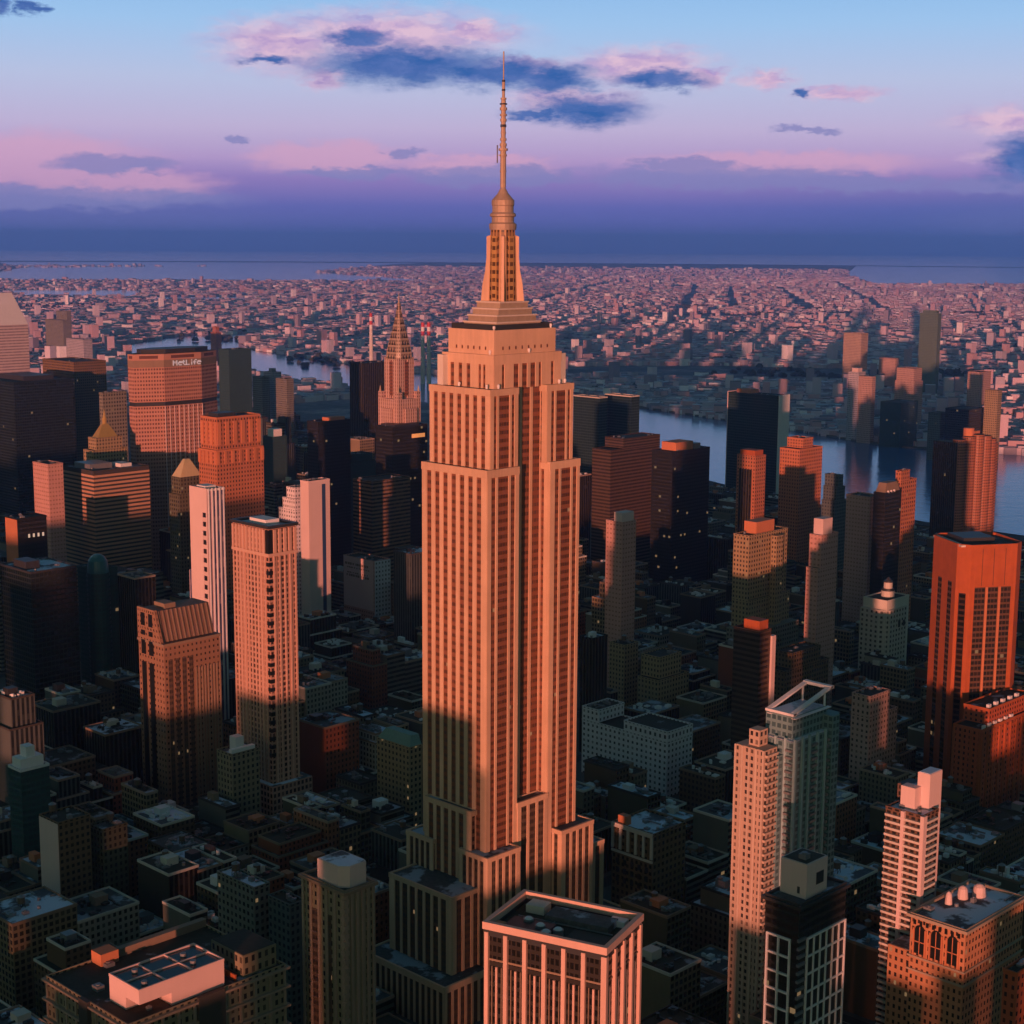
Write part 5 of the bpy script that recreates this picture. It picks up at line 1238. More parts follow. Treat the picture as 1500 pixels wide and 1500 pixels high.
def mansard():
    r, w, d, h = tower('mansard', 'office_tower', 'brown stone tower with a steep ribbed mansard roof and tall dark slots', 'office tower', 'brown_wall', junk=0, roof='roof_tar')
    X0, X1, Y0, Y1 = -w/2, w/2, -d/2, d/2
    P = [(X0+1, Y0+4), (X1-1, Y0+4), (X1-1, Y1-1), (X0+1, Y1-1)]
    Q = [(X0+1, Y0+10), (X1-1, Y0+10), (X1-1, Y1-1), (X0+1, Y1-1)]
    mk('mansard_roof', 'slate', r, lambda b: b.prism(P, h-1, h+19, top_poly=Q))
    for i in range(12):
        x = X0+3+i*(w-6)/11
        mk('roof_rib', 'brown_stone', r, lambda b: b.bar((x, Y0+3.9, h-1), (x, Y0+9.8, h+19), .8))
    mk('gable_wall', 'brown_wall', r, lambda b: b.prism([(X0-.4, Y0+2), (X0+1.6, Y0+2), (X0+1.6, Y1), (X0-.4, Y1)], h-1.5, h+20, top_poly=[(X0-.4, Y0+9), (X0+1.6, Y0+9), (X0+1.6, Y1), (X0-.4, Y1)]))
    L = Y1-Y0
    for (a, c) in ((.40, .55), (.70, .85)):
        for (z0, z1) in ((h+9, h+17), (h+3, h+6), (h-9, h), (-1, h-14)):
            mk('window_bay', 'dark_glass', r, lambda b: b.box(X0-.7, X0-.1, Y0+L*a, Y0+L*c, z0, z1))
    for i in range(4):
        x = X0+3+i*5.0
        mk('window_bay', 'bay_low', r, lambda b: b.box(x, x+2.6, Y0-.35, Y0+.2, -1, h-10, 1.4, 3.7))
    ribs(r, X0+w*.55, X1, Y0, Y1, -1, h-18, 'brown_stone', 0, 8, .9, .5, 'S')
    mk('cornice', 'brown_stone', r, lambda b: b.ring(X0-.6, X1+.6, Y0-.6, Y1+.6, h-1.3, h+.3, 1.0))
    mk('gutter', 'dark_metal', r, lambda b: b.box(X0+1.8, X1-.8, Y0+.6, Y0+3.6, h+.0, h+.5))
    mk('penthouse', 'brown_stone', r, lambda b: b.box(X0+10, X0+18, Y0+13, Y1-3, h+19, h+22))
plain('slate', (0.20, 0.12, 0.09), 0.8, 0.3)
facade('brown_wall', (0.27, 0.15, 0.095), (0.03, 0.02, 0.018), 0.35, 0.4, amount=0.3)
mansard()
tower('hsbc', 'office_tower', 'broad dark green glass block with snowy roof edge, left of the curved glass tower', 'office tower', 'f_darkgreen', roof='roof_snow', parmat='dark_metal', pents=[(.1, .4, .3, .7, 6, 'dark_metal')], junk=6)
def dome():
    r, w, d, h = tower('domeglass', 'office_tower', 'dark curved glass tower with a teal dome roof', 'office tower', 'f_teal', junk=3)
    mk('round_bay', 'f_teal', r, lambda b: b.cyl(-w/2+5, -d/2+5, 8.5, -1, h-3, 20))
    mk('dome', 'teal_panel', r, lambda b: b.lathe(-w/2+5, -d/2+5, [(8, h-3), (8, h-1), (7, h+6), (5, h+9), (2.5, h+10.6), (0.05, h+11)], 20))
dome()
r, w, d, h = tower('litstrip', 'office_building', 'black block with one sunlit orange edge and a row of bright windows', 'office building', 'f_black', junk=5)
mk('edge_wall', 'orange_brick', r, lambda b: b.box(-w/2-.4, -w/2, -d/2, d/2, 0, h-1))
for i in range(4):
    mk('lit_window', glow('warm_window', (1.0, 0.75, 0.55), 0.5), r, lambda b: b.box(-4+i*4.3, -2.4+i*4.3, -d/2-.3, -d/2+.1, h-17, h-14))
tower('qtowerL', 'apartment_tower', 'grey tower by the far river channel at the left, beside the slanted-roof tower', 'apartment tower', 'f_grey', tiers=[(0, 1, 0, 1, 0, .9), (.5, 1, 0, .6, .9, 1.1)])
tower('qpinkL', 'apartment_tower', 'pale blank slab standing in front of the far river channel, left', 'apartment tower', 'f_lilac')
tower('qorangeL', 'chimney_tower', 'single small orange tower catching sun above the lettered slab', 'tower', 'f_orange', tiers=[(0, 1, 0, 1, 0, .85), (.2, .8, .2, .8, .85, 1.0)])

# ---- right side
tower('unplazaA', 'office_tower', 'dark glass tower touching the right flank of the tallest tower, left twin before the river', 'office tower', 'f_un', parmat='pale_stone', group='twin dark glass towers by the river')
tower('unplazaB', 'office_tower', 'dark glass tower, right twin of the two directly before the river', 'office tower', 'f_un', parmat='pale_stone', group='twin dark glass towers by the river')
def un():
    r, w, d, h = tower('un', 'office_tower', 'flat dark green glass slab with pale blank end wall, before the river', 'office tower', 'f_un', junk=3)
    mk('end_wall', 'white_paint', r, lambda b: b.box(-w/2-.3, w/2+.3, -d/2-1.2, -d/2-.05, -1, h+1))
    mk('end_wall', 'pink_panel', r, lambda b: b.box(-w/2-.3, w/2+.3, d/2+.05, d/2+1.2, -1, h+1))
    mk('roof_screen', 'orange_brick', r, lambda b: b.box(-w/2+3, w/2-3, d/2-36, d/2-12, h, h+5))
un()
tower('bigbrown', 'office_tower', 'broad dark brown slab right of the tallest tower, below the twin glass towers', 'office tower', 'f_bigbrown', tiers=[(0, 1, 0, 1, 0, .93), (.25, 1, 0, 1, .93, 1.0)], junk=6)
tower('bigdark', 'office_tower', 'black broad tower with a small orange penthouse, right of the broad brown slab', 'office tower', 'f_black', pents=[(.2, .65, .2, .9, 9, 'orange_brick'), (.7, .85, .2, .6, 6, 'grey_metal')], junk=6)
r, w, d, h = tower('brown1080', 'apartment_tower', 'slender brown tower with a framed dark front, before the flat glass slab', 'apartment tower', 'f_orange', pents=[(.1, .9, .1, .9, 6, 'red_brick')])
mk('window_bay', 'f_darkstrip', r, lambda b: b.box(-w/2-.4, -w/2, -d/2+4, d/2-3, 0, h-14))
tower('orange1143', 'apartment_tower', 'orange brick tower with rooftop box, right of the flat glass slab', 'apartment tower', 'f_orange', parmat='orange_brick', tiers=[(0, .92, 0, 1, 0, .97), (.2, .6, .1, .9, .97, 1.04)], junk=3)
tower('dark1205', 'apartment_tower', 'dark narrow stepped tower between the orange brick tower and the plain pink-grey slab', 'apartment tower', 'f_blue', tiers=[(0, 1, 0, 1, 0, .8), (.1, .8, 0, 1, .8, .92), (.2, .6, 0, 1, .92, 1.02)])
tower('pink1240', 'apartment_tower', 'plain pink-grey windowless slab right of the dark stepped tower', 'apartment tower', 'f_pinkplain')
r, w, d, h = tower('domedark', 'apartment_tower', 'black tower with a rounded brown top and bright roof lights', 'apartment tower', 'f_black', junk=0)
mk('barrel_roof', 'brown_stone', r, lambda b: b.prism([(-w/2+1, -d/2+1), (w/2-1, -d/2+1), (w/2-1, d/2-1), (-w/2+1, d/2-1)], h-1, h+8, top_poly=[(-w/2+5, -d/2+2), (w/2-5, -d/2+2), (w/2-5, d/2-2), (-w/2+5, d/2-2)]))
for i in range(3): mk('roof_lamp', 'white_paint', r, lambda b: b.cyl(-8+i*5, -d/2+.6, .9, h-.8, h+1.4, 8))
tower('orange1320', 'apartment_tower', 'narrow orange tower with one pale lit edge behind the black round-topped tower', 'apartment tower', 'f_orange', tiers=[(0, 1, 0, 1, 0, .97), (0, .55, 0, 1, .97, 1.03)])
def corinthian():
    u, v, w, d, h = SITE['corinthian']
    r = root('apartment_tower', 'tall orange tower of many rounded bays beside the river, right of the channel', 'apartment tower', u, v)
    def lobe(x, y, rad, top, name='round_bay'):
        mk(name, 'f_corinth', r, lambda b: b.cyl(x, y, rad, -1, top, 20, px=2.6, pz=3.2))
        mk('roof', 'roof_tar', r, lambda b: b.cyl(x, y, rad-.8, top, top+.3, 20))
    mk('wall', 'f_darkstrip', r, lambda b: b.box(-38, -22, -4, 26, -1, h-2, 2.6, 3.2))
    mk('wall', 'f_corinth', r, lambda b: b.box(-22, 26, -8, 16, -1, h-4, 2.6, 3.2))
    for i, (x, y, t) in enumerate(((-30, -2, h+1), (-19, -8, h+4), (-9, -13, h+6), (2, -16, h+4), (13, -16, h), (23, -13, h-6), (32, -6, h-12))):
        lobe(x, y, 7.4, t)
    mk('penthouse', 'orange_brick', r, lambda b: (b.cyl(-14, -4, 6, h, h+13, 12), b.box(-8, 4, -8, 4, h, h+9)))
corinthian()
def park3():
    u, v, w, d, h = SITE['park3']
    u, v = 416, -24
    r = root('office_tower', 'vivid red brick tower with cut corners and tall window slots, lit orange', 'office tower', u, v, 0, -33)
    a = 22.5; c = 6.5
    poly = [(-a, -a+c), (-a+c, -a), (a-c, -a), (a, -a+c), (a, a-c), (a-c, a), (-a+c, a), (-a, a-c)]
    mk('wall', 'red_brick', r, lambda b: b.prism(poly, -1, h))
    P2 = [(x*.965, y*.965) for x, y in poly]
    mk('roof', 'roof_tar', r, lambda b: b.prism([(x*.93, y*.93) for x, y in poly], h, h+.2))
    def par(b):
        for i in range(8):
            j = (i+1) % 8
            b.prism([poly[i], poly[j], P2[j], P2[i]], h, h+1.6)
    mk('parapet', 'red_brick', r, par)
    mk('penthouse', 'dark_metal', r, lambda b: b.box(-13, 9, -6, 16, h, h+3.0))
    mk('roof_hatch', 'pale_stone', r, lambda b: (b.box(-2, 6, -18, -12, h, h-1), b.box(-22, -19, -20, 18, h, h+1.2)))
    facade('park_glass', (0.10, 0.05, 0.03), (0.02, 0.02, 0.018), 0.85, 0.62, lit=0.01)
    for (x0, x1) in ((-12.6, -5.2), (-3.6, 3.8), (5.4, 12.8)):
        mk('window_bay', 'park_glass', r, lambda b: b.box(x0, x1, -a-.15, -a+.3, 0, h-26, 2.4, 3.7))
    for x in (-4.4, 4.6):
        mk('pier', 'orange_brick', r, lambda b: b.box(x-.8, x+.8, -a-.8, -a+.1, 0, h-26))
    for y0 in (-11.0, 2.5):
        mk('window_bay', 'park_glass', r, lambda b: b.box(-a-.15, -a+.3, y0, y0+5.0, 0, h-24, 2.4, 3.7))
    for (x, z) in ((-8, 0), (0, 0), (8, 0)):
        mk('panel_joint', 'dark_stone', r, lambda b: b.box(x-.15, x+.15, -a-.08, -a+.05, h-25, h-1))
    for k in (-1, 1):
        mk('slot_window', 'park_glass', r, lambda b: b.prism([(-a+c*.25, -a+c*.75-.3), (-a+c*.75-.2, -a+c*.25-.3), (-a+c*.75, -a+c*.25+.2), (-a+c*.25, -a+c*.75+.2)], 0, h-30))
park3()
r, w, d, h = tower('h1075', 'apartment_tower', 'grey-brown apartment slab with a vivid orange box on the roof and deep notch', 'apartment tower', 'f_tan', tiers=[(0, 1, 0, 1, 0, .62), (.0, .94, .1, 1, .62, 1.0)],
      pents=[(.22, .68, .1, .9, 10, 'orange_brick')], junk=3)
mk('projecting_wing', 'f_tan', r, lambda b: b.box(0, 9, -d/2-5, -d/2, -1, h-3))
mk('podium_wing', 'f_grey', r, lambda b: b.box(-w/2-6, w/2+2, -d/2-8, d/2, -1, h*.45))
tower('slim1183', 'apartment_tower', 'slim pink-grey tower with raised central block, right of the orange-boxed slab', 'apartment tower', 'f_pinkplain', tiers=[(0, 1, 0, 1, 0, .82), (.12, 1, 0, 1, .82, 1.0)], pents=[(.15, .7, .1, .9, 13, 'pink_panel')], junk=0)
tower('slim888', 'apartment_tower', 'slim blue-grey tower with an orange-topped west side, standing alone in the shade', 'apartment tower', 'f_pinkplain', pents=[(.1, .95, .1, .6, 8, 'pink_panel')], junk=0)
def pale():
    r, w, d, h = tower('pale1265', 'apartment_building', 'pale grey chamfered building with a round banded tank house on top', 'apartment building', 'pale_stone', junk=0)
    mk('corner_wing', 'f_pale', r, lambda b: b.prism([(-w/2-4, -d/2+5), (-w/2+2, -d/2-2), (w/2-6, -d/2-2), (w/2, -d/2+5), (w/2, d/2), (-w/2-4, d/2)], -1, h-8, 4, 4))
    t = mk('tank_house', 'pale_stone', r, lambda b: (b.cyl(2, 0, 5.4, h-1, h+4, 14), b.cyl(2, 0, 3.6, h+6, h+11, 14)))
    mk('tank_band', 'dark_metal', t, lambda b: (b.cyl(2, 0, 5.0, h+4, h+6, 14), b.cyl(2, 0, 3.9, h+11, h+12, 14), b.cyl(2, 0, 3.0, h+12, h+15, 12, .6)))
    mk('window', 'dark_glass', r, lambda b: (b.box(-2, 1, -d/2-2.3, -d/2-1.9, h-24, h-18), b.box(5, 8, -d/2-2.3, -d/2-1.9, h-24, h-19)))
pale()
def rededge():
    r, w, d, h = tower('rededge', 'apartment_building', 'stepped red brick apartment building with pale roof kiosks at the right edge', 'apartment building', 'f_redbrick', junk=0, parmat='red_brick',
      tiers=[(0, 1, 0, 1, 0, .86), (.18, 1, .1, 1, .86, 1.0)])
    for i in range(6):
        mk('roof_kiosk', 'white_paint', r, lambda b: b.box(-w/2+3+i*7, -w/2+6+i*7, -d/2+.6, -d/2+2.0, h*.86-1, h*.86+1.6))
    for i in range(5):
        mk('roof_kiosk', 'white_paint', r, lambda b: b.box(-w/2+14+i*9, -w/2+17+i*9, -d/2+3.5, -d/2+5.4, h-1, h+1.8))
    ribs(r, -w/2, w/2, -d/2, d/2, 0, h*.86-2, 'red_brick', 3, 9, 1.6, .8)
rededge()
r, w, d, h = tower('grey1248', 'apartment_building', 'grey-brown building with an orange patch of sun, left of stepped red brick block', 'apartment building', 'f_pink', tiers=[(0, 1, 0, 1, 0, .82), (0, .7, 0, 1, .82, 1.0)])
mk('roof_hut', 'white_paint', r, lambda b: b.box(-6, -3, -d/2-2, -d/2, 22, 30))
def glasspair():
    # glass residential tower with a sunlit masonry flank
    u, v, w, d, h = SITE['glassteal']
    r = root('apartment_tower', 'teal glass apartment tower with balconies, pale angled roof frame and orange masonry flank', 'apartment tower', u, v)
    X0, X1, Y0, Y1 = -w/2, w/2, -d/2, d/2
    mk('wall', 'f_glassres', r, lambda b: (b.box(X0, X1, Y0, Y1, -1, h-16, 2.6, 3.1), b.box(X0+3, X1-4, Y0+3, Y1, h-16, h-6, 2.6, 3.1), b.box(X0-3.5, X0+2, Y0+5, Y1-3, -1, h-22, 2.6, 3.1)))
    mk('roof', 'roof_pale', r, lambda b: (b.box(X0+.5, X1-.5, Y0+.5, Y1-.5, h-16, h-15.8), b.box(X0+3.5, X1-4.5, Y0+3.5, Y1-.5, h-6, h-5.8)))
    for i, x in enumerate((X0+.3, X0+6, X0+11, X0+17, X0+23, X0+28.5)):
        mk('pier', 'pale_blue', r, lambda b: b.box(x-.55, x+.55, Y0-.9, Y0+.1, -1, h-14.5))
    for y in (Y0+4, Y0+9, Y0+14):
        mk('pier', 'pale_blue', r, lambda b: b.box(X0-.9, X0+.1, y-.5, y+.5, -1, h-14.5))
    for k in range(44):
        z = h-20-k*3.1
        mk('balcony', 'grey_metal', r, lambda b: (b.box(X0+12, X0+16.2, Y0-1.5, Y0, z, z+1.0), b.box(X0+23.8, X0+27.6, Y0-1.5, Y0, z, z+1.0), b.box(X0-1.6, X0, Y0+.4, Y0+3.4, z, z+1.0)))
    mk('corner_turret', 'f_glassres', r, lambda b: b.prism([(X1-7, Y0-2.4), (X1-2, Y0-2.4), (X1+.6, Y0), (X1+.6, Y0+5), (X1-7, Y0+5)], -1, h-9, 2.4, 3.1))
    def frame(b):
        # two broad white blades joined in a V, tilted up to the east, on short posts
        for y in (Y0+1.2, Y1-3.2):
            b.prism([(X0+2, y), (X1-3, y), (X1-3, y+2.0), (X0+2, y+2.0)], h-6.5, h-6.2)
        for (y, t_) in ((Y0+1.2, 2.2), (Y1-3.4, 2.2)):
            b.face([(X0+1, y, h-4), (X1-2, y, h+3), (X1-2, y+t_, h+3), (X0+1, y+t_, h-4)])
            b.face([(X0+1, y+t_, h-4.9), (X1-2, y+t_, h+2.1), (X1-2, y, h+2.1), (X0+1, y, h-4.9)])
            b.face([(X0+1, y, h-4.9), (X1-2, y, h+2.1), (X1-2, y, h+3), (X0+1, y, h-4)])
            b.face([(X0+1, y+t_, h-4), (X1-2, y+t_, h+3), (X1-2, y+t_, h+2.1), (X0+1, y+t_, h-4.9)])
        b.box(X0+.6, X0+3, Y0+1.2, Y1-1.2, h-5.0, h-3.9); b.box(X1-4, X1-1.6, Y0+1.2, Y1-1.2, h+1.6, h+2.9)
        for (x, y, z) in ((X0+3.5, Y0+3.5, h-4.6), (X0+3.5, Y1-2, h-4.6), (X1-5, Y0+3.5, h+1), (X1-5, Y1-2, h+1)): b.bar((x, y, h-16), (x, y, z), .7)
    mk('roof_frame', 'white_paint', r, frame)
    # masonry flank on the west
    fx0, fx1, fy0, fy1, fh = X0-12.5, X0-3.6, Y0+6.0, Y1+4.5, h-18
    mk('masonry_flank', 'f_resor', r, lambda b: b.box(fx0, fx1, fy0, fy1, -1, fh, 2.6, 3.1))
    for i in range(5):
        y = fy0+.5+i*(fy1-fy0-1)/4
        mk('flank_pier', 'flank_stone', r, lambda b: b.box(fx0-.5, fx0+.1, y-.45, y+.45, -1, fh))
    for k in range(40):
        z = fh-3-k*3.1
        mk('flank_balcony', 'flank_stone', r, lambda b: b.box(fx0+.5, fx1-.5, fy0-1.2, fy0, z, z+1.0))
    mk('flank_penthouse', 'f_resor', r, lambda b: (b.box(fx0+3, fx1, fy0+5, fy1-5, fh, fh+7, 2.5, 3)))
plain('flank_stone', (0.52, 0.40, 0.32), 0.8, 0.2)
plain('pale_blue', (0.28, 0.42, 0.45), 0.6, 0.15)
glasspair()
r, w, d, h = tower('brown1078', 'apartment_tower', 'brown tower with red lit cap and narrow pale pink fin, behind teal glass tower', 'apartment tower', 'f_bigbrown', junk=0, pents=[(.2, .95, .1, .7, 7, 'red_brick')])
mk('lift_fin', 'pink_panel', r, lambda b: b.box(w/2-.5, w/2+3.5, -d/2-1.5, -d/2+1.5, -1, h-5))
def stripe():
    r, w, d, h = tower('stripe', 'apartment_tower', 'dark tower with pale ladder-like window frames and a pale pink box on its roof', 'apartment tower', 'f_black', junk=0, roof='roof_grey', parmat='dark_metal', px=3, pz=3.4)
    X0, X1, Y0, Y1 = -w/2, w/2, -d/2, d/2
    t = mk('penthouse', 'pink_panel', r, lambda b: (b.box(X0+7, X0+20, Y0+2.2, Y1-1.2, h-1, h+12)))
    mk('penthouse_top', 'roof_tar', t, lambda b: b.box(X0+7.8, X0+19.2, Y0+3.0, Y1-2.0, h+12, h+12.2))
    mk('penthouse_door', 'dark_metal', t, lambda b: (b.box(X0+13, X0+17.5, Y0+2.0, Y0+2.3, h+3, h+7.5), b.box(X0+6.8, X0+7.1, Y0+5, Y0+6, h+.5, h+3)))
    mk('cooling_tower', 'grey_metal', t, lambda b: (b.box(X0+10, X0+13, Y0+5, Y0+8, h+12, h+14), b.cyl(X0+11.5, Y0+6.5, 1.1, h+14, h+14.5, 10)))
    mk('cornice', 'dark_metal', r, lambda b: b.ring(X0-1.2, X1+1.2, Y0-1.2, Y1+1.2, h-2, h-.8, 1.8))
    def ladder(face, a0, a1, n, z1, z0, pitch):
        b = MB()
        for i in range(n+1):
            t = a0+(a1-a0)*i/n
            if face == 'S': b.box(t-.32, t+.32, Y0-.75, Y0+.05, z0, z1)
            else: b.box(X0-.75, X0+.05, t-.32, t+.32, z0, z1)
        for j in range(int((z1-z0)/pitch)+1):
            z = z1-j*pitch-.75
            for i in range(n):
                ta, tb = a0+(a1-a0)*i/n+.32, a0+(a1-a0)*(i+1)/n-.32
                if face == 'S': b.box(ta, tb, Y0-.70, Y0+.05, z, z+.75)
                else: b.box(X0-.70, X0+.05, ta, tb, z, z+.75)
        b.build('window_frame', 'white_paint', r)
        for j in range(int((z1-z0)/pitch)):
            z = z1-j*pitch-pitch
            for i in range(n):
                ta, tb = a0+(a1-a0)*i/n+.32, a0+(a1-a0)*(i+1)/n-.32
                if face == 'S': mk('window', 'dark_glass', r, lambda b: b.box(ta, tb, Y0-.25, Y0-.05, z, z+pitch-.75))
    for (zt, zb) in ((h-14, h-62), (h-67, h-115)):
        ladder('S', X0+5, X1-.4, 6, zt, zb, 6.8)
        ladder('W', Y0+3.5, Y1-1.5, 2, zt, zb, 6.8)
    for k in range(3): mk('corner_balcony', 'grey_metal', r, lambda b: [b.box(X0-.9, X0+3.6, Y0-.9, Y0+.1, h-14-(k*16+j)*3.1, h-13-(k*16+j)*3.1) for j in range(14)])
stripe()
facade('f_bal', (0.16, 0.09, 0.06), (0.02, 0.02, 0.018), 0.6, 0.6, lit=0.004)
def balcony():
    r, w, d, h = tower('balcony', 'apartment_tower', 'pale apartment tower with stacked balconies on every floor and a blank pink spine', 'apartment tower', 'f_bal', junk=3, roof='roof_snow', px=3, pz=2.9)
    X0, X1, Y0, Y1 = -w/2, w/2, -d/2, d/2
    mk('spine_wall', 'pink_panel', r, lambda b: (b.box(X1-3, X1+7, Y0+3, Y0+9, -1, h+15), b.box(X1-8, X1-3, Y0+7, Y1-4, h-1, h+9)))
    mk('rear_wing', 'f_bal', r, lambda b: b.box(X1+1, X1+11, Y0+9, Y1+3, -1, h+6, 3, 2.9))
    mk('spine_roof', 'roof_snow', r, lambda b: (b.box(X1-2.6, X1+6.6, Y0+3.4, Y0+8.6, h+15, h+15.2), b.box(X1+1.3, X1+10.7, Y0+9.3, Y1+2.6, h+6, h+6.2)))
    n = 34
    for k in range(n):
        z = h-4-k*2.95
        mk('balcony', 'pale_stone', r, lambda b: (b.box(X0-1.3, X0, Y0+.3, Y0+8.2, z, z+1.05), b.box(X0-1.3, X0, Y0+9.8, Y1-.3, z, z+1.05), b.box(X0+2.0, X1-2.2, Y0-1.4, Y0, z, z+1.05)))
        if k < 30: mk('rear_balcony', 'pale_stone', r, lambda b: b.box(X1+7.4, X1+11.2, Y0+7.6, Y0+9, z+5, z+6.05))
    mk('pier', 'pink_panel', r, lambda b: b.box(X0-1.5, X0+.1, Y0+8.2, Y0+9.8, -1, h))
    mk('corner_pier', 'pink_panel', r, lambda b: b.box(X0-1.5, X0+1.2, Y0-1.5, Y0+.3, -1, h))
balcony()
def ornate():
    r, w, d, h = tower('ornate', 'office_building', 'ornate orange brick building with three tall arched windows, snowy roof with domed tanks', 'office building', 'f_orn', junk=4, roof='roof_snow', parmat='limestone_dark', px=2.6, pz=3.6)
    X0, X1, Y0, Y1 = -w/2, w/2, -d/2, d/2
    mk('cornice', 'limestone_dark', r, lambda b: b.ring(X0-1.4, X1+1.4, Y0-1.4, Y1+1.4, h-1.6, h-.3, 2.0))
    for i in range(3):
        y = Y1-4.6-i*7.6
        def arch(b):
            hw = 2.3
            pts = [(-hw, h-17), (hw, h-17)] + [(hw*math.cos(t), h-7+hw*math.sin(t)*1.1) for t in np.linspace(0, math.pi, 9)]
            A = [(X0-.35, y-p, z) for p, z in pts]; B_ = [(X0+.1, y-p, z) for p, z in pts]
            b.face(A)
            for k in range(len(A)):
                j = (k+1) % len(A); b.face([A[k], B_[k], B_[j], A[j]])
        o = mk('arched_window', 'dark_glass', r, arch)
        mk('mullion', 'orange_brick', o, lambda b: (b.box(X0-.5, X0-.3, y-.15, y+.15, h-17, h-5), b.box(X0-.5, X0-.3, y-2.2, y+2.2, h-12, h-11.6)))
        mk('arch_surround', 'orange_brick', r, lambda b: (b.box(X0-.7, X0+.1, y+2.4, y+3.1, h-18, h-6), b.box(X0-.7, X0+.1, y-3.1, y-2.4, h-18, h-6)))
    for k in range(8):
        mk('window', 'dark_glass', r, lambda b: b.box(X0-.3, X0+.1, Y1-2.6-k*2.9, Y1-1.4-k*2.9, h-4.6, h-2.6))
    mk('string_course', 'limestone_dark', r, lambda b: (b.ring(X0-.7, X1+.5, Y0-.7, Y1+.7, h-19, h-18.2, 1.0), b.ring(X0-.7, X1+.5, Y0-.7, Y1+.7, h-25, h-24.2, 1.0)))
    mk('side_wing', 'f_orn', r, lambda b: b.box(X0+1.5, X0+14, Y1+.2, Y1+11, -1, h-18, 2.6, 3.6))
    mk('wing_roof', 'roof_grey', r, lambda b: b.box(X0+2, X0+13.5, Y1+.3, Y1+10.6, h-18, h-17.8))
    for (x, y, s) in ((6, 6, 2.4), (13, 2, 3.0), (-4, 7, 1.6)):
        mk('domed_tank', 'pink_panel', r, lambda b: b.lathe(x, y, [(s, h-1), (s, h-1), (s*.8, h+3.4), (s*.4, h+4.4), (.02, h+4.7)], 12))
facade('f_orn', (0.46, 0.21, 0.11), (0.03, 0.022, 0.02), 0.42, 0.5, lit=0.01)
ornate()
tower('midwhite', 'institutional_building', 'long white-grey low building with small square windows and round vents', 'building', 'f_white', px=4, pz=4, roof='roof_tar',
      tiers=[(0, 1, 0, 1, 0, .85), (0, 1, 0, .5, .85, 1.0), (0, 1, .8, 1, .85, 1.05)], junk=8)
def cols():
    r, w, d, h = tower('cols', 'office_building', 'dark building whose top floors have tall pale pilasters, snow on the roof', 'office building', 'f_brown', roof='roof_snow', junk=7, pents=[(.05, .2, .7, .9, 5, 'orange_brick')])
    ribs(r, -w/2, w/2, -d/2, d/2, h-14, h-1.5, 'pale_stone', 5, 0, 1.5, .8, 'W', 'pilaster')
    mk('string_course', 'pale_stone', r, lambda b: (b.box(-w/2-.9, -w/2+.1, -d/2, d/2, h-2.4, h-.2), b.box(-w/2-.7, -w/2+.1, -d/2, d/2, h-16, h-14.8)))
    for k in range(3):
        for i in range(5): mk('window', 'dark_glass', r, lambda b: b.box(-w/2-.2, -w/2+.1, -d/2+3+i*4.9, -d/2+5+i*4.9, h-22-k*5, h-19-k*5))
cols()
def whitepent():
    r, w, d, h = tower('whitepent', 'office_tower', 'stone tower with toothed corner stonework and a pale octagonal box on its roof', 'office tower', 'f_stone_old', junk=2, parmat='brown_stone', px=2.4, pz=3.6)
    X0, X1, Y0, Y1 = -w/2, w/2, -d/2, d/2
    t = mk('penthouse', 'pink_panel', r, lambda b: b.prism([(X0+1.5, Y0+6), (X0+5, Y0+2.5), (X1-2, Y0+2.5), (X1-1, Y0+5), (X1-1, Y1-8), (X0+1.5, Y1-8)], h-1, h+8))
    mk('penthouse_roof', 'roof_snow', t, lambda b: b.prism([(X0+2.2, Y0+6.2), (X0+5.2, Y0+3.2), (X1-2.5, Y0+3.2), (X1-1.7, Y0+5), (X1-1.7, Y1-8.8), (X0+2.2, Y1-8.8)], h+8, h+8.2))
    mk('cornice', 'brown_stone', r, lambda b: b.ring(X0-1.3, X1+1.3, Y0-1.3, Y1+1.3, h-1.8, h-.5, 1.9))
    L = Y1-Y0
    for (a, c) in ((.32, .44), (.62, .76)):
        mk('window_bay', 'bay_low', r, lambda b: b.box(X0-.35, X0+.1, Y0+L*a, Y0+L*c, 0, h-13, 1.6, 3.6))
    ribs(r, X0, X1, Y0, Y1, -1, h-2, 'stone_tan', 5, 5, 1.3, .6)
    for k in range(28):
        z = h-4-k*3.6
        mk('quoin', 'stone_tan', r, lambda b: (b.box(X0-.9, X0+1.6, Y0-.9, Y0+1.6, z-1.8, z)))
plain('stone_tan', (0.34, 0.25, 0.19), 0.85, 0.3)
whitepent()
r, w, d, h = tower('tri575', 'office_building', 'narrow wedge-shaped tan building with a curved green metal roof', 'office building', 'f_tan', junk=0)
mk('curved_roof', 'verdigris', r, lambda b: b.prism([(-w/2, -d/2), (w/2, -d/2), (w/2, d/2), (-w/2, d/2)], h-1, h+6, top_poly=[(-w/2+4, -d/2+3), (w/2, -d/2+3), (w/2, d/2-4), (-w/2+4, d/2-4)]))
tower('sm318', 'loft_building', 'grey loft building with fluted bays, left of the dull blue-grey block with punched windows', 'loft building', 'f_grey', roof='roof_snow', tanks=[(.5, .7)], junk=4)
tower('sm393', 'loft_building', 'dull blue-grey block with punched windows left of the tower with the octagonal roof box', 'loft building', 'f_blue', roof='roof_tar', junk=4)
r, w, d, h = tower('left15', 'loft_building', 'small building with a blue glazed front and a white stepped roof house, left edge', 'loft building', 'f_teal', roof='roof_snow', parmat='white_paint', pents=[(.1, .9, .2, .9, 6, 'white_paint'), (.35, .65, .3, .8, 12, 'white_paint')], junk=0)
r, w, d, h = tower('left58', 'loft_building', 'brown loft building with a blank pink-lit west wall, lower left', 'loft building', 'f_brown', roof='roof_tar', tanks=[(.3, .8)], junk=3)
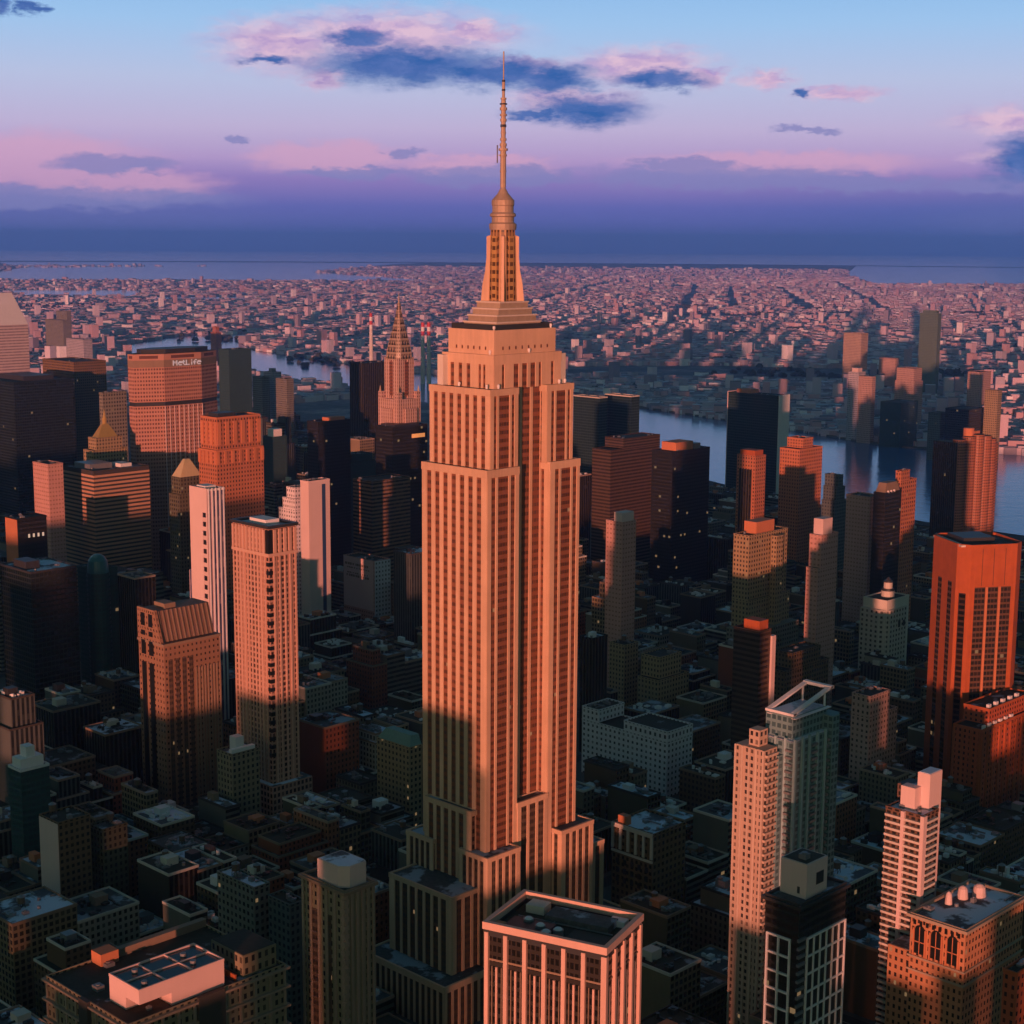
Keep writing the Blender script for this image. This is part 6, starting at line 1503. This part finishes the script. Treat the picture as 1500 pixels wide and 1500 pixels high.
mk('party_wall', 'pink_panel', r, lambda b: b.box(-w/2-.4, -w/2-.02, -d/2, d/2, -1, h-1))
tower('left185', 'loft_building', 'olive loft building attached behind the one with the blank pink wall', 'loft building', 'f_olive', roof='roof_grey', tanks=[(.6, .6)], junk=3)
tower('botright', 'loft_building', 'red-orange brick corner building at the lower right edge', 'loft building', 'f_redbrick', junk=3, parmat='red_brick')
tower('leftres', 'loft_building', 'dark block with white rooftop structure, at the foot of the orange hotel tower', 'loft building', 'f_stone_old', roof='roof_snow', pents=[(.3, .6, .3, .7, 9, 'white_paint'), (.05, .9, .1, .3, 3, 'white_paint')], junk=4)
tower('brown1000', 'apartment_building', 'low wide brown building with rounded shoulders right of the thin pink fin', 'apartment building', 'f_brown', tiers=[(0, 1, 0, 1, 0, .8), (.15, .8, 0, 1, .8, 1.0)])
tower('tan940', 'apartment_building', 'tan stepped apartment building in shade with a round orange tank', 'apartment building', 'f_tan', tiers=[(0, 1, 0, 1, 0, .7), (.1, .8, .1, 1, .7, 1.0)], tanks=[(.9, .5)])
tower('brown905', 'apartment_building', 'narrow tan building beside the slim blue-grey tower', 'apartment building', 'f_tan', tanks=[(.5, .5)])
tower('dark880', 'apartment_building', 'near-black building with white rooftop domes, beside the right flank of the tallest tower', 'apartment building', 'f_darkstrip', roof='roof_snow', pents=[(.2, .5, .3, .6, 4, 'white_paint')])

# ---- the office tower in the foreground
def b1250():
    r = root('office_tower', 'nearest tower, with pink stone piers, dark glass and a sunken roof of machinery', 'office tower', -149.2, -178.5, 0, 17.5)
    X0, X1, Y0, Y1, h = -15.6, 15.6, -22.8, 22.8, 130
    mk('wall', 'f_fore', r, lambda b: b.box(X0+.9, X1-.9, Y0+.9, Y1-.9, -1, h-4, 1.85, 3.7))
    mk('roof', 'roof_tar', r, lambda b: b.box(X0+1.6, X1-1.6, Y0+1.6, Y1-1.6, h-4, h-3.8))
    mk('parapet', 'piers_pink', r, lambda b: b.ring(X0-.5, X1+.5, Y0-.5, Y1+.5, h-2.6, h, 1.7))
    mk('soffit', 'dark_metal', r, lambda b: b.ring(X0+.2, X1-.2, Y0+.2, Y1-.2, h-5, h-2.7, 1.2))
    n = 6
    for i in range(n+1):
        y = Y0+.9+i*(Y1-Y0-1.8)/n
        mk('pier', 'piers_pink', r, lambda b: b.box(X0-.35, X0+1.0, y-.72, y+.72, -1, h-3.6))
        if i < n:
            ym = y+(Y1-Y0-1.8)/n/2
            mk('small_pier', 'piers_pink', r, lambda b: b.box(X0+.25, X0+1.0, ym-.34, ym+.34, -1, h-16))
            for s in (.25, .75):
                yy = y+(Y1-Y0-1.8)/n*s
                mk('mullion', 'brown_stone', r, lambda b: b.box(X0+.55, X0+1.0, yy-.13, yy+.13, -1, h-16))
    m = 4
    for i in range(1, m+1):
        x = X0+.9+i*(X1-X0-1.8)/m
        mk('pier', 'piers_pink', r, lambda b: b.box(x-.72, x+.72, Y0-.35, Y0+1.0, -1, h-3.6))
        xm = x-(X1-X0-1.8)/m/2
        mk('small_pier', 'piers_pink', r, lambda b: b.box(xm-.34, xm+.34, Y0+.25, Y0+1.0, -1, h-16))
    mk('corner_pier', 'piers_pink', r, lambda b: b.box(X0-.4, X0+1.4, Y0-.4, Y0+1.4, -1, h-3.5))
    mk('louvre_band', 'brown_stone', r, lambda b: (b.ring(X0+.6, X1-.6, Y0+.6, Y1-.6, h-14, h-13.3, .5)))
    # roof machinery
    for (x, y, w, d, hh, m_) in ((6, -4, 9, 24, 2.6, 'roof_grey'), (-6, 10, 9, 16, 1.6, 'dark_metal'), (9, 14, 6, 7, 3.0, 'pale_stone'), (-7, -12, 11, 14, 1.2, 'dark_stone'), (11, -16, 4, 6, 2.2, 'white_paint')):
        mk('plant_room', m_, r, lambda b: b.box(x-w/2, x+w/2, y-d/2, y+d/2, h-3.9, h-3.9+hh))
    for (x, y) in ((-6.5, -1), (-6.0, 6), (-10, 2), (-3, 12)):
        t = mk('cooling_fan', 'grey_metal', r, lambda b: (b.cyl(x, y, 1.9, h-3.9, h-1.6, 14), ))
        mk('fan_cowl', 'white_paint', t, lambda b: b.cyl(x, y, 1.5, h-1.6, h-1.1, 14, 1.1))
    mk('pipe_run', 'grey_metal', r, lambda b: (b.bar((-12, -18, h-3.2), (-12, 18, h-3.2), .5), b.bar((-12, 4, h-3.0), (10, 4, h-3.0), .5), b.bar((1, -18, h-3.2), (1, 18, h-3.2), .4)))
    mk('vent_hood', 'orange_brick', r, lambda b: b.box(-13, -10, 17, 20.5, h-3.9, h-1.2))
facade('f_fore', (0.022, 0.018, 0.014), (0.010, 0.010, 0.009), 0.7, 0.6, grough=0.2, lit=0.004)
plain('piers_pink', (0.62, 0.40, 0.33), 0.8, 0.2)
b1250()
# ---- bottom left: old cornice building with the pink machine room
def botleft():
    r, w, d, h = tower('botleft', 'office_building', 'old stone building with heavy cornices in the lower left, carrying the lit pink machine room', 'office building', 'f_stone_old', dims=(-207, -21.5, 72, 57, 78), roof='roof_tar', junk=8, px=3, pz=4, seed=4)
    X0, X1, Y0, Y1 = -w/2, w/2, -d/2, d/2
    for z in (h-1.2, h-9, h-17, h-25):
        mk('cornice', 'stone_tan', r, lambda b: b.ring(X0-1.5, X1+1.5, Y0-1.5, Y1+1.5, z-.9, z, 2.0))
    ribs(r, X0, X1, Y0, Y1, h-26, h-2, 'stone_tan', 8, 10, 1.1, .5)
    # dark slabs on the west and south fronts stand in for shaded light wells
    mk('well_shade', 'dark_stone', r, lambda b: (b.box(X0-1.7, X0+.2, Y1-32, Y1-26, 0, h+.3), b.box(X0+30, X0+42, Y0-1.7, Y0+.2, 0, h+.3)))
    cx0, cx1, cy0, cy1, z0, z1 = X0+7, X0+45, Y0+3, Y0+23, h-1, h+9
    t = mk('machine_room', 'pink_bright', r, lambda b: (b.box(cx0, cx1, cy0, cy1, z0+5, z1), b.box(cx0+14, cx1, cy0, cy1, z0, z0+5), b.box(cx0, cx0+14, cy0+9, cy1, z0, z0+5)))
    mk('room_roof', 'solar', t, lambda b: b.box(cx0+.5, cx1-.5, cy0+.5, cy1-.5, z1, z1+.15))
    mk('room_edge', 'pink_bright', t, lambda b: (b.ring(cx0-.1, cx1+.1, cy0-.1, cy1+.1, z1-.1, z1+.9, .6), b.box(cx0+.6, cx1-.6, cy0+9.7, cy0+10.3, z1, z1+.7), b.box(cx0+12, cx0+12.6, cy0+.6, cy1-.6, z1, z1+.7), b.box(cx0+24, cx0+24.6, cy0+.6, cy1-.6, z1, z1+.7)))
    for (x, y) in ((5, 4), (28, 6), (29, 14), (8, 15)):
        mk('roof_fan', 'grey_metal', t, lambda b: b.cyl(cx0+x, cy0+y, 1.2, z1+.1, z1+1.5, 10))
    mk('stair_head', 'orange_brick', r, lambda b: b.box(X0+20, X0+28, Y1-7, Y1+.0, h-1, h+4))
    mk('long_parapet', 'brown_stone', r, lambda b: b.box(X0+28, X1, Y1-4, Y1-1.0, h-1, h+2.2))
    mk('red_fence', 'red_brick', r, lambda b: b.box(X1-22, X1-21.3, Y0+3, Y0+20, h-1, h+1.4))
    mk('attic', 'f_stone_old', r, lambda b: b.box(X1-18, X1-2, Y0+3, Y0+24, h-1, h+8, 3, 4))
    mk('attic_roof', 'roof_tar', r, lambda b: b.box(X1-17.6, X1-2.4, Y0+3.4, Y0+23.6, h+8, h+8.2))
botleft()
# ------------------------------------------------------------------ across the river
tower('court', 'office_tower', 'tall green glass tower alone among low houses across the river', 'skyscraper', 'f_court', tiers=[(0, 1, .1, .9, 0, .97), (.1, .9, .2, .8, .97, 1.0)], junk=0)
tower('qorange1238', 'apartment_tower', 'orange sunlit tower across the river, left of the tall green one', 'apartment tower', 'f_resor', junk=0)
tower('qpair1', 'apartment_tower', 'left of two slim white towers on the far waterfront', 'apartment tower', 'f_lilac', junk=0, pents=[(.2, .8, .2, .8, 8, 'pink_panel')], group='slim waterfront pair')
tower('qpair2', 'apartment_tower', 'right of two slim white towers on the far waterfront', 'apartment tower', 'f_pink', junk=0, group='slim waterfront pair')
tower('qorange1312', 'apartment_tower', 'orange stepped tower on the far waterfront, right of the slim white pair', 'apartment tower', 'f_pink', junk=0, tiers=[(0, 1, 0, 1, 0, .8), (.05, .95, .05, .95, .8, 1.0)])
tower('qpink1290', 'office_building', 'pink lit box building across the river behind the orange stepped tower', 'office building', 'f_pink', junk=0)
tower('qslim1443', 'apartment_tower', 'slim grey tower with an orange lit top on the far waterfront, right side', 'apartment tower', 'f_tan', junk=0)
tower('qdark1400', 'apartment_building', 'broad dark slab on the far waterfront behind the rounded-bay tower', 'apartment building', 'f_darkgreen', junk=0)
tower('qred1425', 'factory_building', 'pink lit factory block behind the far waterfront, right of the tall green tower', 'factory', 'f_pink', junk=0)
tower('qd1', 'apartment_building', 'dark low slab on the waterfront below the orange stepped tower', 'apartment building', 'f_teal', junk=0)
tower('qslimR', 'apartment_building', 'dark narrow slab on the waterfront below the tall green tower', 'apartment building', 'f_blue', junk=0)
# red letters of a waterfront sign read only as a red strip at this distance
rs = root('waterfront_sign', 'red sign standing on the bank of the river below the orange stepped tower', 'sign', 2000, 900)
mk('sign_panel', 'red_paint', rs, lambda b: b.box(-1, 1, -16, 16, 8, 24))
mk('sign_frame', 'dark_metal', rs, lambda b: [b.bar((2, y, 0), (1, y, 22), .6) for y in (-14, -5, 5, 14)])
def stack(x, y, h, label):
    r = root('smokestack', label, 'smokestack', x, y, 0, 0, 'power station smokestacks across the river')
    mk('shaft', 'pale_stone', r, lambda b: b.cyl(0, 0, 6, -1, h*.72, 12, 4.6))
    for i in range(4):
        mk('band', 'red_paint' if i % 2 else 'white_paint', r, lambda b: b.cyl(0, 0, 4.6, h*(.72+i*.07), h*(.79+i*.07), 12, 4.4))
for (x, y, h, l) in STACKS: stack(x, y, h, l)

# ------------------------------------------------------------------ the low city between the towers: one object per building
facade('l_brown', (0.12, 0.075, 0.038), (0.018, 0.018, 0.015), 0.5, 0.5, lit=0.004)
facade('l_tan', (0.22, 0.165, 0.095), (0.02, 0.02, 0.015), 0.62, 0.6, lit=0.004)
facade('l_grey', (0.14, 0.138, 0.115), (0.018, 0.02, 0.018), 1.1, 0.5, lit=0.003)
facade('l_stone', (0.17, 0.145, 0.10), (0.018, 0.018, 0.015), 0.42, 0.55, lit=0.005)
facade('l_olive', (0.085, 0.08, 0.048), (0.015, 0.015, 0.012), 0.7, 0.62, lit=0.003)
facade('l_blue', (0.08, 0.095, 0.09), (0.018, 0.022, 0.022), 0.55, 1.1)
facade('l_orange', (0.26, 0.11, 0.055), (0.02, 0.015, 0.012), 0.4, 0.5, lit=0.003)
facade('l_strip', (0.04, 0.036, 0.024), (0.012, 0.012, 0.012), 0.6, 1.1)
facade('l_pale', (0.34, 0.31, 0.25), (0.025, 0.025, 0.02), 0.5, 0.55, lit=0.003)
facade('l_red', (0.24, 0.07, 0.03), (0.02, 0.015, 0.012), 0.38, 0.5, lit=0.004)
WALLS = ['l_brown', 'l_tan', 'l_grey', 'l_stone', 'l_olive', 'l_blue', 'l_orange', 'l_strip', 'l_pale', 'l_red']
ROOFS = ['roof_tar', 'roof_grey', 'roof_snow', 'roof_tar']
for i, (x, y, w, d, h, wi, ri, ft, label, grp) in enumerate(CITY):
    r = root(grp[0], label, grp[1], x, y, 0.0, 0.0, grp[2])
    X0, X1, Y0, Y1 = -w/2, w/2, -d/2, d/2
    rr = random.Random(i*7+1)
    setb = (ft & 4) and h > 30 and w > 14
    b = MB(); br = MB(); bp = MB()
    if setb:
        h1 = h*rr.uniform(.72, .86); q = rr.uniform(2.5, 4.5)
        b.box(X0, X1, Y0, Y1, -1.5, h1, 3.0, 3.6); b.box(X0+q, X1-q, Y0+q, Y1-q, h1, h-1, 3.0, 3.6)
        br.box(X0+.4, X1-.4, Y0+.4, Y1-.4, h1, h1+.12); br.box(X0+q+.4, X1-q-.4, Y0+q+.4, Y1-q-.4, h-1, h-.88)
        bp.ring(X0-.1, X1+.1, Y0-.1, Y1+.1, h1-.3, h1+.9, .5); bp.ring(X0+q-.1, X1-q+.1, Y0+q-.1, Y1-q+.1, h-1.3, h, .5)
        tx0, tx1, ty0, ty1 = X0+q, X1-q, Y0+q, Y1-q
    else:
        b.box(X0, X1, Y0, Y1, -1.5, h-1, 3.0, 3.6)
        br.box(X0+.4, X1-.4, Y0+.4, Y1-.4, h-1, h-.88)
        bp.ring(X0-.2, X1+.2, Y0-.2, Y1+.2, h-1.4, h, .55)
        tx0, tx1, ty0, ty1 = X0, X1, Y0, Y1
    for fi in range(0, len(b.f), 6):          # blank party walls on the sides
        for side, pr in ((1, .5), (3, .5)):
            if rr.random() < pr:
                k0 = sum(len(f) for f in b.f[:fi+side])
                b.uv[k0:k0+4] = [(9999.5, 0.0)]*4
    b.build('wall', WALLS[wi], r); br.build('roof', ROOFS[ri], r); bp.build('parapet', ['brown_stone', 'pale_stone', 'stone_tan', 'dark_stone'][rr.randrange(4)], r)
    zt = h-.9
    if ft & 1: tank(r, tx0+(tx1-tx0)*rr.uniform(.3, .7), ty0+(ty1-ty0)*rr.uniform(.3, .75), zt, rr.uniform(.8, 1.05))
    if ft & 2:
        px_, py_ = tx0+(tx1-tx0)*rr.uniform(.15, .5), ty0+(ty1-ty0)*rr.uniform(.3, .6)
        mech(r, px_, px_+min(7, (tx1-tx0)*.4), py_, py_+min(6, (ty1-ty0)*.35), zt, zt+rr.uniform(3, 5), rr.choice(['brown_stone', 'pale_stone', 'white_paint', 'grey_metal', 'orange_brick', 'dark_metal']))
    if ft & 8: clutter(r, tx0, tx1, ty0, ty1, zt, rr.randint(5, 9) + (5 if w*d > 450 else 0), i, rr.choice(['grey_metal', 'white_paint', 'dark_metal']))
# everything further back or hidden between them
bw = [MB() for _ in range(4)]
for i, (x, y, w, d, h) in enumerate(REST):
    z = drop(x, y)
    bw[i % 4].box(x-w/2, x+w/2, y-d/2, y+d/2, z-1, z+h, 3.0, 3.6)
allb = MB()
for k, b in enumerate(bw):
    n = len(allb.v); allb.v += b.v; allb.f += [tuple(q+n for q in f) for f in b.f]; allb.uv += b.uv
    allb.mi += [(4+(j % 2) if len(f) and abs(sum(b.v[f[0]][2]-b.v[q][2] for q in f)) < 1e-6 else k) for j, f in enumerate(b.f)]
o = allb.build('low_rise_blocks', None, mats=['l_brown', 'l_stone', 'l_grey', 'l_strip', 'roof_tar', 'roof_grey'])
o['kind'] = 'stuff'; o['label'] = 'packed low buildings filling the shaded blocks between the towers'; o['category'] = 'low-rise buildings'

# ------------------------------------------------------------------ the endless low city beyond the river
def far_city():
    rs = np.random.RandomState(5)
    V = []; Fc = []; MI = []; UVs = []
    cx, cy = CAM[0], CAM[1]
    lines = [((9526, 7316), (5600, 4350), 60), ((9757, 7165), (6500, 4700), 55), ((10086, 6952), (6599, 4279), 70), ((12000, 7700), (7000, 4100), 60), ((11000, 9300), (5800, 5600), 60)]
    def near_line(x, y):
        for (a, b, w) in lines:
            dx, dy = b[0]-a[0], b[1]-a[1]
            t = ((x-a[0])*dx+(y-a[1])*dy)/(dx*dx+dy*dy)
            if 0 <= t <= 1 and abs((x-a[0])*dy-(y-a[1])*dx)/math.hypot(dx, dy) < w*(.5+t*0.2): return True
        return False
    def inpoly(x, y, P):
        c = False
        for i in range(len(P)):
            x0, y0 = P[i]; x1, y1 = P[i-1]
            if (y0 > y) != (y1 > y) and x < (x1-x0)*(y-y0)/(y1-y0)+x0: c = not c
        return c
    wet = [[(1330, -1500), (2085, -1500), (2090, -200), (2075, 700), (1985, 991), (2070, 1261), (2175, 1713), (2345, 2100), (2500, 3100), (2640, 3700), (2920, 4180), (3520, 4350), (2900, 4520), (2400, 4150), (2150, 3700), (2110, 3300), (1880, 2100), (1680, 1500), (1440, 1050), (1350, 800), (1320, 540)],
           [(6100, 11700), (8900, 9500), (10200, 12800), (14500, 16500), (9000, 16500), (7300, 14000)], [(4450, 8350), (4950, 7950), (5650, 8900), (4900, 9500)],
           [(4650, 7450), (5100, 7050), (5400, 7450), (4950, 7800)], [(11400, 6900), (13600, 5000), (18000, 7000), (38000, 15000), (26000, 16300), (14500, 9200)]]
    n = 0; want = 66000; tries = 0
    while n < want and tries < want*6:
        tries += 1
        # even spread over the picture height: depth drawn as 1/angle
        t = rs.uniform(0, 1)
        D = 1.0/(1/1900.0*(1-t)+1/21000.0*t)
        a = AZ+rs.uniform(-.345, .345)
        x, y = cx+D*math.sin(a), cy+D*math.cos(a)
        if x < 2030 and y < 2300: continue
        if x < 1320: continue
        if any(inpoly(x, y, P) for P in wet) or near_line(x, y): continue
        # parks and rail yards: smooth pseudo-noise
        g = math.sin(x*.0011+1.3)*math.cos(y*.0013+.4)+.5*math.sin(x*.0031+y*.0022)
        if g > 1.2 and D < 12000: continue
        s = 1.0+D/5200.0
        w, d = rs.uniform(8, 25)*s**.5, rs.uniform(8, 25)*s**.5
        h = rs.uniform(6, 12)*(1+D/30000)
        q = rs.uniform()
        if q < .05: h *= 1.9
        elif q < .056 and D > 2600: h = rs.uniform(35, 60); w = d = rs.uniform(15, 24)
        rot = [.42, .2, -.15, .6][int((math.sin(x*.0007)+math.cos(y*.0008)+2))%4]
        c, s_ = math.cos(rot), math.sin(rot)
        z = drop(x, y)
        b0 = len(V)
        for zz in (z-1, z+h):
            for i, j in ((-1, -1), (1, -1), (1, 1), (-1, 1)):
                px_, py_ = i*w/2, j*d/2
                V.append((x+px_*c-py_*s_, y+px_*s_+py_*c, zz))
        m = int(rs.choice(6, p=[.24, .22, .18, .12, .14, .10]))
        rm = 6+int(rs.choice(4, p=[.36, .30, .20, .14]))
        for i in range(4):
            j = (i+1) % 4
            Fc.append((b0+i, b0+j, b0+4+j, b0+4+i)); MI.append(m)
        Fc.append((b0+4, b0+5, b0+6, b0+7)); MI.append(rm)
        n += 1
    me = bpy.data.meshes.new('far_city')
    me.from_pydata(V, [], Fc)
    for nm, c in (('brick_hazed', (.46, .32, .38)), ('pink_hazed', (.55, .44, .54)), ('cream_hazed', (.60, .55, .66)), ('grey_hazed', (.42, .40, .50)), ('dark_hazed', (.26, .24, .32)), ('white_hazed', (.78, .76, .84)),  # mauve of the dusk haze is mixed into these wall colours
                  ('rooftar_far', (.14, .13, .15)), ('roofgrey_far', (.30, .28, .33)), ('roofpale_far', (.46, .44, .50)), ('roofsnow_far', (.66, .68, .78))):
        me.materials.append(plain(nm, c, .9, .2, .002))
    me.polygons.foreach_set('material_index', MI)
    me.update()
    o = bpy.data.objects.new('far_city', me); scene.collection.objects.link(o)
    o['kind'] = 'stuff'; o['label'] = 'endless low buildings across the river to the horizon'; o['category'] = 'distant buildings'
far_city()
def tree_belts():
    """dark bare tree masses of the parks among the far houses"""
    rs = np.random.RandomState(9); V = []; Fc = []
    cx, cy = CAM[0], CAM[1]
    for k in range(150):
        t = rs.uniform(.25, 1); D = 1.0/(1/1900.0*(1-t)+1/15000.0*t); a = AZ+rs.uniform(-.33, .33)
        x, y = cx+D*math.sin(a), cy+D*math.cos(a)
        if x < 2400 or D > 9000: continue
        R0 = rs.uniform(40, 130)*(1+D/7000)
        for j in range(26):
            px_, py_ = x+rs.normal()*R0*.5, y+rs.normal()*R0*.28
            s = rs.uniform(5, 9)*(1+D/16000); z = drop(px_, py_)
            b0 = len(V)
            m = 6
            for (f, zz) in ((1.0, .15), (1.15, .55), (.6, 1.0)):
                for i in range(m):
                    q = 2*math.pi*i/m+rs.uniform(-.3, .3)
                    V.append((px_+s*f*math.cos(q)*rs.uniform(.8, 1.2), py_+s*f*math.sin(q)*rs.uniform(.8, 1.2), z+s*1.3*zz*rs.uniform(.85, 1.15)))
            for l in range(2):
                for i in range(m):
                    i2 = (i+1) % m
                    Fc.append((b0+l*m+i, b0+l*m+i2, b0+(l+1)*m+i2, b0+(l+1)*m+i))
            Fc.append(tuple(b0+2*m+i for i in range(m)))
    me = bpy.data.meshes.new('park_trees'); me.from_pydata(V, [], Fc)
    me.materials.append(plain('bare_trees', (.045, .055, .04), .95, .4, .02)); me.update()
    o = bpy.data.objects.new('park_trees', me); scene.collection.objects.link(o)
    o['kind'] = 'stuff'; o['label'] = 'dark masses of park trees among the far houses'; o['category'] = 'trees'
tree_belts()

# ------------------------------------------------------------------ unseen towers added behind the viewpoint, sized to shade the low city
for i, (x, y, w, d, h) in enumerate(SHADE_TOWERS):
    tower(None, 'office_tower', 'tower block of the western skyline behind the viewpoint, outside the frame', 'office tower', ['f_grey', 'f_brown', 'f_tan', 'f_darkgreen'][i % 4], group='added shade towers behind the viewpoint',
          dims=(x, y, w, d, h), junk=0)

# ------------------------------------------------------------------ air
def haze():
    b = MB()
    x0, x1, y0, y1 = -2600.0, 66000.0, -2600.0, 66000.0
    zb = drop(66000, 66000)-60
    b.box(x0, x1, y0, y1, zb, 470.0)
    m = bpy.data.materials.new('haze_mat'); m.use_nodes = True
    m.node_tree.nodes.clear()
    o = m.node_tree.nodes.new('ShaderNodeOutputMaterial')
    v = m.node_tree.nodes.new('ShaderNodeVolumePrincipled')
    v.inputs['Color'].default_value = (0.40, 0.60, 1.0, 1)
    v.inputs['Density'].default_value = HAZE
    v.inputs['Anisotropy'].default_value = 0.80
    m.node_tree.links.new(v.outputs[0], o.inputs['Volume'])
    ob = b.build('haze', m); ob['kind'] = 'stuff'; ob['label'] = 'thin blue evening haze'; ob['category'] = 'haze'
HAZE = 4.2e-5
if HAZE > 0: haze()
